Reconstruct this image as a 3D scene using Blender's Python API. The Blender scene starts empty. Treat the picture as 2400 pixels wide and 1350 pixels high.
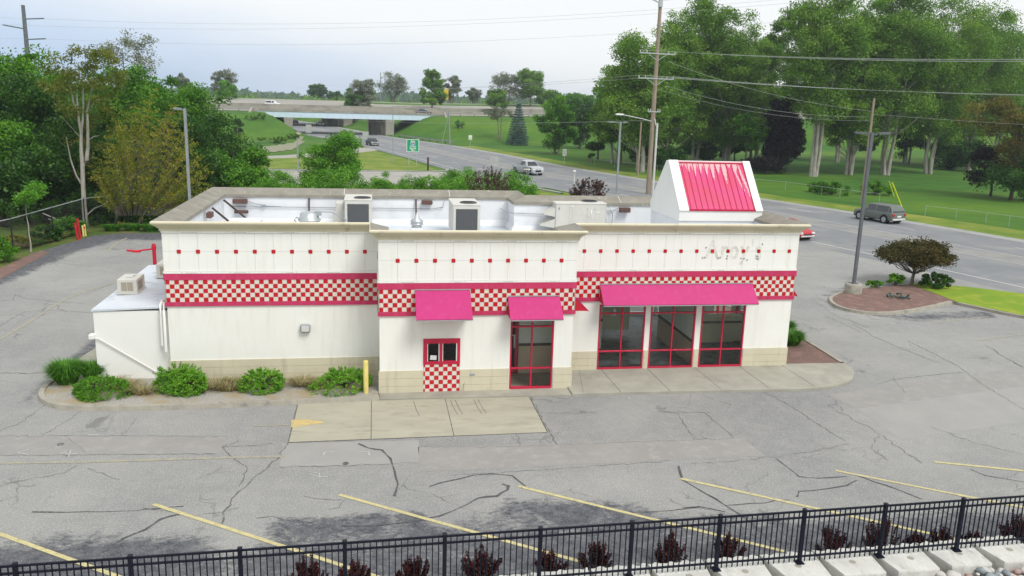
import bpy, bmesh, math, random
import numpy as np
from mathutils import Vector, Matrix
R = math.radians
C = bpy.context.scene.collection
scene = bpy.context.scene
# ------------------------------------------------------------ camera, world, sun
FPX = 1954.2
PITCH, YAW, ROLL = R(12.607), R(9.543), R(1.698)
CAM = np.array([-0.127, -27.082, 9.80])
fw = np.array([math.sin(YAW)*math.cos(PITCH), math.cos(YAW)*math.cos(PITCH), -math.sin(PITCH)])
r0 = np.array([math.cos(YAW), -math.sin(YAW), 0.0]); u0 = np.cross(r0, fw)
cr, sr = math.cos(ROLL), math.sin(ROLL)
rt = r0*cr+u0*sr; up = u0*cr-r0*sr
cam = bpy.data.cameras.new('camera'); co = bpy.data.objects.new('camera', cam); C.objects.link(co)
cam.sensor_width = 36; cam.lens = 36*FPX/2400; cam.clip_end = 6000; cam.clip_start = 0.1
m = Matrix.Identity(4)
for i in range(3):
    m[i][0] = rt[i]; m[i][1] = up[i]; m[i][2] = -fw[i]; m[i][3] = CAM[i]
co.matrix_world = m
scene.camera = co
SUN_EL, SUN_AZ = R(52), R(150)      # azimuth from +Y clockwise (towards +X)
w = bpy.data.worlds.new('World'); scene.world = w; w.use_nodes = True
nt = w.node_tree; nt.nodes.clear()
def N(nt, t, **k):
    n = nt.nodes.new(t)
    for a, b in k.items(): setattr(n, a, b)
    return n
L_ = lambda nt, a, b: nt.links.new(a, b)
sky = N(nt, 'ShaderNodeTexSky', sky_type='NISHITA'); sky.sun_disc = False
sky.sun_elevation = SUN_EL; sky.sun_rotation = SUN_AZ; sky.air_density = 1.0; sky.dust_density = 1.5; sky.ozone_density = 1.0
tc = N(nt, 'ShaderNodeTexCoord'); sep = N(nt, 'ShaderNodeSeparateXYZ'); L_(nt, tc.outputs['Generated'], sep.inputs[0])
mp = N(nt, 'ShaderNodeMapping'); mp.inputs['Scale'].default_value = (1.1, 1.1, 4.5); L_(nt, tc.outputs['Generated'], mp.inputs[0])
no = N(nt, 'ShaderNodeTexNoise'); no.inputs['Scale'].default_value = 1.6; no.inputs['Detail'].default_value = 6; no.inputs['Roughness'].default_value = .5; L_(nt, mp.outputs[0], no.inputs[0])
# thick cloud to the right (+X), thin bluish cloud to the left
ma = N(nt, 'ShaderNodeMath', operation='MULTIPLY_ADD'); L_(nt, sep.outputs['X'], ma.inputs[0]); ma.inputs[1].default_value = 0.9; ma.inputs[2].default_value = 0.64
my = N(nt, 'ShaderNodeMath', operation='MULTIPLY_ADD'); L_(nt, sep.outputs['Y'], my.inputs[0]); my.inputs[1].default_value = -0.55; L_(nt, ma.outputs[0], my.inputs[2])
mb = N(nt, 'ShaderNodeMath', operation='MULTIPLY_ADD'); L_(nt, sep.outputs['Z'], mb.inputs[0]); mb.inputs[1].default_value = 3.6; L_(nt, my.outputs[0], mb.inputs[2])
mc = N(nt, 'ShaderNodeMath', operation='MULTIPLY_ADD'); L_(nt, no.outputs[0], mc.inputs[0]); mc.inputs[1].default_value = 0.9; L_(nt, mb.outputs[0], mc.inputs[2])
rp = N(nt, 'ShaderNodeMapRange'); rp.interpolation_type = 'SMOOTHSTEP'; L_(nt, mc.outputs[0], rp.inputs[0]); rp.inputs[1].default_value = 0.28; rp.inputs[2].default_value = 1.0
clc = N(nt, 'ShaderNodeMixRGB'); clc.inputs[1].default_value = (4.6, 5.9, 7.9, 1); clc.inputs[2].default_value = (8.5, 8.6, 8.65, 1); L_(nt, rp.outputs[0], clc.inputs[0])
mx = N(nt, 'ShaderNodeMixRGB'); mx.inputs[0].default_value = 0.92; L_(nt, sky.outputs[0], mx.inputs[1]); L_(nt, clc.outputs[0], mx.inputs[2])
bg = N(nt, 'ShaderNodeBackground'); bg.inputs[1].default_value = 0.10; L_(nt, mx.outputs[0], bg.inputs[0])
wo = N(nt, 'ShaderNodeOutputWorld'); L_(nt, bg.outputs[0], wo.inputs[0])
sl = bpy.data.lights.new('sun', 'SUN'); sl.energy = 2.1; sl.angle = R(24); sl.color = (1, .975, .935)
so = bpy.data.objects.new('sun', sl); C.objects.link(so)
sd = Vector((math.sin(SUN_AZ)*math.cos(SUN_EL), math.cos(SUN_AZ)*math.cos(SUN_EL), math.sin(SUN_EL)))
so.rotation_euler = sd.to_track_quat('Z', 'Y').to_euler(); so.location = (0, -60, 80)
scene.view_settings.view_transform = 'Standard'; scene.view_settings.look = 'None'
scene.view_settings.exposure = 0.28; scene.view_settings.gamma = 1.0
scene.render.engine = 'CYCLES'
scene.cycles.volume_bounces = 0; scene.cycles.max_bounces = 8; scene.cycles.transparent_max_bounces = 16
def G(px, py, z=0.0):
    d = fw*FPX+rt*(px-1200)-up*(py-675); t = (z-CAM[2])/d[2]; q = CAM+t*d
    return (float(q[0]), float(q[1]))
def GY(px, py, Y):
    d = fw*FPX+rt*(px-1200)-up*(py-675); t = (Y-CAM[1])/d[1]; q = CAM+t*d
    return (float(q[0]), float(q[2]))
# ------------------------------------------------------------ materials
def lin(c):
    return tuple(((v/255)/12.92 if v <= 10 else (((v/255)+.055)/1.055)**2.4) for v in c)
def mat(name, c1, c2=None, scale=4.0, rough=.7, bump=0.0, bscale=None, spec=.3, metal=0, detail=5, stretch=None, c3=None, s3=1.0, t3=(.5, .65), streak=None):
    m = bpy.data.materials.new(name); m.use_nodes = True; nt = m.node_tree
    b = nt.nodes['Principled BSDF']; b.inputs['Roughness'].default_value = rough; b.inputs['Metallic'].default_value = metal
    b.inputs['Specular IOR Level'].default_value = spec
    c1 = tuple(c1)+(1,)
    tc = N(nt, 'ShaderNodeTexCoord'); src = tc.outputs['Object']
    if stretch:
        mp = N(nt, 'ShaderNodeMapping'); mp.inputs['Scale'].default_value = stretch; L_(nt, src, mp.inputs[0]); src = mp.outputs[0]
    if c2 is None:
        c2 = tuple(v*.86 for v in c1[:3])
    no = N(nt, 'ShaderNodeTexNoise'); no.inputs['Scale'].default_value = scale; no.inputs['Detail'].default_value = detail; no.inputs['Roughness'].default_value = .6
    L_(nt, src, no.inputs[0])
    rp = N(nt, 'ShaderNodeMapRange'); rp.inputs[1].default_value = .36; rp.inputs[2].default_value = .64; L_(nt, no.outputs[0], rp.inputs[0])
    mx = N(nt, 'ShaderNodeMixRGB'); mx.inputs[1].default_value = c1; mx.inputs[2].default_value = tuple(c2)+(1,); L_(nt, rp.outputs[0], mx.inputs[0])
    col = mx.outputs[0]
    if c3 is not None:
        n3 = N(nt, 'ShaderNodeTexNoise'); n3.inputs['Scale'].default_value = s3; n3.inputs['Detail'].default_value = 6; n3.inputs['Roughness'].default_value = .62; L_(nt, src, n3.inputs[0])
        r3 = N(nt, 'ShaderNodeMapRange'); r3.inputs[1].default_value = t3[0]; r3.inputs[2].default_value = t3[1]; L_(nt, n3.outputs[0], r3.inputs[0])
        m3 = N(nt, 'ShaderNodeMixRGB'); m3.inputs[2].default_value = tuple(c3)+(1,); L_(nt, col, m3.inputs[1]); L_(nt, r3.outputs[0], m3.inputs[0]); col = m3.outputs[0]
    if streak is not None:     # run-off stains: noise stretched along z
        mp2 = N(nt, 'ShaderNodeMapping'); mp2.inputs['Scale'].default_value = (3.5, 3.5, .35); L_(nt, tc.outputs['Object'], mp2.inputs[0])
        n4 = N(nt, 'ShaderNodeTexNoise'); n4.inputs['Scale'].default_value = 1.7; n4.inputs['Detail'].default_value = 7; L_(nt, mp2.outputs[0], n4.inputs[0])
        r4 = N(nt, 'ShaderNodeMapRange'); r4.inputs[1].default_value = .52; r4.inputs[2].default_value = .84; L_(nt, n4.outputs[0], r4.inputs[0])
        m4 = N(nt, 'ShaderNodeMixRGB'); m4.inputs[2].default_value = tuple(streak)+(1,); L_(nt, col, m4.inputs[1]); L_(nt, r4.outputs[0], m4.inputs[0]); col = m4.outputs[0]
    L_(nt, col, b.inputs['Base Color'])
    if bump:
        nb = N(nt, 'ShaderNodeTexNoise'); nb.inputs['Scale'].default_value = bscale or scale*4; nb.inputs['Detail'].default_value = 4; L_(nt, src, nb.inputs[0])
        bp = N(nt, 'ShaderNodeBump'); bp.inputs['Strength'].default_value = bump; bp.inputs['Distance'].default_value = .03; L_(nt, nb.outputs[0], bp.inputs['Height']); L_(nt, bp.outputs[0], b.inputs['Normal'])
    return m
M = {}
M['stucco'] = mat('stucco', (.81, .81, .765), (.79, .785, .735), 1.3, .85, .15, 60, streak=(.72, .705, .64))
M['panel'] = mat('panel', (.82, .825, .79), (.80, .80, .76), 1.0, .55, 0, streak=(.745, .73, .67))
M['wains'] = mat('wains', (.60, .56, .42), (.56, .52, .385), 1.5, .8, .12, 40, streak=(.46, .42, .31))
M['cornice'] = mat('cornice', (.66, .61, .46), (.61, .565, .42), 1.5, .7, .05, 30, c3=(.42, .39, .30), s3=2.2, t3=(.58, .75))
M['coping'] = mat('coping', (.27, .255, .215), (.215, .20, .165), 1.6, .85, .25, 20, c3=(.42, .41, .35), s3=4.5, t3=(.6, .72))
M['roof'] = mat('roof', (.60, .64, .69), (.53, .575, .63), .9, .6, .15, 5, c3=(.33, .36, .38), s3=.8, t3=(.55, .68))
M['roofwall'] = mat('roofwall', (.77, .785, .80), (.70, .72, .74), .9, .5, .5, 2.2, c3=(.60, .62, .64), s3=1.2, t3=(.55, .75))
M['joint'] = mat('joint', (.36, .35, .31), None, 5, .9)
M['pinkband'] = mat('pinkband', (.54, .042, .125), (.48, .033, .10), 1.2, .45, streak=(.58, .075, .17))
M['redtile'] = mat('redtile', (.55, .010, .022), (.44, .008, .016), 9, .2, spec=.5)
M['whitetile'] = mat('whitetile', (.72, .67, .61), (.66, .60, .54), 8, .3, spec=.5)
M['grout'] = mat('grout', (.62, .50, .45), None, 8, .8)
M['awning'] = mat('awning', (.49, .022, .165), (.45, .020, .15), .6, .5, .05, 3, spec=.3, streak=(.50, .045, .19))
M['awnred'] = mat('awnred', (.55, .015, .04), None, 2, .5)
M['frame'] = mat('frame', (.52, .012, .055), (.46, .010, .045), 3, .35, spec=.5)
M['seamred'] = mat('seamred', (.56, .016, .10), (.54, .013, .055), .8, .35, spec=.5)
M['gablewhite'] = mat('gablewhite', (.80, .80, .765), (.77, .77, .73), 1, .5)
M['hvac'] = mat('hvac', (.57, .56, .51), (.53, .52, .47), 2, .5, c3=(.44, .42, .37), s3=3, t3=(.6, .8))
M['coil'] = mat('coil', (.095, .10, .105), (.07, .075, .08), 30, .6, .5, 90)
M['black'] = mat('black', (.012, .013, .018), None, 5, .45, spec=.4)
M['fenceblack'] = mat('fenceblack', (.004, .006, .015), (.006, .008, .019), 3, .5, spec=.22)
M['brown'] = mat('brown', (.07, .045, .04), None, 5, .6)
M['galv'] = mat('galv', (.50, .53, .54), (.42, .45, .46), 6, .4, metal=.5)
M['wire'] = mat('wire', (.40, .43, .41), None, 6, .6)
M['conduit'] = mat('conduit', (.33, .36, .38), None, 6, .5)
M['polegrey'] = mat('polegrey', (.10, .11, .125), (.13, .14, .155), 3, .45, spec=.4)
M['polelight'] = mat('polelight', (.27, .30, .31), None, 3, .5)
M['woodpole'] = mat('woodpole', (.34, .275, .215), (.26, .205, .155), 2.5, .9, .5, 14, stretch=(3, 3, .4))
M['plasticgrey'] = mat('plasticgrey', (.62, .62, .60), None, 3, .5)
M['whitepaint'] = mat('whitepaint', (.72, .73, .71), None, 6, .6)
M['yellow'] = mat('yellow', (.72, .60, .20), (.64, .53, .16), 5, .6, c3=(.45, .38, .16), s3=9, t3=(.62, .75))
M['yellowbright'] = mat('yellowbright', (.60, .66, .03), None, 5, .5)
M['redpost'] = mat('redpost', (.50, .02, .03), None, 5, .5)
M['concrete'] = mat('concrete', (.37, .36, .30), (.31, .30, .25), 1.2, .9, .25, 40, c3=(.27, .26, .22), s3=.7, t3=(.52, .7))
M['slab'] = mat('slab', (.40, .385, .30), (.35, .335, .26), .9, .9, .2, 40, c3=(.27, .255, .205), s3=1.3, t3=(.52, .75), stretch=(.6, 1.6, 1))
M['curb'] = mat('curb', (.36, .34, .28), (.29, .275, .23), 2.2, .9, .25, 30, c3=(.18, .175, .16), s3=2.7, t3=(.55, .72))
M['block'] = mat('block', (.60, .60, .565), (.50, .50, .465), 1.8, .9, .6, 10, c3=(.34, .335, .30), s3=3, t3=(.56, .74), stretch=(1.6, .7, 1))
M['bridgeconc'] = mat('bridgeconc', (.36, .335, .29), (.31, .29, .25), .5, .9, .1, 6, c3=(.24, .22, .195), s3=.3)
M['beam'] = mat('beam', (.62, .74, .84), (.56, .70, .80), .4, .5)
M['freeway'] = mat('freeway', (.33, .315, .275), (.27, .26, .23), .08, .9)
M['gravel'] = mat('gravel', (.46, .44, .40), (.24, .23, .21), 20, .95, .9, 30, c3=(.34, .28, .18), s3=1.0, t3=(.45, .6))
M['mulch'] = mat('mulch', (.23, .15, .125), (.12, .075, .06), 18, .95, .9, 25, c3=(.27, .16, .135), s3=2, t3=(.5, .7))
M['dirtbank'] = mat('dirtbank', (.27, .26, .19), (.19, .20, .12), .8, .95, .4, 5, stretch=(1, 1, .4))
M['roadpaint'] = mat('roadpaint', (.55, .55, .52), (.40, .40, .385), 9, .8)
M['ypaint'] = mat('ypaint', (.55, .49, .25), (.44, .395, .21), 7, .85, c3=(.26, .245, .19), s3=11, t3=(.56, .68))
M['ypaintfade'] = mat('ypaintfade', (.37, .34, .23), (.30, .285, .22), 5, .9, c3=(.27, .265, .245), s3=6, t3=(.45, .6))
M['tar'] = mat('tar', (.055, .057, .062), (.10, .10, .10), 6, .7, c3=(.2, .2, .195), s3=14, t3=(.56, .66))
M['crack'] = mat('crack', (.085, .085, .08), (.14, .14, .13), 8, .95, c3=(.22, .22, .21), s3=6, t3=(.53, .62))
M['tyre'] = mat('tyre', (.012, .012, .013), None, 6, .8)
M['rim'] = mat('rim', (.48, .49, .51), None, 6, .3, metal=.7)
M['carglass'] = mat('carglass', (.012, .018, .024), None, 4, .06, spec=.9)
M['chrome'] = mat('chrome', (.6, .62, .62), None, 4, .2, metal=.8)
M['tail'] = mat('tail', (.4, .01, .01), None, 4, .3)
M['headlamp'] = mat('headlamp', (.75, .77, .78), None, 4, .15, spec=.8)
M['greensign'] = mat('greensign', (.0, .33, .165), (.0, .30, .15), 2, .5)
M['signwhite'] = mat('signwhite', (.78, .80, .78), None, 3, .5)
M['signback'] = mat('signback', (.42, .44, .42), None, 2, .5)
M['shieldblue'] = mat('shieldblue', (.05, .13, .45), None, 3, .5)
M['shieldred'] = mat('shieldred', (.5, .03, .05), None, 3, .5)
M['yellowsign'] = mat('yellowsign', (.75, .52, .02), None, 3, .5)
M['floorin'] = mat('floorin', (.17, .19, .20), (.13, .15, .165), 3, .45, c3=(.03, .03, .035), s3=2)
M['grille'] = mat('grille', (.36, .32, .25), (.30, .27, .21), 30, .7)
M['tilein'] = mat('tilein', (.36, .31, .25), (.30, .26, .21), 2, .5)
M['wallin'] = mat('wallin', (.80, .86, .78), None, 1, .8)
M['tanin'] = mat('tanin', (.62, .50, .37), (.57, .46, .34), 1, .7)
M['greenin'] = mat('greenin', (.68, .68, .50), None, 1, .7)
M['darkin'] = mat('darkin', (.10, .095, .08), None, 1, .7)
M['bark'] = mat('bark', (.23, .20, .165), (.13, .11, .09), 3, .95, .6, 12, stretch=(2, 2, .5))
M['barkpale'] = mat('barkpale', (.42, .40, .355), (.27, .25, .215), 2.2, .9, .4, 10, stretch=(2, 2, .5))
M['barkdark'] = mat('barkdark', (.07, .055, .045), None, 3, .95)
M['lamp'] = mat('lamp', (.85, .86, .84), None, 3, .4)
M['stones'] = mat('stones', (.46, .46, .44), (.30, .29, .28), 1.9, .85, .4, 9, c3=(.32, .20, .18), s3=1.6, t3=(.56, .62))
M['rust'] = mat('rust', (.14, .075, .06), (.10, .06, .05), 5, .7)
M['farwood'] = mat('farwood', (.05, .085, .06), (.04, .07, .055), .05, 1)
M['bracketmark'] = mat('bracketmark', (.16, .15, .12), (.40, .38, .33), 14, .9)
# thin glass: clear with a fresnel reflection
g = bpy.data.materials.new('glass'); g.use_nodes = True; nt = g.node_tree; nt.nodes.clear()
o_ = N(nt, 'ShaderNodeOutputMaterial'); t_ = N(nt, 'ShaderNodeBsdfTransparent'); t_.inputs[0].default_value = (.90, .93, .91, 1)
g_ = N(nt, 'ShaderNodeBsdfGlossy'); g_.inputs['Roughness'].default_value = .02
f_ = N(nt, 'ShaderNodeFresnel'); f_.inputs[0].default_value = 1.5
mm = N(nt, 'ShaderNodeMixShader'); L_(nt, f_.outputs[0], mm.inputs[0]); L_(nt, t_.outputs[0], mm.inputs[1]); L_(nt, g_.outputs[0], mm.inputs[2]); L_(nt, mm.outputs[0], o_.inputs[0])
M['glass'] = g
def paintmat(name, c, rough=.3):
    return mat(name, c, tuple(v*.95 for v in c), 2, rough, spec=.6, metal=.15)
def leafmat(name, cols, trans=.35):
    m = bpy.data.materials.new(name); m.use_nodes = True; nt = m.node_tree; nt.nodes.clear()
    at = N(nt, 'ShaderNodeAttribute', attribute_name='tint'); rmp = N(nt, 'ShaderNodeValToRGB')
    L_(nt, at.outputs['Fac'], rmp.inputs[0])
    e = rmp.color_ramp.elements; e[0].color = tuple(cols[0])+(1,); e[1].color = tuple(cols[-1])+(1,)
    for i, c in enumerate(cols[1:-1]):
        x = e.new((i+1)/(len(cols)-1)); x.color = tuple(c)+(1,)
    d = N(nt, 'ShaderNodeBsdfDiffuse'); t = N(nt, 'ShaderNodeBsdfTranslucent'); gl = N(nt, 'ShaderNodeBsdfGlossy'); gl.inputs['Roughness'].default_value = .5; gl.inputs[0].default_value = (.5, .5, .5, 1)
    L_(nt, rmp.outputs[0], d.inputs[0]); L_(nt, rmp.outputs[0], t.inputs[0])
    a = N(nt, 'ShaderNodeMixShader'); a.inputs[0].default_value = trans; L_(nt, d.outputs[0], a.inputs[1]); L_(nt, t.outputs[0], a.inputs[2])
    b = N(nt, 'ShaderNodeMixShader'); b.inputs[0].default_value = .04; L_(nt, a.outputs[0], b.inputs[1]); L_(nt, gl.outputs[0], b.inputs[2])
    o = N(nt, 'ShaderNodeOutputMaterial'); L_(nt, b.outputs[0], o.inputs[0]); return m
M['leaf'] = leafmat('leaf', [(.035, .125, .006), (.09, .26, .012), (.18, .40, .026)])
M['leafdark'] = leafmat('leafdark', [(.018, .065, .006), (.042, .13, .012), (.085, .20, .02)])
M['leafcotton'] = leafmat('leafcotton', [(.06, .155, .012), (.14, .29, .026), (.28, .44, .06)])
M['leafyellow'] = leafmat('leafyellow', [(.13, .20, .012), (.27, .30, .018), (.36, .29, .03)])
M['leafbrown'] = leafmat('leafbrown', [(.08, .095, .014), (.15, .14, .02), (.21, .16, .03)])
M['leafbronze'] = leafmat('leafbronze', [(.045, .055, .010), (.085, .075, .016), (.13, .095, .022)])
M['leafred'] = leafmat('leafred', [(.045, .022, .018), (.085, .042, .030), (.12, .075, .045)], .2)
M['leafmaroon'] = leafmat('leafmaroon', [(.008, .005, .007), (.014, .008, .010), (.022, .014, .014)], .1)
M['leafbarb'] = leafmat('leafbarb', [(.012, .003, .003), (.045, .007, .006), (.12, .016, .012)], .15)
M['leafspruce'] = leafmat('leafspruce', [(.06, .12, .10), (.11, .20, .175), (.19, .30, .27)], .1)
M['leafyew'] = leafmat('leafyew', [(.08, .25, .015), (.16, .42, .025), (.33, .58, .05)], .3)
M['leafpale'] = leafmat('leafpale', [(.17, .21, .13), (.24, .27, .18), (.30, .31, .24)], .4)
M['leafbright'] = leafmat('leafbright', [(.065, .21, .012), (.12, .33, .02), (.21, .45, .035)])
M['leafolive'] = leafmat('leafolive', [(.08, .13, .014), (.14, .19, .02), (.22, .20, .03)])
M['drygrass'] = leafmat('drygrass', [(.20, .22, .08), (.34, .29, .14), (.46, .37, .20)], .3)
M['blade'] = leafmat('blade', [(.04, .15, .012), (.08, .25, .02), (.14, .33, .03)], .3)
# ------------------------------------------------------------ mesh helpers
SPLIT = {'side_cheek', 'white_border', 'brace', 'batten', 'roof_light', 'downpipe', 'sash', 'post', 'partition', 'service_counter', 'chair_rail', 'tan_wainscot', 'intake_hood', 'pane', 'davit_arm', 'coping_joint', 'inner_door_post', 'bumper', 'roof_curb', 'awning_frame', 'top_vent', 'grille', 'lamp_arm', 'conduit', 'bracket_mark', 'sign_anchor'}
class MB:
    def __init__(s): s.v = []; s.f = []; s.mi = []; s.sm = []
    def add(s, vs, fs, mi=0, smooth=False):
        o = len(s.v); s.v += [tuple(map(float, v)) for v in vs]
        for f in fs: s.f.append(tuple(i+o for i in f)); s.mi.append(mi); s.sm.append(smooth)
        return s
    def box(s, x0, x1, y0, y1, z0, z1, mi=0):
        v = [(x0, y0, z0), (x1, y0, z0), (x1, y1, z0), (x0, y1, z0), (x0, y0, z1), (x1, y0, z1), (x1, y1, z1), (x0, y1, z1)]
        return s.add(v, [(0, 3, 2, 1), (4, 5, 6, 7), (0, 1, 5, 4), (1, 2, 6, 5), (2, 3, 7, 6), (3, 0, 4, 7)], mi)
    def bbox(s, x0, x1, y0, y1, z0, z1, b=.02, mi=0):   # bevelled box
        rings = [(b, 0), (0, b), (0, z1-z0-b), (b, z1-z0)]; vs = []
        for ins, dz in rings:
            a0, a1, b0, b1 = x0+ins, x1-ins, y0+ins, y1-ins
            vs += [(a0+b, b0, z0+dz), (a1-b, b0, z0+dz), (a1, b0+b, z0+dz), (a1, b1-b, z0+dz), (a1-b, b1, z0+dz), (a0+b, b1, z0+dz), (a0, b1-b, z0+dz), (a0, b0+b, z0+dz)]
        fs = [tuple(range(7, -1, -1)), tuple(range(24, 32))]
        for k in range(3):
            for i in range(8): j = (i+1) % 8; fs.append((k*8+i, k*8+j, k*8+8+j, k*8+8+i))
        return s.add(vs, fs, mi)
    def prism(s, pts, z0, z1, mi=0):
        a = sum(pts[i][0]*pts[(i+1) % len(pts)][1]-pts[(i+1) % len(pts)][0]*pts[i][1] for i in range(len(pts)))
        if a < 0: pts = pts[::-1]
        n = len(pts); v = [(x, y, z0) for x, y in pts]+[(x, y, z1) for x, y in pts]
        return s.add(v, [tuple(range(n-1, -1, -1)), tuple(range(n, 2*n))]+[(i, (i+1) % n, n+(i+1) % n, n+i) for i in range(n)], mi)
    def prismx(s, pts, x0, x1, mi=0):   # pts in (y,z)
        n = len(pts); v = [(x0, y, z) for y, z in pts]+[(x1, y, z) for y, z in pts]
        return s.add(v, [tuple(range(n)), tuple(range(2*n-1, n-1, -1))]+[(i, n+i, n+(i+1) % n, (i+1) % n) for i in range(n)], mi)
    def tube(s, pts, r, n=8, mi=0, smooth=True, cap=True):
        pts = [np.array(p, float) for p in pts]; rs = r if hasattr(r, '__len__') else [r]*len(pts); vs = []; fs = []
        for i, p in enumerate(pts):
            d = pts[min(i+1, len(pts)-1)]-pts[max(i-1, 0)]; d = d/(np.linalg.norm(d)+1e-9)
            a = np.cross(d, (0, 0, 1) if abs(d[2]) < .95 else (1, 0, 0)); a /= np.linalg.norm(a)+1e-9; b = np.cross(d, a)
            for k in range(n): t = 2*math.pi*k/n; vs.append(p+(a*math.cos(t)+b*math.sin(t))*rs[i])
        for i in range(len(pts)-1):
            for k in range(n): k2 = (k+1) % n; fs.append((i*n+k, i*n+k2, (i+1)*n+k2, (i+1)*n+k))
        s.add(vs, fs, mi, smooth)
        if cap: s.add(vs[:n], [tuple(range(n))], mi); s.add(vs[-n:], [tuple(range(n-1, -1, -1))], mi)
        return s
    def cyl(s, x, y, z0, z1, r, n=16, mi=0, r1=None): return s.tube([(x, y, z0), (x, y, z1)], [r, r if r1 is None else r1], n, mi)
    def lathe(s, x, y, prof, n=20, mi=0):   # prof (r,z)
        vs = []; fs = []
        for r, z in prof:
            for k in range(n): t = 2*math.pi*k/n; vs.append((x+r*math.cos(t), y+r*math.sin(t), z))
        for i in range(len(prof)-1):
            for k in range(n): k2 = (k+1) % n; fs.append((i*n+k, i*n+k2, (i+1)*n+k2, (i+1)*n+k))
        s.add(vs, fs, mi, True); s.add(vs[-n:], [tuple(range(n))], mi); return s
    def beam(s, a, b, w, h, mi=0):      # rectangular bar between two points
        a = np.array(a, float); b = np.array(b, float); d = b-a; d /= np.linalg.norm(d)
        q = np.cross(d, (0, 0, 1) if abs(d[2]) < .98 else (0, 1, 0)); q /= np.linalg.norm(q); t = np.cross(q, d)
        vs = []
        for p in (a, b):
            for sx, sy in ((-1, -1), (1, -1), (1, 1), (-1, 1)): vs.append(p+q*sx*w/2+t*sy*h/2)
        return s.add(vs, [(0, 1, 2, 3), (7, 6, 5, 4), (0, 4, 5, 1), (1, 5, 6, 2), (2, 6, 7, 3), (3, 7, 4, 0)], mi)
    def split(s):       # one MB per connected piece
        key = {}; par = list(range(len(s.v)))
        def find(i):
            while par[i] != i: par[i] = par[par[i]]; i = par[i]
            return i
        for i, v in enumerate(s.v):
            k = tuple(round(c, 4) for c in v)
            if k in key: par[find(i)] = find(key[k])
            else: key[k] = i
        for f in s.f:
            for j in f[1:]: par[find(j)] = find(f[0])
        out = {}
        for f, mi, sm in zip(s.f, s.mi, s.sm):
            r = find(f[0])
            if r not in out: out[r] = (MB(), {})
            b, mp_ = out[r]
            for j in f:
                if j not in mp_: mp_[j] = len(b.v); b.v.append(s.v[j])
            b.f.append(tuple(mp_[j] for j in f)); b.mi.append(mi); b.sm.append(sm)
        return [b for b, _ in out.values()]
    def build(s, name, mats, parent=None, bevel=0):
        if parent is not None and name in SPLIT:
            P = s.split()
            if 1 < len(P) <= 95:
                for q in P[1:]: q.build_(name, mats, parent, bevel)
                return P[0].build_(name, mats, parent, bevel)
        return s.build_(name, mats, parent, bevel)
    def build_(s, name, mats, parent=None, bevel=0):
        me = bpy.data.meshes.new(name); me.from_pydata(s.v, [], s.f)
        for mm in (mats if isinstance(mats, (list, tuple)) else [mats]): me.materials.append(M[mm] if isinstance(mm, str) else mm)
        me.polygons.foreach_set('material_index', s.mi); me.polygons.foreach_set('use_smooth', s.sm); me.update()
        o = bpy.data.objects.new(name, me); C.objects.link(o)
        bm = bmesh.new(); bm.from_mesh(me); bmesh.ops.recalc_face_normals(bm, faces=bm.faces); bm.to_mesh(me); bm.free()
        if bevel:
            md = o.modifiers.new('bevel', 'BEVEL'); md.width = bevel; md.segments = 2; md.limit_method = 'ANGLE'
        if parent is not None: adopt(o, parent)
        return o
def wmat(o):
    m_ = Matrix.Translation(o.location)
    return m_ if o.parent is None else wmat(o.parent) @ o.matrix_parent_inverse @ m_
def adopt(o, parent):
    o.parent = parent; o.matrix_parent_inverse = wmat(parent).inverted()
def tag(o, label=None, cat=None, group=None, kind=None):
    if label: o['label'] = label
    if cat: o['category'] = cat
    if group: o['group'] = group
    if kind: o['kind'] = kind
    return o
def thing(name, label, cat, loc=(0, 0, 0), group=None):
    o = bpy.data.objects.new(name, None); C.objects.link(o); o.location = loc; o.empty_display_size = .2
    return tag(o, label, cat, group)
def struct(o, kind='structure'): o['kind'] = kind; return o
def children(o): return list(o.children)
def copy_tree(o, parent=None):
    kids = list(o.children); c = o.copy(); C.objects.link(c)
    if parent is not None: c.parent = parent
    for k in kids: copy_tree(k, c)
    return c
def sheet(name, pts, z, material, kind='structure'):
    b = MB(); a = sum(pts[i][0]*pts[(i+1) % len(pts)][1]-pts[(i+1) % len(pts)][0]*pts[i][1] for i in range(len(pts)))
    if a < 0: pts = pts[::-1]
    b.add([(x, y, z) for x, y in pts], [tuple(range(len(pts)))])
    o = b.build(name, material); o['kind'] = kind; return o
def strip_pts(line, wd):
    L = []; Rr = []
    for i, p in enumerate(line):
        a = np.array(line[max(i-1, 0)]); b = np.array(line[min(i+1, len(line)-1)]); d = b-a; d = d/(np.linalg.norm(d)+1e-9); n = np.array((-d[1], d[0]))
        ww = wd[i] if hasattr(wd, '__len__') else wd
        L.append(np.array(p)+n*ww/2); Rr.append(np.array(p)-n*ww/2)
    return L, Rr
def ribbon(b, line, wd, z, mi=0):
    L, Rr = strip_pts(line, wd); n = len(line)
    b.add([(p[0], p[1], z) for p in L]+[(p[0], p[1], z) for p in Rr], [(i, n+i, n+i+1, i+1) for i in range(n-1)], mi)
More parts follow.
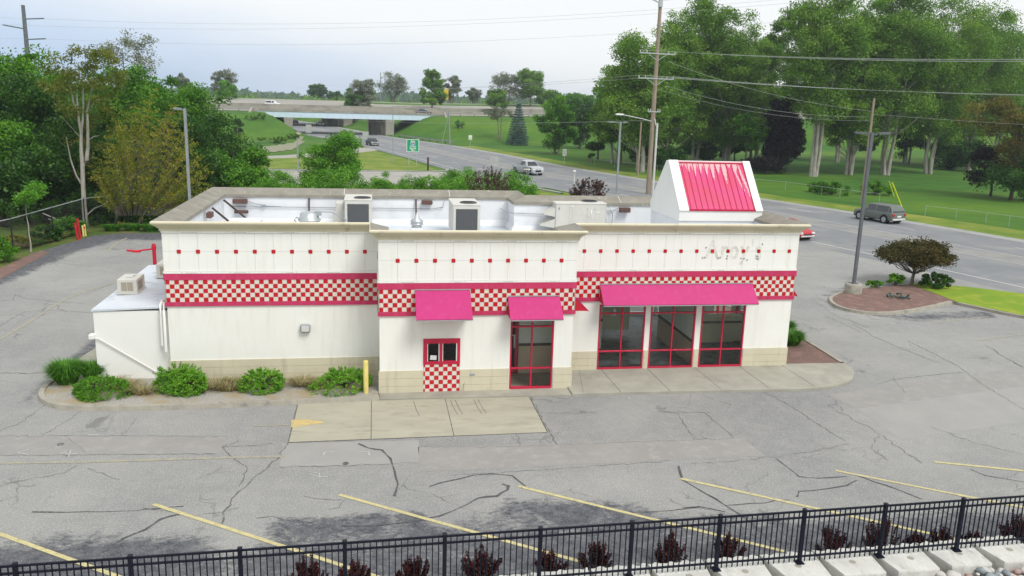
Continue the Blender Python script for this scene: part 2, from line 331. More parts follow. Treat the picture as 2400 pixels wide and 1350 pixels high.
# ------------------------------------------------------------ foliage
def foliage(name, cl, leaf, material, parent=None, seed=0, up_=.35, asp=.6, fill=.55):
    """cl: (x,y,z,rx,ry,rz,n) clumps; every leaf cluster one bent quad"""
    rg = np.random.default_rng(seed); P = []; T = []
    for (x, y, z, rx, ry, rz, n) in cl:
        n = int(n); d = rg.normal(size=(n, 3)); d /= np.linalg.norm(d, axis=1)[:, None]
        rr = rg.random(n)**fill; P.append(np.column_stack([x+d[:, 0]*rx*rr, y+d[:, 1]*ry*rr, z+d[:, 2]*rz*rr]))
        t0 = rg.random(); T.append(np.clip(t0*.6+.2+rg.normal(size=n)*.16, 0, 1))
    P = np.vstack(P); T = np.concatenate(T); n = len(P)
    nrm = rg.normal(size=(n, 3)); nrm[:, 2] += up_*2; nrm /= np.linalg.norm(nrm, axis=1)[:, None]
    a = np.cross(nrm, rg.normal(size=(n, 3))); a /= np.linalg.norm(a, axis=1)[:, None]; b = np.cross(nrm, a)
    s = (leaf*(.6+.8*rg.random(n)))[:, None]
    V = np.empty((n, 4, 3)); V[:, 0] = P-a*s*.5; V[:, 1] = P-b*s*asp*.5+nrm*s*.12; V[:, 2] = P+a*s*.5; V[:, 3] = P+b*s*asp*.5+nrm*s*.12
    me = bpy.data.meshes.new(name); me.vertices.add(n*4); me.vertices.foreach_set('co', V.astype(np.float32).ravel())
    me.loops.add(n*4); me.loops.foreach_set('vertex_index', np.arange(n*4, dtype=np.int32))
    me.polygons.add(n); me.polygons.foreach_set('loop_start', np.arange(0, n*4, 4, dtype=np.int32))
    try: me.polygons.foreach_set('loop_total', np.full(n, 4, dtype=np.int32))
    except Exception: pass
    me.update(calc_edges=True)
    at = me.attributes.new('tint', 'FLOAT', 'POINT'); at.data.foreach_set('value', np.repeat(T, 4).astype(np.float32))
    me.materials.append(M[material]); o = bpy.data.objects.new(name, me); C.objects.link(o)
    if parent is not None: adopt(o, parent)
    return o
def envelope(rg, h0, h1, R_, shape):
    while True:
        t = rg.random(); x, y = rg.uniform(-1, 1, 2)
        if shape == 'round': w_ = math.sqrt(max(0, 1-(2*t-1)**2))*(.85+.15*t)
        elif shape == 'dome': w_ = math.sqrt(max(0, 1-t**2.2))
        elif shape == 'tall': w_ = (.55+.45*math.sin(math.pi*min(1, t*.95+.1)))*min(1, (1-t)*4+.2)
        elif shape == 'vase': w_ = min(1, .25+t*1.1)*min(1, (1-t)*3.2+.25)
        else: w_ = 1
        if x*x+y*y <= w_*w_: return x*R_, y*R_, h0+t*(h1-h0), w_*R_
def tree(name, label, x, y, h, cw, base=.25, mt='leaf', bark='bark', ncl=60, leaf=.3, nleaf=160, shape='round', seed=1, trunks=1, tr=.25, z0=0, group=None, cat='tree', lean=(0, 0), cs=.16, limbs=True, up_=.35, spread=.12, asp=.6, sy=1.0, lobe=6, lr=.42):
    rg = np.random.default_rng(seed); t = thing(name, label, cat, (x, y, z0), group)
    cl = []; b = MB(); cents = []
    R_ = cw/2
    nlob = max(3, int(ncl/lobe)); lobes = [envelope(rg, base*h+R_*cs, h-R_*cs*.8, R_*(1-cs*.9), shape) for _ in range(nlob)]; LR = R_*lr
    for i in range(ncl):
        lb_ = lobes[i % nlob]; dv = rg.normal(size=3); dv /= np.linalg.norm(dv); dv *= LR*rg.random()**.4*(.55+.75*((i % nlob)*.618 % 1))
        px, py, pz, wr = lb_[0]+dv[0], lb_[1]+dv[1], lb_[2]+dv[2]*.75, lb_[3]
        pz = min(max(pz, base*h*.8), h-R_*cs*.5)
        # push outwards so that the inside stays open
        q = math.hypot(px, py)/(wr+1e-6)
        if q < .55 and rg.random() < .5: px *= 1.5; py *= 1.5
        py *= sy
        k = pz/h; px += lean[0]*k; py += lean[1]*k
        rr = R_*cs*rg.uniform(.7, 1.45)
        cl.append((x+px, y+py, z0+pz, rr*1.15, rr*1.15, rr*.8, nleaf*rg.uniform(.5, 1.4))); cents.append((px, py, pz, rr))
    stems = []
    for s in range(trunks):
        an = 2*math.pi*s/trunks+rg.random(); off = 0 if trunks == 1 else tr*1.6
        bx, by = math.cos(an)*off, math.sin(an)*off
        out = 0 if trunks == 1 else R_*spread
        top = h*(.82 if trunks == 1 else rg.uniform(.62, .85))
        pts = []; rs = []
        for j in range(8):
            k = j/7; pts.append((x+bx+math.cos(an)*out*k**1.2+lean[0]*k*top/h+rg.normal()*R_*.018*(j > 0), y+by+math.sin(an)*out*k**1.2+lean[1]*k*top/h+rg.normal()*R_*.018*(j > 0), z0+top*k-.1*(j == 0)))
            rs.append(tr*(1.25 if j == 0 else 1)*(1-.85*k))
        b.tube(pts, rs, 8); stems.append(pts)
    if limbs:
        for (px, py, pz, rr) in cents[::2 if ncl > 30 else 1]:
            st = stems[int(rg.integers(len(stems)))]
            zt = z0+max(base*h*.55, pz-math.hypot(px, py)*rg.uniform(.55, .95)); j = min(range(len(st)), key=lambda i: abs(st[i][2]-zt)); a = np.array(st[j]); e = np.array((x+px, y+py, z0+pz))
            mid = (a+e)/2+np.array((0, 0, -.06*np.linalg.norm(e-a)))+rg.normal(size=3)*.04*np.linalg.norm(e-a); r_ = tr*.32*(1-.6*j/7)
            b.tube([a, mid, e], [r_, r_*.6, r_*.2], 5)
    b.build('trunk', bark, t)
    foliage('crown', cl, leaf, mt, t, seed+100, up_, asp)
    return t
def bush(name, label, x, y, h, w_, mt='leaf', leaf=.08, ncl=26, nleaf=160, seed=1, z0=0, group=None, cat='bush', sy=.9, up_=.4, cs=.3, stick=True, asp=.6):
    rg = np.random.default_rng(seed); t = thing(name, label, cat, (x, y, z0), group); cl = []; b = MB()
    for i in range(ncl):
        an = rg.random()*2*math.pi; rad = math.sqrt(rg.random())*.8; k = rad
        px = math.cos(an)*rad*w_/2; py = math.sin(an)*rad*w_/2*sy; pz = h*(.08+.76*math.sqrt(max(0, 1-k*k))*rg.uniform(.0, 1.0)**.6)
        rr = min(w_, h*1.5)/2*cs*rg.uniform(.7, 1.3); cl.append((x+px, y+py, z0+max(pz, rr*.45), rr, rr, rr*.75, nleaf*rg.uniform(.6, 1.3)))
        if i % 2 == 0: b.tube([(x, y, z0), (x+px*.5, y+py*.5, z0+pz*.6), (x+px, y+py, z0+pz)], [.02+h*.012, .012+h*.006, .006], 5)
    b.build('stems', 'barkdark', t)
    foliage('leaves', cl, leaf, mt, t, seed+50, up_, asp)
    return t

def mound(name, label, x, y, h, w_, mt, n=7000, leaf=.055, seed=1, z0=0, group=None, sy=.85, cat='bush', rough=.16, sprig=40, asp=.38):
    rg = np.random.default_rng(seed); t = thing(name, label, cat, (x, y, z0), group)
    K = rg.normal(size=(14, 3)); K /= np.linalg.norm(K, axis=1)[:, None]; amp = rg.uniform(-rough, rough, 14)
    cl = []
    m_ = 420
    for i in range(m_):
        d = rg.normal(size=3); d[2] = abs(d[2])*.9-.12; d /= np.linalg.norm(d); f = 1+float(np.sum(amp*np.maximum(0, K@d-.5)*2.2)); f *= rg.uniform(.78, 1.02)
        rr = w_*.055*rg.uniform(.7, 1.5); cl.append((x+d[0]*w_/2*f, y+d[1]*w_/2*f*sy, z0+max(.03, .16*h+d[2]*h*.80*f), rr, rr, rr*.8, n/m_))
    b = MB()
    for i in range(sprig):
        an = rg.random()*6.283; r_ = rg.random()**.5*.8; p = np.array((x+math.cos(an)*r_*w_/2, y+math.sin(an)*r_*w_/2*sy, z0+h*(.3+.62*math.sqrt(1-r_*r_)))); e = p+np.array((math.cos(an)*.1*w_*r_, math.sin(an)*.08*w_*r_, h*rg.uniform(.05, .16)))
        b.tube([(x, y, z0), p, e], [.012, .008, .002], 4)
        for k in range(3): q = p+(e-p)*k/2; cl.append((q[0], q[1], q[2], .03*w_, .03*w_, .04*w_, 14))
    b.build('stems', 'barkdark', t); foliage('leaves', cl, leaf, mt, t, seed, .45, asp, .8); return t
# ------------------------------------------------------------ terrain
RFAR = [(60, 5), (52.6, 28), (48.9, 42), (45.6, 52), (42.0, 61), (37.2, 78), (33.2, 90), (29.3, 103), (23.8, 130), (16.8, 156), (8.6, 179), (2.2, 197), (-4.5, 225), (-12, 255), (-20, 285), (-36, 335), (-60, 400)]
RNEAR = [(45.0, -12), (37.2, 12), (34.8, 21), (31.7, 31.5), (27.5, 46), (22.6, 63), (18.9, 73.5), (15.0, 82), (10.8, 92.5), (5.6, 117), (-3.2, 154), (-12, 180), (-18.5, 198), (-26, 226), (-34.5, 257), (-43, 287), (-58, 337), (-84, 400)]
def interp(line, y):
    ys = [p[1] for p in line]; xs = [p[0] for p in line]; return float(np.interp(y, ys, xs))
def sst(t): t = max(0.0, min(1.0, t)); return t*t*(3-2*t)
def YF(x): return 197+.075*(x+29)
def ZF(x): return 5.5+max(0, min(2.3, (x-17)*.016))
def terr(x, y):
    d = y-YF(x); W = 38+max(0, min(25, (-25-x)*1.0)) if x < -15 else 40
    z = ZF(x)*sst((d+W)/W)**1.15 if d < 0 else ZF(x)
    if d > 14: z -= .5*sst((d-14)/8)*(1-sst((d-45)/12))
    if d > 48: z = min(z+2.6*sst((d-50)/33), 9.1)
    if d > 150: z += (5.0-z)*sst((d-150)/250)
    if y < 420 and -W < d < 130:
        xl, xr = interp(RNEAR, y), interp(RFAR, y)
        if x > xr: z *= sst((x-xr-1.5)/13)
        elif x < xl: z *= sst((xl-1.5-x)/9)
        else: z = 0
    if y > 1000: z += 0
    return z
def grid(a, b, n): return list(np.linspace(a, b, n))
xs = sorted(set([-3000, -1500, -800, -500, -350, -250, -190]+grid(-150, 130, 113)+[140, 155, 175, 200, 240, 300, 400, 600, 1000, 1800, 3000]))
ys = sorted(set([-300, -120, -60, -30]+grid(-14, 110, 18)+grid(114, 200, 44)+grid(203, 330, 44)+[345, 370, 400, 450, 520, 620, 800, 1100, 1600, 2400, 3600]))
vs = [(x, y, terr(x, y)-.035) for y in ys for x in xs]; nx = len(xs)
b = MB(); b.add(vs, [(j*nx+i, j*nx+i+1, (j+1)*nx+i+1, (j+1)*nx+i) for j in range(len(ys)-1) for i in range(nx-1)], 0, True)
gm = mat('grass', (.026, .095, .004), (.045, .135, .006), .3, .95, .8, 6, c3=(.085, .17, .008), s3=.03, t3=(.45, .65)); M['grass'] = gm
terrain = b.build('ground', gm); struct(terrain)
M['lawn'] = mat('lawn', (.20, .29, .016), (.145, .25, .014), .35, .95, .6, 14, c3=(.28, .31, .03), s3=.9, t3=(.5, .66))
M['meadow'] = mat('meadow', (.135, .205, .014), (.085, .155, .012), .35, .95, .6, 9, c3=(.22, .24, .04), s3=.22, t3=(.45, .66))
M['rough'] = mat('rough', (.05, .10, .016), (.085, .12, .02), .6, .95, .8, 9, c3=(.15, .13, .035), s3=.5, t3=(.52, .66))
def drape(name, poly, off, material, step=2.0):
    P = np.array(poly); x0, y0 = P.min(0); x1, y1 = P.max(0); gx = np.arange(x0, x1+step, step); gy = np.arange(y0, y1+step, step)
    def inside(x, y):
        c = False; n = len(poly); j = n-1
        for i in range(n):
            if (poly[i][1] > y) != (poly[j][1] > y) and x < (poly[j][0]-poly[i][0])*(y-poly[i][1])/(poly[j][1]-poly[i][1])+poly[i][0]: c = not c
            j = i
        return c
    b = MB(); idx = {}
    for i in range(len(gx)-1):
        for j in range(len(gy)-1):
            if inside((gx[i]+gx[i+1])/2, (gy[j]+gy[j+1])/2):
                f = []
                for a, c in ((i, j), (i+1, j), (i+1, j+1), (i, j+1)):
                    if (a, c) not in idx: idx[(a, c)] = len(b.v); b.v.append((float(gx[a]), float(gy[c]), terr(gx[a], gy[c])+off))
                    f.append(idx[(a, c)])
                b.f.append(tuple(f)); b.mi.append(0); b.sm.append(True)
    return struct(b.build(name, material))
# lime strip of mown verge along the far side of the road, and verge round the side road
vg = [(p[0]+.0, p[1]) for p in RFAR[:10]]+[(p[0]+4.5+max(0, (60-p[1])*.05), p[1]+2.0) for p in RFAR[:10]][::-1]
struct(sheet('verge', vg, -.012, 'meadow'))
struct(sheet('verge', [(-45, 90), (9, 90.5), (5.0, 114), (-4, 150), (-10, 140), (-9, 125), (-20, 108), (-45, 106)], -.012, 'meadow'))
struct(sheet('verge', [(-45, 37), (24, 37), (28.3, 40), (22.0, 62.5), (19, 69), (-45, 69)], -.014, 'meadow'))
# ------------------------------------------------------------ roads
def roadmat():
    m = mat('road', (.205, .215, .225), (.175, .185, .195), .35, .9, .2, 30, c3=(.26, .26, .25), s3=.22, t3=(.5, .68)); return m
M['road'] = roadmat()
M['roadedge'] = mat('roadedge', (.33, .335, .32), (.28, .285, .275), .5, .9, c3=(.24, .24, .23), s3=1.5, t3=(.5, .7))
M['sideroad'] = mat('sideroad', (.36, .35, .315), (.31, .30, .27), .4, .9, .1, 20, c3=(.25, .245, .225), s3=.5, t3=(.5, .7))
ysr = [-12, 5, 12, 21, 31.5, 46, 52, 60, 66, 73.5, 82, 92.5, 103, 117, 130, 142, 156, 168, 180, 190, 198, 211, 226, 240, 257, 272, 287, 310, 337, 365, 400]
def across(f): return [(interp(RNEAR, y)*(1-f)+interp(RFAR, y)*f, y) for y in ysr]
b = MB(); A = across(-.03); Bq = across(1.03); n = len(A)
b.add([(p[0], p[1], .004) for p in A]+[(p[0], p[1], .004) for p in Bq], [(i, n+i, n+i+1, i+1) for i in range(n-1)]); struct(b.build('road', 'road'))
b = MB()
for f0, f1 in ((.955, 1.035),):
    A = across(f0); Bq = across(f1); b.add([(p[0], p[1], .010) for p in A]+[(p[0], p[1], .010) for p in Bq], [(i, n+i, n+i+1, i+1) for i in range(n-1)])
struct(b.build('road_edge', 'roadedge'))
M['lanewarm'] = mat('lanewarm', (.27, .265, .25), (.235, .235, .225), .5, .9, c3=(.20, .205, .21), s3=.4, t3=(.45, .65))
A = across(.43); Bq = across(.60); b = MB(); b.add([(p[0], p[1], .009) for p in A]+[(p[0], p[1], .009) for p in Bq], [(i, n+i, n+i+1, i+1) for i in range(n-1)]); struct(b.build('centre_lane', 'lanewarm'))
def resample(line, step):
    out = []; acc = 0
    P = [np.array(p) for p in line]
    for a, c in zip(P[:-1], P[1:]):
        L = np.linalg.norm(c-a); k = 0
        while acc < L: out.append(a+(c-a)*acc/L); acc += step
        acc -= L
    return out
b = MB()
for f in (.235, .785):
    pts = resample(across(f), 1.0)
    for i in range(3, len(pts)-4, 12): ribbon(b, [tuple(pts[i+k]) for k in range(4)], .15, .016)
for f in (.055, ):
    for lo, hi in ((92.5, 400), (-12, 33), (44, 62)):
        pts = [p for p in across(f) if lo <= p[1] <= hi]
        if len(pts) > 1: ribbon(b, pts, .18, .016)
for f in (.435, .595): ribbon(b, across(f), .10, .016)
struct(b.build('lane_marking', 'roadpaint'))
# turn arrow
b = MB(); b.add([(32.0, 60.4, .02), (34.6, 60.1, .02), (34.6, 60.5, .02), (32.0, 60.8, .02)], [(0, 1, 2, 3)]); b.add([(34.4, 59.7, .02), (36.0, 60.2, .02), (34.4, 60.9, .02)], [(0, 1, 2)]); struct(b.build('arrow_marking', 'signwhite'))
# side road with pale kerb, and ramp loop
b = MB(); b.add([(-60, 69.5, .001), (19.6, 69.5, .001), (15.4, 82, .001), (11.2, 90.0, .001), (7, 88.5, .001), (-60, 86.5, .001)], [(0, 1, 2, 3, 4, 5)]); struct(b.build('side_road', 'sideroad'))
b = MB()
for line in ([(-60, 86.5), (7, 88.5), (9.9, 90.6), (10.3, 93)], [(-60, 69.3), (15.5, 69.3), (18.2, 68.0), (20.3, 63)]):
    L, Rr = strip_pts(line, .45); n = len(line)
    b.add([(p[0], p[1], .0) for p in L]+[(p[0], p[1], .0) for p in Rr]+[(p[0], p[1], .14) for p in L]+[(p[0], p[1], .14) for p in Rr], [f for i in range(n-1) for f in ((2*n+i, 3*n+i, 3*n+i+1, 2*n+i+1), (i, 2*n+i, 2*n+i+1, i+1), (n+i, n+i+1, 3*n+i+1, 3*n+i))])
struct(b.build('kerb', 'roadedge'))
b = MB(); ribbon(b, [(-60, 108), (-30, 107.5), (-20, 109), (-13, 115), (-7.5, 124), (-2.5, 137), (1.0, 140)], [5, 5, 5, 5.2, 5.6, 7, 9], .0); struct(b.build('ramp', 'sideroad'))
b = MB(); ribbon(b, [G(1040, 424), G(985, 422), G(930, 425)], [.5, .25, .5], .012); ribbon(b, [G(1000, 427), G(925, 430)], [.3, .2], .014); struct(b.build('lane_marking', 'signwhite'))
drape('gravel_bank', [G(*q) for q in [(600, 346), (650, 341), (688, 334), (697, 324), (686, 316), (704, 322), (711, 334), (694, 349), (645, 357), (600, 361)]], .05, 'dirtbank', 1.0)
# ------------------------------------------------------------ freeway + bridges
def fway(name, d0, d1, off, material='freeway', x0=-420, x1=420):
    b = MB(); X = [x for x in list(np.arange(x0, x1+1, 7.0))]; n = len(X)
    def zz(x, d):
        z = ZF(x); 
        if d > 48: z = min(z+2.6*sst((d-50)/33), 9.1)
        return z+off
    b.add([(x, YF(x)+d0, zz(x, d0)) for x in X]+[(x, YF(x)+(d0+d1)/2, zz(x, (d0+d1)/2)) for x in X]+[(x, YF(x)+d1, zz(x, d1)) for x in X], [f for i in range(n-1) for f in ((i, i+1, n+i+1, n+i), (n+i, n+i+1, 2*n+i+1, 2*n+i))])
    return struct(b.build(name, material))
fway('freeway', .5, 13.8, .06); fway('freeway', 56, 84, .10)
def bridge(label, off, zb, h, dep, piers, barrier=True, xa=-29.5, xb=17.3):
    t = thing('road_bridge', label, 'bridge', (-6, YF(-6)+off, 0))
    def P(x, d, z): return (x, YF(x)+off+d, z)
    b = MB()
    for d in (0, dep*.33, dep*.66, dep-.5):
        b.beam(P(xa, d+.25, zb+h/2), P(xb, d+.25, zb+h/2), .45, h)
    for k in range(28):
        x = xa+.6+k*(xb-xa-1.2)/27; b.beam(P(x, -.03, zb+.05), P(x, -.03, zb+h-.05), .07, .10)
    b.build('girder', 'beam', t)
    b = MB(); b.beam(P(xa-1, dep/2, zb+h+.02), P(xb+1, dep/2, zb+h+.02), dep+.2, .14); b.build('deck', 'bridgeconc', t)
    if barrier:
        b = MB(); b.beam(P(xa-1, .1, zb+h+.28), P(xb+1, .1, zb+h+.28), .3, .36)
        b.beam(P(xa-1, .1, zb+h+.80), P(xb+1, .1, zb+h+.80), .3, .16)
        for k in range(34): x = xa-.7+k*(xb-xa+1.4)/33; b.beam(P(x, .1, zb+h+.45), P(x, .1, zb+h+.74), .22, .5)
        b.beam(P(xa-1, dep-.1, zb+h+.6), P(xb+1, dep-.1, zb+h+.6), .3, .7)
        b.build('parapet', 'bridgeconc', t)
    for (x0, x1) in piers:
        b = MB(); yb = YF(x0)+off; sk = -.36
        def para(u0, u1, v0, v1, z0, z1): b.prism([(u0+sk*v0, yb+v0), (u1+sk*v0, yb+v0), (u1+sk*v1, yb+v1), (u0+sk*v1, yb+v1)], z0, z1)
        para(x0, x1, .1, dep-.2, zb-.6, zb-.02); k = 5
        for i in range(k): v = .15+i*(dep-1.6)/(k-1); para(x0+.1, x1-.1, v, v+1.0, -.1, zb-.6)
        para(x0+.45, x1-.45, .5, dep-.5, -.1, zb-.6); b.build('pier', 'bridgeconc', t)
    for xx, s in ((xa, -1), (xb, 1)):
        b = MB(); y0 = YF(xx)+off; b.box(min(xx, xx+s*1.6), max(xx, xx+s*1.6), y0-.3, y0+dep+.3, zb-2.6, zb+h+.25)
        b.prismx([(y0-.3, zb-1.5), (y0-.3, zb+h+.7), (y0-6.5, zb+h-.9), (y0-6.5, zb-1.5)], xx+s*1.0, xx+s*1.5); b.build('abutment', 'bridgeconc', t)
    return t
bridge('long low highway bridge with pale blue steel girders carried over the road', 0, 4.15, 1.5, 13.9, [(-22.9, -20.6), (2.9, 5.2)])
bridge('second highway bridge seen beneath and behind the pale blue one', 58, 4.6, 1.3, 24, [(-35.5, -33), (-10.0, -7)], True, -46, 4)
def guard(label, pts, hgt=.75, step=3.8):
    t = thing('guardrail', label, 'guardrail', pts[0]); b = MB()
    for a, c in zip(pts[:-1], pts[1:]):
        b.beam((a[0], a[1], a[2]+hgt-.15), (c[0], c[1], c[2]+hgt-.15), .09, .30)
    b.build('rail', 'roadedge', t); b = MB(); PP = resample([(p[0], p[1]) for p in pts], step)
    for q in PP: z = terr(q[0], q[1]); b.box(q[0]-.07, q[0]+.07, q[1]-.02, q[1]+.16, z-.1, z+hgt)
    b.build('post', 'brown', t); b.bm = None
guard('steel guardrail along the right embankment top beside the freeway', [(x, YF(x)+.1, ZF(x)) for x in range(19, 240, 12)])
guard('steel guardrail on the left embankment running up to the bridge', [(x, YF(x)+.1, ZF(x)) for x in range(-140, -28, 10)])
guard('steel guardrail beside the road at the foot of the right slope', [(6.2, 190, 0), (10.2, 178, 0), (14.5, 168, .0), (17.5, 162, 0)])
def bwall(label, d, h, x0, x1):
    b = MB(); X = list(range(x0, x1, 14))
    for a, c in zip(X[:-1], X[1:]):
        fz = lambda x: ZF(x)+(0 if d < 48 else min(2.6*sst((d-50)/33), 9.1-ZF(x)))
        za, zc = fz(a), fz(c)
        b.beam((a, YF(a)+d, za+h/2), (c, YF(c)+d, zc+h/2), .35, h)
    tag(b.build('barrier_wall', 'bridgeconc'), label, 'barrier')
bwall('pale concrete barrier along the near lanes of the freeway, behind the bridge rail', 13.9, .85, -270, 260)
bwall('pale concrete barrier on the farther raised freeway lanes below the skyline', 55, 1.2, -330, 360)
# ------------------------------------------------------------ parking lot with worn sealcoat
LOT = [(-20.2, -11.6), (60, -11.2), (52, -11), (45.3, -11), (37.4, 12), (35.0, 21), (31.9, 31.5), (29.3, 40), (24, 41), (14, 37), (-12, 34.8), (-15.6, 34.5), (-17.6, 34.4), (-19.3, 33.2), (-19.5, 31.5), (-20.6, 26.5), (-19.7, 20), (-20.2, 10)]
lm = bpy.data.materials.new('asphalt'); lm.use_nodes = True; nt = lm.node_tree; pb = nt.nodes['Principled BSDF']; pb.inputs['Roughness'].default_value = .88; pb.inputs['Specular IOR Level'].default_value = .25
tc = N(nt, 'ShaderNodeTexCoord'); OB = tc.outputs['Object']
def noi(s, d=5, rgh=.6, st=None, dist=0):
    src = OB
    if st: q = N(nt, 'ShaderNodeMapping'); q.inputs['Scale'].default_value = st; L_(nt, OB, q.inputs[0]); src = q.outputs[0]
    n_ = N(nt, 'ShaderNodeTexNoise'); n_.inputs['Scale'].default_value = s; n_.inputs['Detail'].default_value = d; n_.inputs['Roughness'].default_value = rgh; n_.inputs['Distortion'].default_value = dist; L_(nt, src, n_.inputs[0]); return n_.outputs[0]
def rng(s, a, c, lo=0, hi=1):
    q = N(nt, 'ShaderNodeMapRange'); q.inputs[1].default_value = a; q.inputs[2].default_value = c; q.inputs[3].default_value = lo; q.inputs[4].default_value = hi; L_(nt, s, q.inputs[0]); return q.outputs[0]
def mixc(f, a, c):
    q = N(nt, 'ShaderNodeMixRGB')
    for i, s in ((0, f), (1, a), (2, c)):
        if isinstance(s, (tuple, float)): q.inputs[i].default_value = s if isinstance(s, float) else tuple(s)+(1,)
        else: L_(nt, s, q.inputs[i])
    return q.outputs[0]
def mth(op, a, c):
    q = N(nt, 'ShaderNodeMath', operation=op)
    for i, s in ((0, a), (1, c)):
        if isinstance(s, (int, float)): q.inputs[i].default_value = s
        else: L_(nt, s, q.inputs[i])
    return q.outputs[0]
base = mixc(rng(noi(.35, 6, .6), .35, .65), (.240, .242, .234), (.292, .291, .276))
base = mixc(rng(noi(.11, 4), .45, .68), base, (.205, .208, .206))
base = mixc(mth('MULTIPLY', rng(noi(2.2, 7, .75), .46, .66), .35), base, (.36, .352, .325))
sp = noi(26, 2, .7); base = mixc(rng(sp, .54, .66), base, (.42, .415, .39)); base = mixc(rng(noi(31, 2, .7), .60, .72), base, (.14, .14, .14))
vo = N(nt, 'ShaderNodeTexVoronoi', feature='DISTANCE_TO_EDGE'); vo.inputs['Scale'].default_value = .55
wn = N(nt, 'ShaderNodeTexNoise'); wn.inputs['Scale'].default_value = 1.1; wn.inputs['Detail'].default_value = 5; L_(nt, OB, wn.inputs[0])
vm = N(nt, 'ShaderNodeVectorMath', operation='MULTIPLY_ADD'); L_(nt, wn.outputs['Color'], vm.inputs[0]); vm.inputs[1].default_value = (1.3, 1.3, 0); L_(nt, OB, vm.inputs[2]); L_(nt, vm.outputs[0], vo.inputs[0])
ck = rng(vo.outputs[0], .004, .014, 1, 0); ckm = mth('MULTIPLY', ck, rng(noi(.28, 3), .52, .60)); base = mixc(mth('MULTIPLY', ckm, .6), base, (.12, .12, .115))
at = N(nt, 'ShaderNodeAttribute', attribute_name='seal')
sm_ = mth('ADD', at.outputs['Fac'], mth('ADD', mth('MULTIPLY', mth('SUBTRACT', noi(.8, 8, .7, None, .8), .5), 1.0), mth('MULTIPLY', mth('SUBTRACT', noi(7, 6, .8, (.7, 1.3, 1)), .5), 1.1)))
seal = rng(sm_, .44, .70); scol = mixc(rng(noi(3.2, 6, .75), .40, .68), (.045, .049, .064), (.14, .142, .15)); scol = mixc(rng(noi(22, 2, .7), .60, .72), scol, (.33, .33, .325))
base = mixc(mth('MULTIPLY', seal, .92), base, scol)
L_(nt, base, pb.inputs['Base Color']); bp = N(nt, 'ShaderNodeBump'); bp.inputs['Strength'].default_value = .5; bp.inputs['Distance'].default_value = .02; L_(nt, noi(45, 3), bp.inputs['Height']); L_(nt, bp.outputs[0], pb.inputs['Normal'])
M['asphalt'] = lm
# grid mesh clipped to the lot polygon
bm = bmesh.new(); f = bm.faces.new([bm.verts.new((x, y, 0)) for x, y in LOT]); f.normal_update()
if f.normal.z < 0: f.normal_flip()
bmesh.ops.triangulate(bm, faces=bm.faces[:])
for k in np.arange(-20, 61, .8): bmesh.ops.bisect_plane(bm, geom=bm.verts[:]+bm.edges[:]+bm.faces[:], plane_co=(k, 0, 0), plane_no=(1, 0, 0))
for k in np.arange(-11, 41, .8): bmesh.ops.bisect_plane(bm, geom=bm.verts[:]+bm.edges[:]+bm.faces[:], plane_co=(0, k, 0), plane_no=(0, 1, 0))
me = bpy.data.meshes.new('parking_lot'); bm.to_mesh(me); bm.free(); me.materials.append(lm)
def segd(x, y, a, c):
    ax, ay = a; cx, cy = c; L = (cx-ax)**2+(cy-ay)**2; t = max(0, min(1, ((x-ax)*(cx-ax)+(y-ay)*(cy-ay))/L)); return math.hypot(x-ax-t*(cx-ax), y-ay-t*(cy-ay))
SEAL = [((-20, -10.8), (-5, -10.2), 1.3, .9), ((-5, -10.7), (20, -10.7), .9, .74), ((1.5, -9.9), (6, -10.2), .8, .62), ((-9, -9.2), (-5.2, -9.4), .7, .62), ((-5, -10.6), (-1, -10.9), .7, .66), ((-2.2, -9.3), (.6, -9.1), .9, .72), ((0, -10.9), (12, -10.9), .8, .62), ((3.3, -8.8), (6.2, -9.3), .9, .74), ((7.2, -9.6), (9.5, -10), .7, .6), ((12, -10.7), (18, -10.6), 1.0, .66), ((-20.5, 17), (-20, 25), 1.7, .85), ((-20, 25), (-18.3, 33), 1.5, .8), ((-18, 33.3), (-8, 33), 1.9, .8), ((23.0, 11), (25.5, 9.0), .6, .66), ((25.5, 8.9), (30.2, 9.3), .8, .68), ((23.5, 12.8), (26.5, 15.3), .7, .6), ((26.5, 15.6), (30, 16.2), .7, .45), ((18.7, 8), (18.75, 2), .35, .6), ((18.75, 2), (18.0, .0), .25, .5), ((-11.3, -.3), (-11.35, 2.4), .18, .5), ((-11.1, 3.0), (-11.0, 8.5), .7, .6), ((-7, -1.8), (-4, -1.6), .4, .38), ((6, -2), (7.5, -2), .3, .48), ((-9, -1.25), (6, -1.05), .12, .42), ((6, -1.1), (14, -1.15), .15, .42)]
vals = []
for v in me.vertices:
    x, y = v.co.x, v.co.y; s = 0
    for a, c, rad, st in SEAL: s = max(s, st*(1-sst((segd(x, y, a, c)-rad*.5)/(rad*1.2))))
    vals.append(s)
at_ = me.attributes.new('seal', 'FLOAT', 'POINT'); at_.data.foreach_set('value', vals)
o = bpy.data.objects.new('parking_lot', me); C.objects.link(o); struct(o)
# repaired patches in a smoother, browner mix
M['patch'] = mat('patch', (.285, .278, .262), (.26, .254, .24), .7, .85, .25, 40, c3=(.32, .31, .29), s3=2.5, t3=(.5, .7))
M['patchlight'] = mat('patchlight', (.315, .312, .295), (.285, .283, .27), .7, .85, .25, 40)
for pts, mt_ in ([(980, 1048), (1740, 1028), (1795, 1068), (985, 1106)], 'patch'), ([(0, 1022), (528, 1022), (518, 1062), (0, 1068)], 'patch'), ([(2010, 958), (2400, 905), (2400, 990), (2110, 1030)], 'patchlight'), ([(1940, 925), (2400, 860), (2400, 905), (2010, 958)], 'patch'), ([(665, 1040), (982, 1032), (982, 1086), (655, 1095)], 'patchlight'):
    sheet('asphalt_patch', [G(*q) for q in pts], .003, mt_)
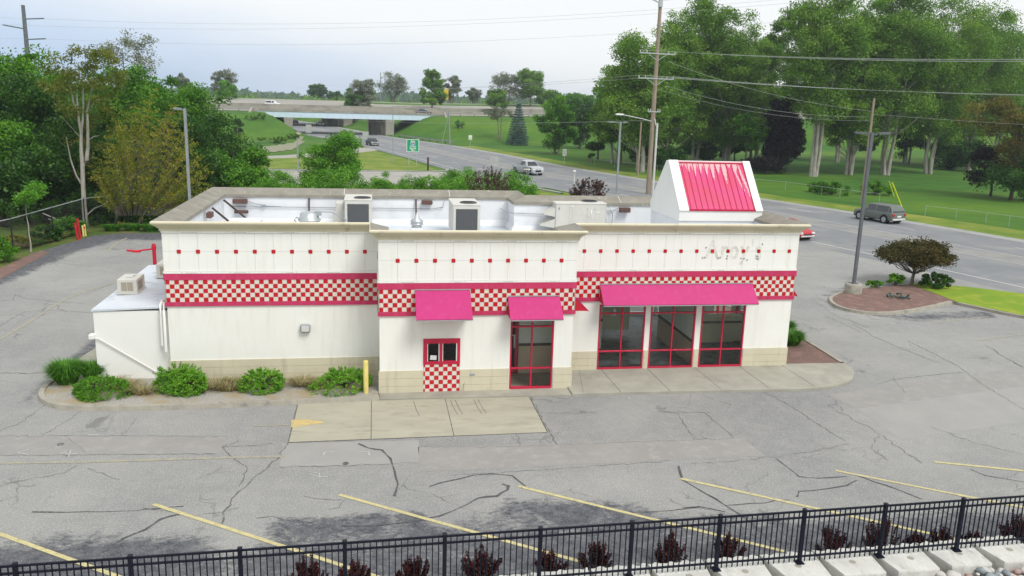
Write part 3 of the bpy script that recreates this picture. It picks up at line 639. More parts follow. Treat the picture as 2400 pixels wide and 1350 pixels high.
# cracks and tar seams traced on the asphalt
rg = np.random.default_rng(5)
def wob(px, w0, b, z=.007, amp=.05, sub=6):
    P = [np.array(G(*q)) for q in px]; out = []
    for a, c in zip(P[:-1], P[1:]):
        n_ = max(2, int(np.linalg.norm(c-a)*sub))
        for k in range(n_): out.append(a+(c-a)*k/n_+rg.normal(size=2)*amp*(k > 0))
    out.append(P[-1]); ribbon(b, [tuple(p) for p in out], [w0*rg.uniform(.35, 1.4) for _ in out], z)
b = MB()
for l, w_ in (([(840, 1040), (862, 1050), (895, 1055), (915, 1075), (925, 1105), (933, 1135), (924, 1163)], .055), ([(1006, 1141), (1050, 1128), (1110, 1114), (1150, 1111), (1200, 1115), (1232, 1140)], .04), ([(800, 1233), (870, 1233), (960, 1222), (1030, 1210), (1100, 1180), (1120, 1168), (1165, 1163), (1190, 1148), (1192, 1139), (1178, 1135)], .06), ([(240, 1295), (290, 1262), (340, 1242), (375, 1218), (400, 1210), (430, 1204)], .055), ([(75, 1200), (160, 1201), (240, 1200), (320, 1197), (365, 1193), (430, 1187)], .035), ([(1590, 1092), (1600, 1125), (1650, 1155), (1700, 1185), (1760, 1225), (1830, 1290)], .045), ([(1820, 1076), (1845, 1095), (1872, 1117), (1920, 1121), (1985, 1117)], .04), ([(1868, 1165), (1872, 1152), (1930, 1147), (1985, 1138), (2008, 1126)], .04), ([(1990, 1108), (2050, 1130), (2110, 1150), (2160, 1170)], .05), ([(2190, 1190), (2250, 1215), (2320, 1250)], .045), ([(2275, 1100), (2310, 1115), (2400, 1130)], .03), ([(1700, 1185), (1760, 1180), (1850, 1172)], .03), ([(1600, 1190), (1640, 1188), (1700, 1200)], .03), ([(1405, 1190), (1460, 1200), (1560, 1198), (1640, 1188)], .03)):
    wob(l, w_*1.25, b, .0075, .018, 3)
struct(b.build('tar_seam', 'tar'))
b = MB()
for l, w_ in (([(675, 1040), (655, 1072), (620, 1102), (590, 1125), (565, 1148), (540, 1178), (522, 1202), (520, 1228)], .05), ([(560, 1030), (540, 1042), (520, 1048), (550, 1078), (580, 1098), (560, 1140)], .035), ([(520, 1048), (590, 1045), (640, 1040)], .03), ([(1785, 916), (1850, 950), (1910, 990), (1980, 1034)], .035), ([(1948, 955), (1960, 962), (2050, 1010), (2100, 1045), (2160, 1085)], .025), ([(1247, 930), (1262, 965), (1280, 1000), (1305, 1043)], .035), ([(1266, 968), (1400, 968)], .025), ([(1540, 965), (1590, 970), (1625, 1030)], .025), ([(1655, 970), (1690, 1000), (1720, 1025)], .025), ([(1540, 965), (1600, 966), (1665, 967)], .03), ([(1210, 1015), (1218, 1046)], .025), ([(0, 1022), (200, 1022), (420, 1022), (530, 1023)], .02), ([(0, 1068), (300, 1066), (500, 1064)], .02), ([(655, 1095), (800, 1092), (980, 1084)], .025), ([(980, 1048), (1200, 1047), (1500, 1036), (1720, 1028)], .018), ([(1060, 1116), (1200, 1105), (1350, 1096), (1500, 1085), (1570, 1080)], .02), ([(1620, 1086), (1750, 1078), (1900, 1060), (1990, 1040)], .02), ([(0, 610), (60, 605), (130, 616), (220, 625)], .03), ([(0, 575), (60, 580), (150, 572), (250, 560), (340, 552)], .03), ([(0, 705), (30, 706), (35, 690), (60, 700), (200, 712)], .03), ([(0, 765), (30, 745), (60, 730), (120, 727), (240, 735)], .025), ([(0, 875), (60, 876), (140, 874), (175, 866)], .05), ([(0, 1010), (60, 985), (110, 945)], .02), ([(100, 1022), (160, 985), (200, 955)], .02), ([(285, 1022), (320, 980)], .02), ([(200, 690), (300, 650), (360, 630)], .03), ([(240, 608), (320, 590), (400, 575)], .03), ([(2000, 760), (2050, 790), (2120, 820), (2200, 850)], .03), ([(2130, 800), (2250, 860), (2300, 900), (2400, 960)], .03), ([(2310, 810), (2350, 835), (2400, 862)], .06), ([(1900, 700), (1960, 740), (2040, 770)], .03), ([(1930, 740), (2000, 770), (2020, 780)], .03), ([(2060, 900), (2090, 890), (2200, 878), (2260, 872)], .03), ([(2090, 880), (2120, 920)], .02), ([(150, 1022), (200, 1060)], .015), ([(0, 1140), (80, 1120), (150, 1110), (180, 1092)], .02), ([(205, 1098), (250, 1115), (280, 1124)], .03), ([(330, 1190), (400, 1200), (460, 1210), (560, 1190)], .02), ([(600, 1215), (640, 1210), (690, 1222), (740, 1215)], .035), ([(665, 1232), (690, 1250), (695, 1275)], .03), ([(710, 1162), (760, 1170), (800, 1172)], .03), ([(770, 1195), (795, 1190), (810, 1170)], .02), ([(2060, 1020), (2040, 1050), (2080, 1080)], .02), ([(2180, 1000), (2290, 1040), (2400, 1065)], .02)):
    wob(l, w_*.8, b, .006, .035, 6)
struct(b.build('crack', 'crack'))
# painted lines
b = MB()
for a, c in (((-8.62, -8.37), (-5.3, -10.62)), ((-5.48, -7.36), (-.0, -11.25)), ((-1.06, -7.31), (4.4, -11.15)), ((3.52, -7.30), (9.0, -11.15)), ((7.97, -7.29), (13.4, -11.1)), (G(2190+0, 1083), G(2400, 1104))):
    ribbon(b, [a, c], .115, .010)
ribbon(b, [(12.52, -7.23), (15.0, -8.95)], .10, .010)
struct(b.build('parking_line', 'ypaint'))
b = MB(); ribbon(b, [(15.0, -8.95), (18.2, -11.1)], .12, .011); struct(b.build('parking_line', 'ypaint'))
b = MB()
ribbon(b, [G(0, 1086), G(200, 1083), G(400, 1077), G(560, 1072), G(668, 1070)], .12, .008)
ribbon(b, [G(-20, 806), G(60, 760), G(140, 708), G(200, 682), G(275, 661), G(330, 650)], .13, .008)
ribbon(b, [G(250, 590), G(275, 568), G(298, 558)], .15, .008)
ribbon(b, [G(2173, 757), G(2318, 742)], .10, .008); ribbon(b, [G(2292, 798), G(2400, 783)], .10, .008)
ribbon(b, [G(1875, 601), G(1930, 600)], .12, .008)
ribbon(b, [G(593, 998), G(640, 998), G(680, 995)], [.1, .05, .1], .008)
struct(b.build('painted_line', 'ypaintfade'))
M['yarrow'] = mat('yarrow', (.58, .44, .15), (.48, .38, .17), 3, .85, c3=(.37, .34, .24), s3=4, t3=(.5, .65))
sheet('arrow_marking', [G(683, 985), G(722, 984), G(766, 991), G(728, 996), G(690, 1004), G(682, 1002)], .016, 'yarrow')
b = MB()
for l in ([(759, 1067), (760, 1060), (782, 1059)], [(842, 1059), (864, 1059), (866, 1067)], [(68, 1053), (42, 1061), (66, 1066)], [(150, 1063), (166, 1055), (160, 1072), (150, 1063)], [(142, 1064), (182, 1064)], [(744, 1108), (725, 1111), (748, 1118)], [(748, 1109), (750, 1118), (768, 1118)], [(205, 1019), (232, 1020)], [(1458, 929), (1472, 929), (1476, 935)]):
    ribbon(b, [G(*q) for q in l], .03, .009)
struct(b.build('survey_mark', 'roadpaint'))
for px in ((810, 1087), (142, 1042)):
    p = G(*px); b = MB(); b.lathe(p[0], p[1], [(.09, .003), (.085, .02), (.0, .022)], 14); tag(b.build('drain_cap', 'crack'), 'small round dark metal cap in the asphalt '+('just below the concrete pad' if px[0] > 500 else 'beside white survey marks at the left'), 'drain cap')
# concrete pad under the pickup window
b = MB()
xsj = [-2.62, -.28, 2.16, 5.0]
for i in range(3):
    x0, x1 = xsj[i]+(.012 if i else 0), xsj[i+1]-(.012 if i < 2 else 0)
    b.add([(x0, -3.85+.02*i, .012), (x1, -3.83+.02*i, .012), (x1, -.62, .012), (x0, -.62, .012)], [(0, 1, 2, 3)])
struct(b.build('concrete_pad', 'slab'))
sheet('pad_joint', [(-2.66, -3.89), (5.04, -3.80), (5.04, -.60), (-2.66, -.60)], .005, 'crack')
b = MB()
for x0 in (1.1, 2.32, 2.48, 3.1, 3.25): ribbon(b, [(x0, -.8), (x0+.05, -1.6), (x0+.12, -2.1)], .02, .015)
struct(b.build('crack', 'crack'))
# ------------------------------------------------------------ kerbed bed on the left, walk on the right
def kerb(name, outer, inner_off, h=.14, material='curb', closed=True):
    cen = np.mean(outer, axis=0); n = len(outer); P = [np.array(p) for p in outer]; I = []
    for i in range(n):
        a = P[(i-1) % n] if closed or i else P[i]; c = P[(i+1) % n] if closed or i < n-1 else P[i]; d = c-a; d /= np.linalg.norm(d); nn = np.array((-d[1], d[0]))
        if np.dot(nn, cen-P[i]) < 0: nn = -nn
        I.append(P[i]+nn*inner_off)
    b = MB(); vs = [(p[0], p[1], -.02) for p in P]+[(p[0]*.0+P[k][0]+(I[k][0]-P[k][0])*.18, P[k][1]+(I[k][1]-P[k][1])*.18, h) for k, p in enumerate(P)]+[(p[0], p[1], h) for p in I]+[(p[0], p[1], -.02) for p in I]
    m_ = n if closed else n-1
    b.add(vs, [(r*n+i, r*n+(i+1) % n, (r+1)*n+(i+1) % n, (r+1)*n+i) for r in range(3) for i in range(m_)])
    struct(b.build(name, material)); return [tuple(p) for p in I]
def smooth(pts, it=2, closed=False):
    for _ in range(it):
        q = [] if closed else [pts[0]]; n = len(pts)
        for i in range(n if closed else n-1):
            a, c = np.array(pts[i]), np.array(pts[(i+1) % n]); q += [tuple(a*.75+c*.25), tuple(a*.25+c*.75)]
        if not closed: q.append(pts[-1])
        pts = q
    return pts
bedL = smooth([(-10.5, 3.6), (-11.0, 2.6), (-11.15, 1.3), (-10.85, .2), (-10.1, -.55), (-9.0, -.86), (-6, -.92), (-3.2, -.80), (-1.5, -.70), (-.25, -.64), (-.02, -.60)], 2)
I = kerb('curb', bedL, .2, .14, closed=False)
sheet('gravel_bed', I+[(.0, 1.6), (-7.1, 1.6), (-7.1, 2.2), (-10.3, 3.4)], .10, 'gravel')
b = MB(); b.prism([(-11.1, 2.9), (-9.5, 2.1), (-9.5, 12), (-10.6, 12), (-10.7, 6)], -.02, .125); struct(b.build('sidewalk', 'concrete'))
b = MB(); b.prism([(-.02, -.60), (6.5, -.72), (6.6, .3), (0, .3)], -.02, .055); struct(b.build('sidewalk', 'concrete'))
walk = [(6.5, -.74), (8.9, -.72), (12, -.80), (14.4, -.88)]+smooth([(15.4, -.85), (16.5, -.62), (17.4, 0), (18.05, 1.0), (18.15, 1.9)], 2)
b = MB(); b.prism(walk+[(15.6, 1.95), (6.5, 1.95)], -.02, .11); struct(b.build('sidewalk', 'concrete', bevel=.02))
b = MB()
for x0 in (8.2, 9.98, 11.86, 13.67, 15.43): ribbon(b, [(x0, 1.78), (x0+.02, -.76)], .022, .1135)
ribbon(b, [(7.35, 1.78), (6.9, -.70)], .012, .1135)
struct(b.build('sidewalk_joint', 'crack'))
bedR = smooth([(18.15, 1.9), (18.25, 3.4), (18.3, 5.5), (18.2, 8.5), (17.6, 11.2), (16, 12.5), (15.0, 12.6)], 2)
I = kerb('curb', bedR, .18, .14, closed=False)
sheet('mulch_bed', I+[(14.0, 10.0), (15.5, 1.97)], .10, 'mulch')
isl = smooth([G(2400, 748, 0), (31.4, 8.9), (30.3, 11.6), (28.4, 10.9), (26.3, 9.9), (24.6, 9.35), (23.3, 9.9), (22.95, 11.2), (23.5, 12.7), (24.7, 13.9), (26.2, 14.9), (28.2, 15.5)], 2)
isl = smooth([(33.6, 6.4), (31.6, 8.7), (30.4, 11.3), (30.25, 11.5)], 1)+smooth([(30.0, 11.5), (28.2, 10.6), (26.3, 9.75), (24.6, 9.3), (23.3, 9.9), (22.95, 11.2), (23.5, 12.7), (24.7, 13.9), (26.2, 14.9), (28.2, 15.5)], 2)
I = kerb('curb', isl, .2, .14, closed=False)
b = MB(); struct(sheet('mulch_bed', [p for p in I if p[0] < 30.5]+[(30.9, 16.0), (31.6, 11.8)], .10, 'mulch'))
struct(sheet('lawn', [(30.35, 11.55), (31.7, 8.9), (34.2, 6.0), (38.2, 4.0), (37.6, 8.5), (36.6, 12.6), (33.6, 15.2), (30.6, 16.2)], .112, 'lawn'))
# weedy edge, mulch and rough ground on the far left
struct(sheet('rough_ground', [(-60, 5), (-20.0, 5), (-19.7, 20), (-20.6, 26.5), (-19.5, 31.5), (-19.3, 33.2), (-17.6, 34.4), (-12, 34.8), (10, 36.5), (10, 37.5), (-45, 37.5), (-45, 69), (-120, 69), (-120, 5)], -.006, 'rough'))
struct(sheet('mulch_bed', [G(-60, 690), G(0, 655), G(60, 622), G(118, 592), G(95, 588), G(50, 605), G(0, 630), G(-60, 650)], .012, 'mulch'))
# ------------------------------------------------------------ THE BUILDING
ZW, ZB, ZT, ZS, ZFa, ZC = .818, 2.741, 3.859, 4.608, 5.306, 5.65
FOOT = [(-7.05, 1.67), (0, 1.67), (0, 0), (6.6, 0), (6.6, 1.79), (15.58, 1.79), (15.58, 10.05), (6.35, 10.05), (6.35, 11.86), (-7.05, 11.86)]
bld = thing('restaurant', 'white stucco former fast food restaurant with red checker bands and pink awnings', 'restaurant', (4, 5, 0))
def offset_poly(P, o):
    n = len(P); out = []
    for i in range(n):
        a, p, c = np.array(P[i-1]), np.array(P[i]), np.array(P[(i+1) % n]); d1 = (p-a)/np.linalg.norm(p-a); d2 = (c-p)/np.linalg.norm(c-p)
        n1 = np.array((d1[1], -d1[0])); n2 = np.array((d2[1], -d2[0])); q = (n1+n2); q = q/np.dot(q, n1); out.append(tuple(p+q*o))
    return out
def sweep(b, prof, mi=0, P=FOOT, smooth_=False):
    n = len(P); vs = []
    for o, z in prof: vs += [(x, y, z) for x, y in offset_poly(P, o)]
    b.add(vs, [(r*n+i, r*n+(i+1) % n, (r+1)*n+(i+1) % n, (r+1)*n+i) for r in range(len(prof)-1) for i in range(n)], mi, smooth_)
def wall(b, ax, pos, th, u0, u1, z0, z1, op=()):
    us = sorted({u0, u1}|{v for o in op for v in (o[0], o[1]) if u0 < v < u1}); zs = sorted({z0, z1}|{v for o in op for v in (o[2], o[3]) if z0 < v < z1})
    for a, c in zip(us[:-1], us[1:]):
        for e, f in zip(zs[:-1], zs[1:]):
            if any(o[0] <= (a+c)/2 <= o[1] and o[2] <= (e+f)/2 <= o[3] for o in op): continue
            lo, hi = min(pos, pos+th), max(pos, pos+th)
            if ax == 'x': b.box(a, c, lo, hi, e, f)
            else: b.box(lo, hi, a, c, e, f)
WIN = [(8.02, 9.80), (10.0, 11.78), (12.0, 13.76)]; WZ0, WZ1 = .10, 2.60
DOOR = (4.42, 5.94, .06, 2.60); DT = (1.455, 2.705, 1.02, 1.93)
RS = [(2.6, 4.4), (4.6, 6.4), (6.6, 8.4)]
b = MB()
wall(b, 'x', 1.67, .22, -7.05, 0, 0, ZB+.02); wall(b, 'y', 0, .22, .22, 1.67, 0, ZB+.02)
wall(b, 'x', 0, .22, 0, 6.6, 0, ZB+.02, [DOOR, (1.455, 2.705, 1.02, 1.93)]); wall(b, 'y', 6.6, -.22, .22, 1.79, 0, ZB+.02, [(.35, 1.45, .06, 2.5)])
wall(b, 'x', 1.79, .22, 6.6, 15.58, 0, ZB+.02, [(a, c, WZ0, WZ1) for a, c in WIN])
wall(b, 'y', 15.58, -.22, 2.01, 10.05, 0, ZB+.02, [(a, c, WZ0, WZ1) for a, c in RS])
wall(b, 'x', 10.05, -.22, 6.35, 15.36, 0, ZB+.02, [(7.2, 10.2, .2, 2.6), (10.6, 14.6, .2, 2.6)]); wall(b, 'x', 11.86, -.22, -7.05, 6.35, 0, ZB+.02); wall(b, 'y', -7.05, .22, 1.89, 11.64, 0, ZB+.02)  # unseen back wall openings added to let daylight into the dining room
wall(b, 'y', 6.35, -.22, 10.05, 11.64, 0, ZB+.02)
b.build('wall', 'stucco', bld)
# band zone and fascia behind the panels: closed shell from window head to cornice
b = MB(); sweep(b, [(0, ZB), (.03, ZB), (.03, ZT), (.02, ZT), (.02, ZFa+.02), (-.25, ZFa+.02), (-.25, ZB), (0, ZB)]); b.build('fascia', 'joint', bld)
# wainscot boards
def wains(ax, pos, out, u0, u1, op=()):
    b = MB()
    for k in range(3):
        z0, z1 = .0+k*.273+(.007 if k else 0), (k+1)*.273
        wall(b, ax, pos, out*(.035-.004*(k == 2)), u0, u1, z0 if k else -.02, z1, op)
    b.build('wainscot', 'wains', bld)
wains('x', 1.67, -1, -7.085, -.0); wains('x', 0, -1, -.035, 1.453); wains('x', 0, -1, 2.707, 4.40); wains('x', 0, -1, 5.96, 6.635); wains('y', 6.6, 1, .0, .33); wains('y', 6.6, 1, 1.47, 1.755)
wains('x', 1.79, -1, 6.60, 8.0); wains('x', 1.79, -1, 13.78, 15.615); wains('y', 15.58, 1, 1.79, 2.58); wains('y', 15.58, 1, 8.42, 10.05); wains('y', -7.05, -1, 1.67, 11.86)
for a, c in ((9.80, 10.0), (11.78, 12.0)):
    b = MB()
    for k in range(3): b.box(a+.02, c-.02, 1.762, 1.79, k*.273+.007, (k+1)*.273)
    b.build('wainscot', 'wains', bld)
# pink bands + checker tiles
b = MB(); sweep(b, [(.03, ZT), (.058, ZT), (.058, ZT-.215), (.03, ZT-.215)]); sweep(b, [(.03, ZB+.14), (.055, ZB+.14), (.055, ZB-.005), (.0, ZB-.005)])
b.build('pink_band', 'pinkband', bld)
TS = .1524; TZ = ZB+.14
def tiles(ax, pos, out, u0, u1, phase, z0=TZ, rows=5, op=()):
    red, wh, gr = MB(), MB(), MB(); e = .005
    lo, hi = sorted((pos, pos+out*.006)); gr_ = (u0, u1)
    if ax == 'x': gr.box(u0, u1, lo, hi, z0, z0+rows*TS)
    else: gr.box(lo, hi, u0, u1, z0, z0+rows*TS)
    k = 0; u = u0-phase*TS
    while u < u1-.01:
        a, c = max(u, u0)+e, min(u+TS, u1)-e
        for r in range(rows):
            isr = (k+r) % 2 == 0; tgt = red if isr else wh; th = .013 if isr else .010
            if any(o[0] < (a+c)/2 < o[1] for o in op): continue
            if c-a < .02: continue
            lo, hi = sorted((pos, pos+out*th)); zz0, zz1 = z0+r*TS+e, z0+(r+1)*TS-e
            if ax == 'x': tgt.box(a, c, lo, hi, zz0, zz1)
            else: tgt.box(lo, hi, a, c, zz0, zz1)
        k += 1; u += TS
    return red, wh, gr
allr, allw, allg = MB(), MB(), MB()
def merge(A, B): A.add(B.v, B.f)
for ax, pos, out, u0, u1, ph in (('x', 1.64, -1, -7.05, -.03, .15), ('x', -.03, -1, -.0, 6.60, .15), ('x', 1.76, -1, 6.66, 15.58, .4), ('y', 6.63, 1, .0, 1.72, 0), ('y', 15.61, 1, 1.79, 10.05, 0), ('y', -.03, -1, .0, 1.64, 0), ('y', -7.08, -1, 1.67, 11.8, 0)):
    r_, w_, g_ = tiles(ax, pos, out, u0, u1, ph); merge(allr, r_); merge(allw, w_); merge(allg, g_)
allg.build('grout', 'grout', bld); allw.build('white_tiles', 'whitetile', bld); allr.build('red_tiles', 'redtile', bld)
r_, w_, g_ = tiles('x', -.004, -1, 1.46, 2.70, .6, .01, 7); 
q = g_.build('tiled_panel', 'grout', bld); w_.build('white_tiles', 'whitetile', q); r_.build('red_tiles', 'redtile', q)
b = MB(); b.box(1.455, 2.705, -.004, .2, 0, 1.02); b.build('tile_backing', 'stucco', bld)
# sign fascia panels with thin seams, and the trims carrying the old neon brackets
pn, sq, tr_, mk = MB(), MB(), MB(), MB(); PT = .6096; rgp = random.Random(3)
def panels(ax, pos, out, u0, u1, first):
    js = [u0]; u = first
    while u-PT > u0+.05: u -= PT
    while u < u1-.05: js.append(u); u += PT
    js.append(u1); e = .003
    lo, hi = sorted((pos, pos+out*.016))
    for a, c in zip(js[:-1], js[1:]):
        for z0, z1 in ((ZT+.075, ZS), (ZS, ZFa-.075)):
            if ax == 'x': pn.box(a+e, c-e, lo, hi, z0+e, z1-e)
            else: pn.box(lo, hi, a+e, c-e, z0+e, z1-e)
    lo2, hi2 = sorted((pos, pos+out*.03)); s = .066
    for u in js[1:-1]:
        if ax == 'x': sq.bbox(u-s, u+s, pos-.034, pos-.002, ZS-s, ZS+s, .01)
        elif out > 0: sq.bbox(pos+.002, pos+.034, u-s, u+s, ZS-s, ZS+s, .01)
        else: sq.bbox(pos-.034, pos-.002, u-s, u+s, ZS-s, ZS+s, .01)
    for z0, z1 in ((ZT, ZT+.07), (ZFa-.07, ZFa)):
        lo3, hi3 = sorted((pos, pos+out*.045))
        if ax == 'x':
            tr_.box(u0, u1, lo3, hi3, z0+.004, z1)
            u = u0+.8+rgp.random()*.3
            while u < u1-.3:
                zc = (z0+z1)/2; L = rgp.uniform(.12, .26)
                mk.add([(u-L, lo3-.003, zc-.012), (u+L, lo3-.003, zc-.008), (u+L, lo3-.003, zc+.002), (u-L, lo3-.003, zc-.002)], [(0, 1, 2, 3)])
                for s_ in (-1, 1): mk.box(u+s_*(L+.10)-.008, u+s_*(L+.10)+.008, lo3-.012, lo3-.001, zc, zc+.018)
                u += rgp.uniform(1.45, 1.75)
        else: tr_.box(lo3, hi3, u0, u1, z0+.004, z1)
panels('x', 1.65, -1, -7.07, -.02, -6.567); panels('x', -.02, -1, -.02, 6.62, .602); panels('x', 1.77, -1, 6.64, 15.60, 7.079-.36+.0)
panels('y', 6.62, 1, -.02, 1.75, .6); panels('y', 15.60, 1, 1.77, 10.07, 2.4); panels('y', -7.07, -1, 1.65, 11.8, 2.3); panels('y', -.02, -1, -.02, 1.62, .6)
pf = pn.build('sign_panels', 'panel', bld); tr_.build('neon_trim', 'panel', bld); sq.build('accent_tiles', 'redtile', bld); mk.build('bracket_mark', 'bracketmark', bld)
# ghost lettering left by the removed sign
gm_ = bpy.data.materials.new('ghost'); gm_.use_nodes = True; nt = gm_.node_tree; pb = nt.nodes['Principled BSDF']; pb.inputs['Base Color'].default_value = (.48, .41, .32, 1); pb.inputs['Roughness'].default_value = .8
tc = N(nt, 'ShaderNodeTexCoord'); OB = tc.outputs['Object']; L_(nt, rng(noi(2.2, 3), .40, .64, .02, .15), pb.inputs['Alpha'])
M['ghost'] = gm_
def text_mesh(name, body, size, loc, rotx=math.pi/2, rotz=0, sx=1, sy=1, ext=.003, material='signwhite', parent=None, align='CENTER', bold=0.0, space=1.0):
    cu = bpy.data.curves.new(name, 'FONT'); cu.body = body; cu.size = size; cu.extrude = ext; cu.align_x = align; cu.offset = bold; cu.resolution_u = 3; cu.space_character = space
    o = bpy.data.objects.new(name, cu); C.objects.link(o); bpy.context.view_layer.update()
    me = bpy.data.meshes.new_from_object(o.evaluated_get(bpy.context.evaluated_depsgraph_get())); bpy.data.objects.remove(o)
    me.transform(Matrix.Translation(loc) @ Matrix.Rotation(rotz, 4, 'Z') @ Matrix.Rotation(rotx, 4, 'X') @ Matrix.Diagonal((sx, sy, 1, 1))); me.materials.clear(); me.materials.append(M[material])
    o = bpy.data.objects.new(name, me); C.objects.link(o)
    if parent is not None: adopt(o, parent)
    return o
gx0, gz0 = GY(1652, 612, 1.75); gx1, gz1 = GY(1790, 560, 1.75)
text_mesh('ghost_lettering', "Arby's", .98, ((gx0+gx1)/2, 1.752, 4.33), sx=.80, sy=1.02, ext=.001, material='ghost', parent=bld, bold=.018, space=1.12)
b = MB()
for px, py in ((1647, 604), (1652, 603), (1684, 605), (1688, 603), (1703, 606), (1705, 600), (1737, 605), (1744, 606), (1751, 609), (1775, 600), (1777, 607), (1773, 606), (1787, 572), (1655, 580)):
    x_, z_ = GY(px, py, 1.75); b.box(x_-.022, x_+.022, 1.735, 1.753, z_-.022, z_+.022)
b.build('sign_anchor', 'bracketmark', bld)
# cornice and sloping coping
b = MB(); sweep(b, [(0, ZFa-.003), (.085, ZFa), (.09, ZFa+.085), (.13, ZFa+.10), (.135, ZFa+.125), (.165, ZFa+.135), (.17, ZFa+.165), (.215, ZFa+.18), (.235, ZFa+.21), (.27, ZFa+.225), (.305, ZFa+.27), (.31, ZFa+.31), (.295, ZFa+.335), (.27, ZC+.012)], 0, FOOT, False); b.build('cornice', 'cornice', bld)
b = MB(); sweep(b, [(.275, ZC+.011), (-.34, ZC-.24), (-.36, ZC-.36), (-.30, ZC-.37)]); b.build('coping', 'coping', bld)
b = MB()
for (x, y, ax) in ((-7.05, 4.6, 0), (-7.05, 8.3, 0), (-1.5, 11.86, 1), (3.3, 11.86, 1), (11, 10.05, 1), (15.58, 5.5, 0)):
    if ax == 0: b.add([(x-.27*(1 if x < 0 else -1), y, ZC+.014), (x-.27*(1 if x < 0 else -1), y+.02, ZC+.014), (x+.34*(1 if x < 0 else -1), y+.02, ZC-.235), (x+.34*(1 if x < 0 else -1), y, ZC-.235)], [(0, 1, 2, 3)])
    else: b.add([(x, y+.27, ZC+.014), (x+.02, y+.27, ZC+.014), (x+.02, y-.34, ZC-.235), (x, y-.34, ZC-.235)], [(0, 1, 2, 3)])
b.build('coping_joint', 'whitepaint', bld)
RD = 4.05
b = MB(); sweep(b, [(-.30, ZC-.365), (-.28, RD+.28), (-.42, RD+.02), (-.42, RD-.1)]); b.build('parapet_lining', 'roofwall', bld)
b = MB(); P = offset_poly(FOOT, -.24); n = len(P); b.prism(P, RD-.25, RD); b.build('roof_deck', 'roof', bld)
b = MB(); P2 = offset_poly(FOOT, -.23); b.prism(P2, RD-.42, RD-.26); b.build('ceiling', 'wallin', bld)
# battens, conduit, braces on the parapet lining
b = MB()
for x in (-3.05, 1.75): b.beam((x, 11.50, ZC-.38), (x, 11.2, RD+.3), .07, .05)
b.build('batten', 'brown', bld)
b = MB(); b.beam((-6.65, 8.2, ZC-.42), (-5.3, 8.0, RD+.05), .07, .07); b.beam((-6.65, 10.9, ZC-.42), (-5.3, 10.7, RD+.05), .07, .07); b.build('brace', 'brown', bld)
b = MB(); zc = RD+.82
b.tube([(-6.4, 11.50, zc), (-2.2, 11.50, zc-.01), (.2, 11.50, zc-.02), (1.9, 11.50, zc-.03), (2.5, 11.5, zc-.03), (3.0, 11.5, zc+.05), (3.05, 11.5, ZC-.45)], .018, 6)
b.tube([(5.6, 10.9, zc+.1), (5.8, 9.7, zc+.05), (7.4, 9.68, zc)], .018, 6); b.tube([(10.2, 9.68, 5.05), (10.6, 9.68, 5.05), (10.9, 9.66, 5.2)], .018, 6); b.tube([(10.5, 9.66, 5.1), (10.6, 9.6, 4.9), (10.55, 9.5, 4.4), (10.9, 9.3, 4.1)], .022, 6)
b.tube([(-5.9, 11.5, 5.15), (-5.3, 11.48, 4.98), (-4.9, 11.48, 4.9), (-4.3, 11.48, 4.88)], .02, 6); b.box(-5.15, -4.95, 11.42, 11.5, 4.88, 4.97)
b.build('conduit', 'conduit', bld)
b = MB()
for x0, x1, y0, y1, z0, z1 in ((-6.35, -5.72, 11.30, 11.5, 5.02, 5.22), (-6.3, -5.7, 11.3, 11.48, 4.58, 4.72), (2.0, 2.5, 11.3, 11.5, 5.05, 5.24), (10.9, 11.4, 9.45, 9.66, 5.0, 5.22), (-6.66, -6.45, 6.9, 7.4, 4.98, 5.2)):
    b.bbox(x0, x1, y0, y1, z0, z1, .02)
b.build('roof_light', 'rust', bld)
b = MB(); b.box(-5.9, -4.7, 6.6, 8.4, RD, RD+.75); b.build('roof_curb', 'roofwall', bld)
# gable feature
gX0, gX1, gY0, gY1, gZ0 = 11.98, 15.56, 4.86, 8.5, 5.28
gt = thing('roof_gable', 'white gabled roof box with peeling red standing seam panel', 'roof gable', ((gX0+gX1)/2, 6.6, RD))
gZ1, gzr, gyr = gZ0+.42, 7.58, (gY0+gY1)/2
b = MB(); b.prismx([(gY0, gZ0), (gY0, gZ1), (gyr-.12, gzr), (gyr+.12, gzr), (gY1, gZ1), (gY1, gZ0)], gX0, gX1); b.build('gable_body', 'gablewhite', gt, .02)
b = MB(); b.box(gX0+.05, gX1-.05, gY0+.06, gY1-.05, RD, gZ0-.002); b.build('gable_base', 'roofwall', gt)
nrm = np.array((0, -(gzr-gZ1), (gyr-.12-gY0))); nrm /= np.linalg.norm(nrm)
def slope(u, t, o):   # u across 0..1, t from eave 0 to ridge 1
    p = np.array((gX0+(gX1-gX0)*u, gY0+(gyr-.12-gY0)*t, gZ1+(gzr-gZ1)*t)); return p+nrm*o
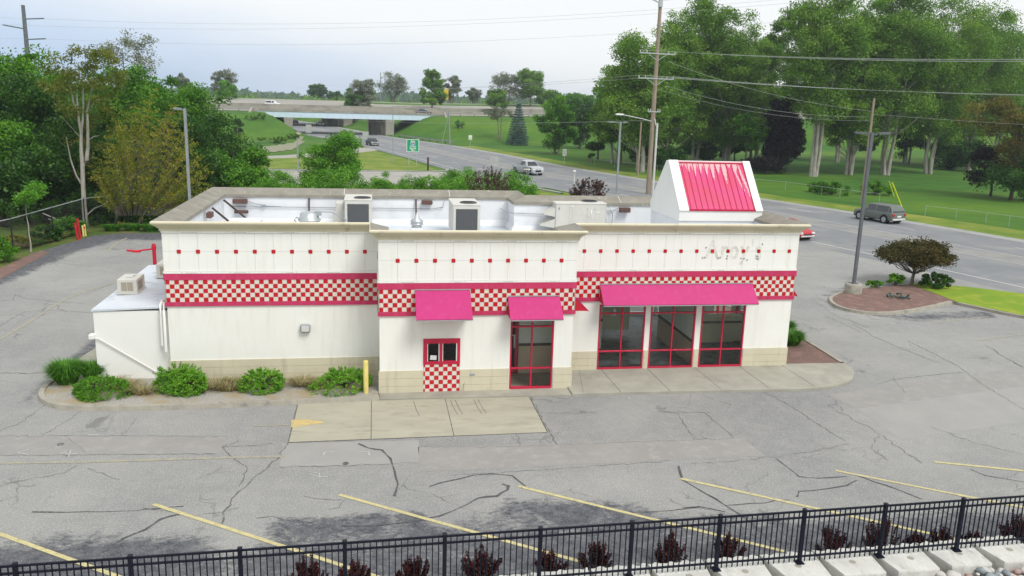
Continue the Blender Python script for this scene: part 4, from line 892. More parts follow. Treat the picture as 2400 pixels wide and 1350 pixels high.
# white border strips left and right
b = MB()
for u0_, u1_ in ((0, .112), (.912, 1.0)):
    c = [slope(u0_, -.01, .06), slope(u1_, -.01, .06), slope(u1_, 1.0, .06), slope(u0_, 1.0, .06), slope(u0_, -.01, -.02), slope(u1_, -.01, -.02), slope(u1_, 1.0, -.02), slope(u0_, 1.0, -.02)]
    b.add(c, [(0, 1, 2, 3), (7, 6, 5, 4), (0, 4, 5, 1), (1, 5, 6, 2), (2, 6, 7, 3), (3, 7, 4, 0)])
b.build('white_border', 'gablewhite', gt)
pm = mat('peelred', (.57, .020, .17), (.54, .020, .09), .7, .35, spec=.5); nt = pm.node_tree; pb = nt.nodes['Principled BSDF']
tc = N(nt, 'ShaderNodeTexCoord'); OB = tc.outputs['Object']; sx_ = N(nt, 'ShaderNodeSeparateXYZ'); L_(nt, OB, sx_.inputs[0])
at = N(nt, 'ShaderNodeAttribute', attribute_name='peel'); pe = mth('ADD', at.outputs['Fac'], mth('MULTIPLY', mth('SUBTRACT', noi(3.5, 5, .6, (2.2, .6, .6)), .5), .9))
old = pb.inputs['Base Color'].links[0].from_socket; L_(nt, mixc(rng(pe, .50, .53), old, (.64, .34, .37)), pb.inputs['Base Color'])
M['peelred'] = pm
b = MB(); nu, nv = 88, 40; vs = []; pv = []
L9 = [.25, .5, .62, .55, .62, .8, .55, .95, .3, .45, .1, .1]
for j in range(nv+1):
    for i in range(nu+1):
        u, t = i/nu, j/nv; vs.append(slope(.112+.80*u, t*.995, .012)); k = u*11; d = L9[min(11, int(k))]*.5; ph = k-int(k)
        w_ = (1-abs(ph-.5)*2); top = (1-t); v = .85 if top < d*(.25+.75*w_) else 0
        if k > 8.6: cx = 8.9+(top)*1.9; v = max(v, .75 if abs(k-cx) < .16 and top < .62 else 0); cx = 9.9+top*1.5; v = max(v, .72 if abs(k-cx) < .22 and top < .85 else 0)
        if t < .045: v = .45
        pv.append(v)
b.add(vs, [(j*(nu+1)+i, j*(nu+1)+i+1, (j+1)*(nu+1)+i+1, (j+1)*(nu+1)+i) for j in range(nv) for i in range(nu)])
o = b.build('seam_panel', 'peelred', gt); a_ = o.data.attributes.new('peel', 'FLOAT', 'POINT'); a_.data.foreach_set('value', pv)
b = MB()
for i in range(12):
    u = .112+.80*(i+.5)/11.6; p0, p1 = slope(u, .03, .03), slope(u, .955, .03); b.beam(p0, p1, .014, .022)
b.beam(slope(.112, .955, .03), slope(.912, .955, .03), .03, .05); b.beam(slope(.112, .005, .04), slope(.912, .005, .04), .05, .07)
b.build('standing_seam', 'frame', gt)
# awnings
def awn(label, x0, x1, y, zt, zb, dep, flare=.0):
    e = .03; b = MB(); yw = y-.02
    b.add([(x0, yw, zt), (x1, yw, zt), (x1+flare, yw-dep, zb+.04), (x0, yw-dep, zb+.04), (x0, yw, zt-e), (x1, yw, zt-e), (x1+flare, yw-dep+.02, zb), (x0, yw-dep+.02, zb)], [(0, 1, 2, 3), (7, 6, 5, 4), (0, 4, 5, 1), (1, 5, 6, 2), (2, 6, 7, 3), (3, 7, 4, 0)]); t = b.build('awning', 'awning', bld); t['label'] = label
    b = MB()
    for xx in (x0+.012, x1-.03): b.add([(xx, yw, zt-e), (xx, yw, zb+.02), (xx, yw-dep+.03, zb+.015), (xx+.016, yw, zt-e), (xx+.016, yw, zb+.02), (xx+.016, yw-dep+.03, zb+.015)], [(0, 1, 2), (5, 4, 3), (0, 3, 4, 1), (1, 4, 5, 2), (2, 5, 3, 0)])
    b.build('side_cheek', 'awnred', t)
    b = MB(); b.beam((x0, yw-.03, zt), (x1, yw-.03, zt), .03, .03); b.beam((x0, yw-dep+.01, zb), (x1, yw-dep+.01, zb), .03, .03); b.build('awning_frame', 'galv', t)
awn('square pink awning above the small red pickup window', 1.17, 2.99, -.06, 3.645, 2.80, .86, .02)
awn('pink awning above the glass entrance door', 4.28, 6.06, -.06, 3.40, 2.72, .70, .02)
awn('longest pink awning, over the three wide windows', 7.96, 13.87, 1.72, 3.40, 2.72, .66, .02)
def awny(label, y0, y1, x, zt, zb, dep):
    b = MB(); b.add([(x, y0, zt), (x, y1, zt), (x+dep, y1, zb), (x+dep, y0, zb), (x, y0, zt-.03), (x, y1, zt-.03), (x+dep, y1, zb-.03), (x+dep, y0, zb-.03)], [(0, 1, 2, 3), (7, 6, 5, 4), (0, 4, 5, 1), (1, 5, 6, 2), (2, 6, 7, 3), (3, 7, 4, 0)]); t = b.build('awning', 'awning', bld); t['label'] = label
    b = MB()
    for yy in (y0+.01, y1-.03): b.add([(x, yy, zt-.03), (x, yy, zb), (x+dep-.02, yy, zb-.01), (x, yy+.016, zt-.03), (x, yy+.016, zb), (x+dep-.02, yy+.016, zb-.01)], [(0, 1, 2), (5, 4, 3), (0, 3, 4, 1), (1, 4, 5, 2), (2, 5, 3, 0)])
    b.build('side_cheek', 'awnred', t)
awny('narrow awning on the side wall, seen as a red triangle', .28, 1.62, 6.66, 3.32, 2.76, .55); awny('awning on the right end wall, seen as a pink triangle', 2.4, 8.6, 15.64, 3.35, 2.72, .5)
# windows
def window(name, x0, x1, y, z0, z1, mull, rails, fw_=.055, dp=.09, label=None):
    f = MB(); f.box(x0, x0+fw_, y, y+dp, z0, z1); f.box(x1-fw_, x1, y, y+dp, z0, z1); f.box(x0+fw_, x1-fw_, y, y+dp, z1-fw_, z1); f.box(x0+fw_, x1-fw_, y-.02, y+dp, z0, z0+.075)
    xs_ = [x0+fw_]+mull+[x1-fw_]
    for m_ in mull: f.box(m_-.025, m_+.025, y+.004, y+dp-.004, z0+.075, z1-fw_)
    for r in rails:
        for a, c in zip(xs_[:-1], xs_[1:]): f.box(a+(.025 if a in mull else 0), c-(.025 if c in mull else 0), y+.008, y+dp-.008, r-.027, r+.027)
    fo = f.build(name, 'frame', bld, .004)
    if label: fo['label'] = label
    zs_ = [z0+.05]+rails+[z1-.03]
    p = MB()
    for a, c in zip(xs_[:-1], xs_[1:]):
        for e, g2 in zip(zs_[:-1], zs_[1:]): p.add([(a, y+.045, e), (c, y+.045, e), (c, y+.045, g2), (a, y+.045, g2)], [(0, 1, 2, 3)])
    p.build('pane', 'glass', fo); return fo
for a, c in WIN: window('window', a+.005, c-.005, 1.775, WZ0, WZ1, [(a+c)/2], [.80, 2.26])
b = MB()
b.box(8.0, 13.78, 1.74, 1.80, .055, .098); b.build('sill', 'concrete', bld)
window('door_window', DOOR[0]+.004, DOOR[1]-.004, .012, DOOR[2]+.0, DOOR[3], [5.18], [.80, 2.29])
b = MB()
b.box(1.457, 2.703, -.03, .08, 1.022, 1.13); b.box(1.457, 2.703, -.03, .08, 1.76, 1.928); b.box(1.457, 1.59, -.03, .08, 1.13, 1.76); b.box(2.60, 2.703, -.03, .08, 1.13, 1.76); b.box(2.0, 2.10, -.03, .08, 1.13, 1.76)
pw = b.build('pickup_window', 'frame', bld, .004)
b = MB(); b.box(1.59, 1.615, -.02, .03, 1.13, 1.76); b.box(1.97, 2.0, -.02, .03, 1.13, 1.76); b.box(2.10, 2.125, -.02, .03, 1.13, 1.76); b.box(2.565, 2.60, -.02, .03, 1.13, 1.76); b.build('sash', 'whitepaint', pw)
b = MB(); b.add([(1.6, .01, 1.12), (1.99, .01, 1.12), (1.99, .01, 1.77), (1.6, .01, 1.77)], [(0, 1, 2, 3)]); b.add([(2.11, .01, 1.12), (2.59, .01, 1.12), (2.59, .01, 1.77), (2.11, .01, 1.77)], [(0, 1, 2, 3)]); b.build('pane', 'glass', pw)
b = MB(); b.add([(1.68, .004, 1.19), (1.90, .004, 1.17), (1.91, .004, 1.33), (1.70, .004, 1.345)], [(0, 1, 2, 3)]); b.build('paper_note', 'signwhite', pw)
for a, c in RS:
    f = MB(); f.box(15.5, 15.59, a, a+.05, .1, 2.6); f.box(15.5, 15.59, c-.05, c, .1, 2.6); f.box(15.5, 15.59, a, c, .1, .16); f.box(15.5, 15.59, a, c, 2.55, 2.6); fo = f.build('window', 'frame', bld); p = MB(); p.add([(15.54, a, .1), (15.54, c, .1), (15.54, c, 2.6), (15.54, a, 2.6)], [(0, 1, 2, 3)]); p.build('pane', 'glass', fo)
# side glass door in the return wall, with its push bar (seen through the entrance)
f = MB(); f.box(6.50, 6.585, .35, .43, .06, 2.5); f.box(6.50, 6.585, 1.37, 1.45, .06, 2.5); f.box(6.50, 6.585, .43, 1.37, .06, .2); f.box(6.50, 6.585, .43, 1.37, 2.4, 2.5); fo = f.build('door', 'frame', bld)
p = MB(); p.add([(6.54, .4, .1), (6.54, 1.4, .1), (6.54, 1.4, 2.45), (6.54, .4, 2.45)], [(0, 1, 2, 3)]); p.build('pane', 'glass', fo)
# ------------------------------------------------------------ interior
b = MB(); P = offset_poly(FOOT, -.21); b.prism(P, -.02, .05); b.build('floor', 'floorin', bld)
b = MB(); b.box(3.15, 6.35, .23, 1.7, .051, .056); b.build('vestibule_floor', 'tilein', bld)
b = MB()
b.box(-6.7, 5.95, 8.6, 8.75, .05, 3.6)          # kitchen rear
b.box(3.0, 3.12, .25, 4.0, .05, 3.6); b.box(6.2, 6.32, 3.2, 8.6, .05, 3.6)
b.box(8.6, 8.95, 4.6, 4.95, .05, 3.6)
b.box(5.02, 6.35, 1.72, 1.82, 1.12, 3.6); b.box(4.0, 6.35, 1.72, 1.82, 2.55, 3.6); b.box(11.9, 12.0, 2.06, 6.2, .95, 3.6); b.box(8.9, 10.7, 6.6, 6.7, .9, 2.3)
b.build('partition', 'wallin', bld)
b = MB(); b.box(5.02, 6.35, 1.70, 1.82, .05, 1.12); b.box(11.88, 12.02, 2.06, 6.2, .05, .95); b.build('tan_wainscot', 'tanin', bld)
b = MB(); b.box(5.02, 6.35, 1.68, 1.70, 1.10, 1.20); b.box(11.86, 11.9, 2.06, 6.2, .95, 1.05); b.box(8.58, 8.97, 4.57, 4.6, 1.2, 1.32); b.box(13.3, 15.3, 5.16, 5.2, .9, .98); b.build('chair_rail', 'darkin', bld)
b = MB(); b.box(13.3, 15.35, 5.2, 5.8, .05, 1.15); b.box(8.9, 10.7, 6.5, 6.6, .3, 1.9); b.build('service_counter', 'greenin', bld)
b = MB(); b.box(4.88, 5.0, 1.70, 1.77, .06, 2.5); b.box(4.1, 4.2, 1.70, 1.77, .06, 2.5); b.box(4.2, 4.88, 1.70, 1.77, .06, .2); b.box(4.2, 4.88, 1.70, 1.77, 2.38, 2.5); q = b.build('inner_door', 'frame', bld)
b = MB(); b.box(4.50, 4.72, 1.64, 1.67, 1.50, 1.60); b.box(4.72, 4.88, 1.64, 1.67, 1.51, 1.55); b.box(4.82, 4.88, 1.64, 1.67, 1.05, 1.51); b.build('push_bar', 'plasticgrey', q)
for i, (x, y, z, lb) in enumerate(((9.0, 3.2, 1.95, 'leftmost window, against the dark room'), (10.72, 3.3, 1.95, 'middle window'), (12.5, 3.3, 1.95, 'rightmost window'))):
    t = thing('pendant_lamp', 'white oval pendant lamp hanging behind the '+lb, 'pendant lamp', (x, y, z+1.5), 'white pendant lamps in the dining room')
    b = MB(); b.lathe(x, y, [(.02, z-.17), (.06, z-.13), (.08, z), (.07, z+.09), (.03, z+.15), (.012, z+.19)], 14); b.build('lamp_shade', 'lamp', t); b = MB(); b.tube([(x, y, z+.18), (x, y, 3.6)], .007, 5); b.build('cord', 'conduit', t)
# wall lamp, meter box, scupper marks
wx, wz = GY(716, 768, 1.67)
b = MB(); b.bbox(wx-.17, wx+.17, 1.50, 1.672, wz-.14, wz+.14, .03); wl = b.build('wall_lamp', 'conduit', bld)
b = MB(); b.bbox(wx-.13, wx+.13, 1.475, 1.53, wz-.11, wz+.10, .02); b.build('lens', 'plasticgrey', wl)
b = MB(); b.bbox(3.05, 3.22, -.05, -.004, .60, .68, .01); b.build('outlet_box', 'conduit', bld)
b = MB(); b.tube([(2.83, -.12, .1), (2.83, -.12, .32), (2.86, -.12, .36)], .012, 6); tag(b.build('stake', 'conduit'), 'thin bent grey stake beside the checkered panel', 'stake')
# ------------------------------------------------------------ walk in cooler on the left
ct = thing('cooler_room', 'plain white walk in cooler box built against the left end wall', 'cooler room', (-8.3, 5, 0))
b = MB(); b.prism([(-9.52, 2.0), (-7.10, 1.98), (-7.10, 9.4), (-9.52, 9.4)], 0, 2.50); b.build('cooler_wall', 'gablewhite', ct, .015)
b = MB(); b.add([(-9.56, 1.96, 2.50), (-7.1, 1.94, 2.60), (-7.1, 9.44, 2.66), (-9.56, 9.44, 2.56), (-9.56, 1.96, 2.56), (-7.1, 1.94, 2.66), (-7.1, 9.44, 2.72), (-9.56, 9.44, 2.62)], [(0, 3, 2, 1), (4, 5, 6, 7), (0, 1, 5, 4), (1, 2, 6, 5), (2, 3, 7, 6), (3, 0, 4, 7)]); b.build('cooler_roof', 'roof', ct)
b = MB(); b.tube([(-9.58, 2.3, 1.62), (-9.58, 1.93, 1.60), (-9.35, 1.92, 1.56), (-7.5, 1.92, .28)], .022, 7); b.bbox(-9.68, -9.50, 1.85, 2.1, 1.55, 1.72, .02)
b.tube([(-9.5, 1.9, .45), (-9.42, 1.9, .15), (-9.3, 1.88, .10)], .015, 6); b.build('drain_pipe', 'gablewhite', ct)
b = MB(); b.tube([(-7.28, 2.6, 2.70), (-7.30, 2.1, 2.82), (-7.31, 1.85, 2.72), (-7.31, 1.80, 2.4), (-7.31, 1.80, 1.32)], .05, 8); b.tube([(-7.18, 2.4, 2.72), (-7.19, 1.90, 2.78), (-7.19, 1.72, 2.55), (-7.19, 1.72, 1.12)], .05, 8); b.build('downpipe', 'gablewhite', ct)
for i, (x0, y0, lb) in enumerate(((-9.28, 4.0, 'small boxy white cooling unit in the middle of the cooler roof'), (-8.55, 6.55, 'small boxy white cooling unit tucked against the end wall, farther back'))):
    t = thing('cooling_unit', lb, 'cooling unit', (x0+.3, y0+.5, 2.66), 'cooling units on the cooler roof'); z0 = 2.64+.06*i
    b = MB(); b.bbox(x0, x0+.68, y0, y0+1.05, z0, z0+.52, .015); b.box(x0-.03, x0+.71, y0-.04, y0+1.09, z0-.02, z0+.03); b.build('casing', 'hvac', t)
    b = MB(); b.box(x0+.14, x0+.33, y0-.006, y0+.01, z0+.10, z0+.42); b.box(x0+.35, x0+.54, y0-.006, y0+.01, z0+.10, z0+.42); b.box(x0+.675, x0+.688, y0+.15, y0+.7, z0+.1, z0+.42); b.build('grille', 'grille', t)
    b = MB(); b.box(x0+.25, x0+.45, y0+.3, y0+.36, z0+.521, z0+.53); b.box(x0+.40, x0+.48, y0+.5, y0+.75, z0+.521, z0+.53); b.build('top_vent', 'conduit', t)
# ------------------------------------------------------------ roof plant
def hvac(label, x0, x1, y0, y1, zt, kind):
    t = thing('rooftop_unit', label, 'rooftop unit', ((x0+x1)/2, (y0+y1)/2, RD), 'rooftop air conditioning units'); zb = RD+.2
    b = MB(); b.box(x0+.05, x1-.05, y0+.05, y1-.05, RD, zb); b.build('unit_curb', 'roofwall', t)
    b = MB(); b.bbox(x0, x1, y0, y1, zb, zt-.04, .02); b.bbox(x0-.02, x1+.02, y0-.02, y1+.02, zt-.06, zt, .015); b.build('casing', 'hvac', t)
    b = MB()
    if kind != 'long':
        b.box(x0+.12, x1-.12, y0-.012, y0+.01, zb+.08, zt-.20); b.build('coil', 'coil', t)
        b = MB(); b.box(x1-.01, x1+.008, y0+.1, y1-.1, zb+.2, zt-.3); b.build('access_panel', 'hvac', t)
        fx, fy = x0+(x1-x0)*(.66 if kind == 'a' else .6), y0+.55
        if kind == 'a': b = MB(); b.tube([(x0-.18, y0+.5, zb+.42), (x0-.18, y0+1.5, zb+.42)], .36, 20); b.bbox(x0-.40, x0-.02, y0+.55, y0+1.5, zb+.1, zt-.22, .03); b.build('fan_drum', 'hvac', t)
    else:
        for fx0, fx1 in ((.04, .25), (.27, .31), (.33, .61), (.63, .77), (.79, .97)): b.box(x0+(x1-x0)*fx0, x0+(x1-x0)*fx1, y0-.008, y0+.01, zb+.05, zt-.12)
        b.build('access_panel', 'hvac', t)
        b = MB()
        for k in range(9): b.box(x0+.92+k*.045, x0+.945+k*.045, y0-.014, y0, zb+.12, zb+.24)
        for dx, dz in ((1.44, .22), (1.56, .12), (1.58, .2)): b.box(x0+dx-.025, x0+dx+.03, y0-.014, y0, zb+dz-.03, zb+dz+.03)
        b.box(x0+1.95, x0+2.1, y0-.014, y0, zb+.08, zb+.2); b.box(x0+.12, x0+.16, y0-.014, y0, zt-.3, zt-.2); b.box(x0+1.42, x0+1.45, y0-.014, y0, zt-.28, zt-.25); b.box(x0+1.72, x0+1.75, y0-.014, y0, zt-.28, zt-.25); b.build('vent_slot', 'coil', t)
        b = MB(); b.box(x0+1.58, x0+1.63, y0-.03, y0, zt-.48, zt-.3); b.box(x0+1.82, x0+2.0, y0-.02, y0, zt-.42, zt-.38); b.box(x0+.7, x0+.8, y0-.02, y0, zt-.17, zt-.12); b.build('handle', 'signwhite', t)
        b = MB()   # two slanted intake hoods on the left end
        for zz, L in ((zb+.62, .52), (zb+.12, .66)):
            b.add([(x0, y0+.06, zz+.42), (x0, y1-.06, zz+.42), (x0-L, y1-.06, zz+.12), (x0-L, y0+.06, zz+.12), (x0, y0+.06, zz+.0), (x0-L+.02, y0+.06, zz+.10)], [(0, 1, 2, 3), (0, 3, 5, 4)])
            b.add([(x0-L, y0+.06, zz+.12), (x0-L, y1-.06, zz+.12), (x0, y1-.06, zz+.0), (x0, y0+.06, zz+.0)], [(0, 1, 2, 3)])
        b.build('intake_hood', 'hvac', t); fx, fy = x1-.62, y0+.7
        b = MB(); b.add([(x1+.02, y0+.1, zb-.1), (x1+.14, y0+.1, zb-.1), (x1+.02, y0+.1, zt-.5), (x1+.02, y0+.14, zb-.1), (x1+.14, y0+.14, zb-.1), (x1+.02, y0+.14, zt-.5)], [(0, 1, 2), (5, 4, 3), (0, 3, 4, 1), (1, 4, 5, 2), (2, 5, 3, 0)]); b.build('flue_shield', 'conduit', t)
    b = MB(); b.lathe(fx, fy, [(.36, zt-.01), (.36, zt+.045), (.30, zt+.05), (.29, zt+.01)], 24); fn = b.build('fan_ring', 'coil', t)
    b = MB()
    for k in range(4): rr = .07+k*.07; b.tube([(fx+rr*math.cos(a), fy+rr*math.sin(a), zt+.04) for a in np.linspace(0, 2*math.pi, 19)], .006, 4)
    for k in range(3): a = k*math.pi/3; b.beam((fx-.3*math.cos(a), fy-.3*math.sin(a), zt+.045), (fx+.3*math.cos(a), fy+.3*math.sin(a), zt+.045), .014, .01)
    b.lathe(fx, fy, [(.08, zt+.01), (.07, zt+.06), (.0, zt+.065)], 12); b.build('fan_guard', 'black', fn)
    return t
hvac('tall square rooftop unit with dark coil, nearest the left end of the roof', -1.41, -.26, 9.3, 11.3, 5.5, 'a')
hvac('middle square rooftop unit with dark grey coil face', 3.14, 4.30, 7.9, 10.1, 5.5, 'b')
hvac('long beige rooftop unit with slanted intake hoods at its left end', 7.76, 10.05, 8.75, 9.5, 5.5, 'long')
x, y = -2.84, 8.6
t = thing('exhaust_fan', 'round silver exhaust drum left of the tall rooftop unit', 'exhaust fan', (x, y, RD))
b = MB(); b.lathe(x, y, [(.50, RD), (.42, RD+.5), (.42, RD+.62), (.48, RD+.64), (.48, RD+.68), (.40, RD+.72), (.38, RD+.93), (.32, RD+.98), (0, RD+1.0)], 26); b.build('drum', 'galv', t)
b = MB(); b.tube([(x-.44, y-.15, RD+.5), (x-.60, y-.15, RD+.66), (x-.50, y-.15, RD+.78), (x-.4, y-.15, RD+.74)], .03, 7); b.box(x+.22, x+.50, y-.2, y+.1, RD+.86, RD+1.02); b.tube([(x+.35, y, RD+1.0), (x+.9, y+.3, RD+.95), (x+1.5, y+.7, RD+.55)], .025, 6); b.build('motor_pipe', 'conduit', t)
x, y = 1.62, 8.0
t = thing('exhaust_fan', 'small silver bell shaped roof vent between the square rooftop units', 'exhaust fan', (x, y, RD))
b = MB(); b.box(x-.24, x+.24, y-.24, y+.24, RD, RD+.45); b.build('vent_curb', 'roofwall', t)
b = MB(); b.lathe(x, y, [(.2, RD+.45), (.2, RD+.55), (.27, RD+.57), (.27, RD+.62), (.22, RD+.64), (.27, RD+.68), (.26, RD+.74), (.12, RD+.84), (.10, RD+.94), (.035, RD+.97), (.03, RD+1.06), (0, RD+1.07)], 22); b.build('hood', 'galv', t)
x, y = .62, 4.6
b = MB(); b.tube([(x-.35, y, RD+.32), (x+.0, y, RD+.3)], .06, 8); b.tube([(x, y, RD), (x, y, RD+.4), (x-.45, y+.3, RD+.45)], .035, 8); b.tube([(x, y, RD+.2), (x+.22, y-.05, RD+.2)], .07, 8); tag(b.build('gas_pipe', 'coil'), 'bent dark gas pipe fitting on the roof behind the centre cornice', 'pipe')
# ------------------------------------------------------------ poles and wires
def pole_light(name, label, x, y, h, heads, r=.085, col='polegrey', base=None, group=None, mt2=None):
    t = thing(name, label, 'light pole', (x, y, 0), group)
    b = MB(); z0 = .0
    if base:
        q = MB(); q.lathe(x, y, [(base[0]*1.02, -.05), (base[0], base[1]-.05), (base[0]-.04, base[1]), (0, base[1]+.01)], 24); q.build('concrete_base', 'curb', t); z0 = base[1]
        b.box(x-.2, x+.2, y-.2, y+.2, z0, z0+.03)
    b.beam((x, y, z0), (x, y, h), r*1.7, r*1.7); b.build('pole', col, t)
    for dx, dy in heads:
        b = MB(); L = math.hypot(dx, dy); ux, uy = dx/L, dy/L; b.beam((x, y, h-.12), (x+dx*.5, y+dy*.5, h-.06), .07, .07); b.beam((x+dx*.35, y+dy*.35, h-.05), (x+dx, y+dy, h-.02), .30, .11); b.build('lamp_head', mt2 or col, t)
    return t
lx, ly = G(1998, 690)
pole_light('light_pole', 'tall dark grey light pole with two flat heads on the mulch island', lx, ly, 8.75, [(-.85, .15), (.95, -.1)], .088, base=(.46, .62))
x, z = GY(433, 258, 25.0)
pole_light('light_pole', 'grey light pole with one head standing before the yellow green tree', x, 25.0, z+.1, [(-.6, .1)], .085, 'polelight')
x, z = GY(388, 262, 46)
pole_light('light_pole', 'thin light pole half hidden among the yellow green tree branches', x, 46, z, [(.7, 0)], .05, 'rust')
lx, ly = G(1445, 455)
pole_light('light_pole', 'light pole with twin flat heads behind the dark bush', lx, ly, 7.95, [(-1.5, 0), (.8, 0)], .11, 'polelight')
mx_, my_ = G(921, 381)
pole_light('light_pole', 'slim pale pole on the grass left of the green sign', mx_, my_, 8.6, [(2.2, -.3)], .06, 'polelight')
def upole(label, x, y, h, r0_=.2, r1_=.13, arms=(), bark='woodpole', extra=None, lean=0):
    t = thing('utility_pole', label, 'utility pole', (x, y, 0)); b = MB(); n = 9
    b.tube([(x+lean*k/(n-1), y, h*k/(n-1)-.05) for k in range(n)], [r0_+(r1_-r0_)*k/(n-1) for k in range(n)], 10); b.build('pole', bark, t)
    for (z, L, dx, dy) in arms:
        xx = x+lean*z/h; b = MB(); b.beam((xx-dx*L/2, y-dy*L/2-.2, z), (xx+dx*L/2, y+dy*L/2-.2, z), .10, .12)
        if L > 2: b.beam((xx-dx*L*.28, y-dy*L*.28-.2, z), (xx, y-.2, z-.75), .04, .05); b.beam((xx+dx*L*.28, y+dy*L*.28-.2, z), (xx, y-.2, z-.75), .04, .05)
        a = b.build('crossarm', 'galv', t); b = MB()
        for k in (-.48, -.30, .30, .48): b.lathe(xx+dx*L*k, y+dy*L*k-.2, [(.03, z+.05), (.07, z+.10), (.04, z+.16), (.065, z+.22), (.02, z+.3)], 8)
        b.build('insulator', 'plasticgrey', a)
    return t
px, py = G(1519, 455)
mp_ = upole('very tall brown wooden utility pole with two long crossarms', px, py, 23, .29, .17, [(15.35, 4.6, .97, .25), (12.7, 4.6, .97, .25), (9.15, 1.6, .97, .25)])
b = MB(); b.tube([(px+.42, py-.35, 0), (px+.42, py-.33, 7.9)], .13, 8); b.tube([(px+.3, py-.3, 7.6), (px+.1, py-.25, 8.4)], .07, 6); b.build('cable_riser', 'plasticgrey', mp_)
b = MB(); b.beam((px-.1, py-.2, 20.6), (px-2.6, py-.8, 21.4), .12, .12); b.beam((px, py-.2, 20.9), (px+1.5, py+.2, 21.1), .08, .08); b.box(px-.18, px+.18, py-.3, py+.2, 20.2, 20.9); b.build('davit_arm', 'galv', mp_)
b = MB(); b.tube([(px-.2, py-.1, 8.1), (px-1.5, py-.8, 8.35), (px-4.2, py-2.2, 8.75)], .05, 6); b.build('lamp_arm', 'plasticgrey', mp_); b = MB(); b.bbox(px-4.95, px-4.1, py-2.4, py-2.05, 8.68, 8.86, .04); b.build('lamp_head', 'signwhite', mp_)
for k in range(7):
    pass
px2, py2 = G(2019, 478)
p2 = upole('grey wooden utility pole across the road, behind the dark light pole', px2, py2, 11.3, .17, .12, [])
x3, y3 = G(1495, 412)
upole('short pale grey pole on the far verge left of the tall brown pole', x3, y3, 7.6, .13, .11)
px4, pz4 = GY(62, 100, 140)
p4 = upole('dark steel transmission pole above the trees at far left', px4, 140, 24.0, .55, .30, [], 'polegrey')
b = MB(); b.beam((px4, 140, 21.6), (px4+3.6, 139, 21.75), .2, .2); b.beam((px4, 140, 19.9), (px4-4.0, 141, 20.5), .2, .2); b.beam((px4, 140, 18.1), (px4+3.6, 139, 18.3), .2, .2); b.build('davit_arm', 'polegrey', p4)
b = MB(); q = G(1055, 342); b.tube([(q[0], q[1], 0), (q[0]-.4, q[1], 7.4)], .14, 7); tt = tag(b.build('utility_pole', 'polelight'), 'short pale pole beside the right end of the bridge', 'utility pole'); b = MB(); b.tube([(q[0]-.4, q[1], 6.6), (q[0]-2.8, q[1]+12, 6.2)], .05, 5); b.tube([(q[0]-.4, q[1], 6.8), (q[0]-2.0, q[1]-1, 0)], .06, 5); b.build('guy_wire', 'polelight', tt)
def wire(label, a, c, sag=.6, r=.022, mt='wire'):
    P = []; 
    for k in range(17): t = k/16; P.append((a[0]+(c[0]-a[0])*t, a[1]+(c[1]-a[1])*t, a[2]+(c[2]-a[2])*t-4*sag*t*(1-t)))
    b = MB(); b.tube(P, r*.45, 4, cap=False); tag(b.build('overhead_wire', mt), label, 'wire', 'overhead wires')
for k, dx in enumerate((-2.1, -1.3, 1.3, 2.1)):
    ax, ay = px+dx*.97, py-.2+dx*.25
    q = ('outermost left', 'inner left', 'inner right', 'outermost right')[k]
    wire('wire right from the upper crossarm of the tall pole, '+q+' insulator', (ax, ay, 15.65), (75+dx, 20+dx*.3, 15.4), 1.0, .028)
    wire('wire right from the lower crossarm of the tall pole, '+q+' insulator', (ax, ay, 13.0), (75+dx, 20+dx*.3, 12.3), 1.0, .028)
    if k in (0, 2): wire('wire running left toward the bridge from the lower crossarm, '+q+' insulator', (ax, ay, 13.0), (-22+dx*3, 270, 12.6+k*.5), 1.5, .03)
wire('upper cable from the tall brown pole to the grey pole across the road', (px+1.3, py, 14.6), (px2, py2, 9.9), .8, .028)
wire('middle cable from the tall brown pole to the grey pole across the road', (px+1.2, py, 12.0), (px2, py2, 9.3), .9, .028)
wire('lowest cable from the tall brown pole to the grey pole across the road', (px+.3, py, 11.6), (px2, py2, 8.9), .9, .022)
wire('low thin cable crossing left from the tall brown pole past the bridge pier', (px-.3, py, 8.2), (-25, 196, 5.2), 1.2, .035)
wire('cable leading off right from the grey pole across the road', (px2, py2, 9.6), (90, 30, 9.4), .6, .025)
for k, (dx, z) in enumerate(((3.6, 21.75), (-4.0, 20.5), (3.6, 18.3))):
    wire('faint high transmission line across the sky, '+('top', 'middle', 'lowest')[k]+' of three', (px4+dx, 140, z), (90, 95+dx, z+8.5), 3.0, .035, 'wire')
    wire('faint transmission line leaving the frame at upper left, '+('top', 'middle', 'lowest')[k]+' of three', (px4+dx, 140, z), (px4-60, 120, z+1), 1.0, .035, 'wire')
# guy wires with yellow guards
b = MB(); a = G(2114, 487); c = G(2096, 462)
gx, gz = GY(2091, 428, a[1]); b.tube([(a[0], a[1], 0), (gx, a[1], gz)], .075, 6); tag(b.build('guy_guard', 'yellowbright'), 'bright yellow guy wire guard in the grass, the longer and nearer one', 'guy guard')
gx, gz = GY(2084, 425, c[1]); b = MB(); b.tube([(c[0], c[1], 0), (gx, c[1], gz)], .05, 6); tag(b.build('guy_guard', 'yellowbright'), 'thinner yellow guy wire guard just behind and left of the long one', 'guy guard')
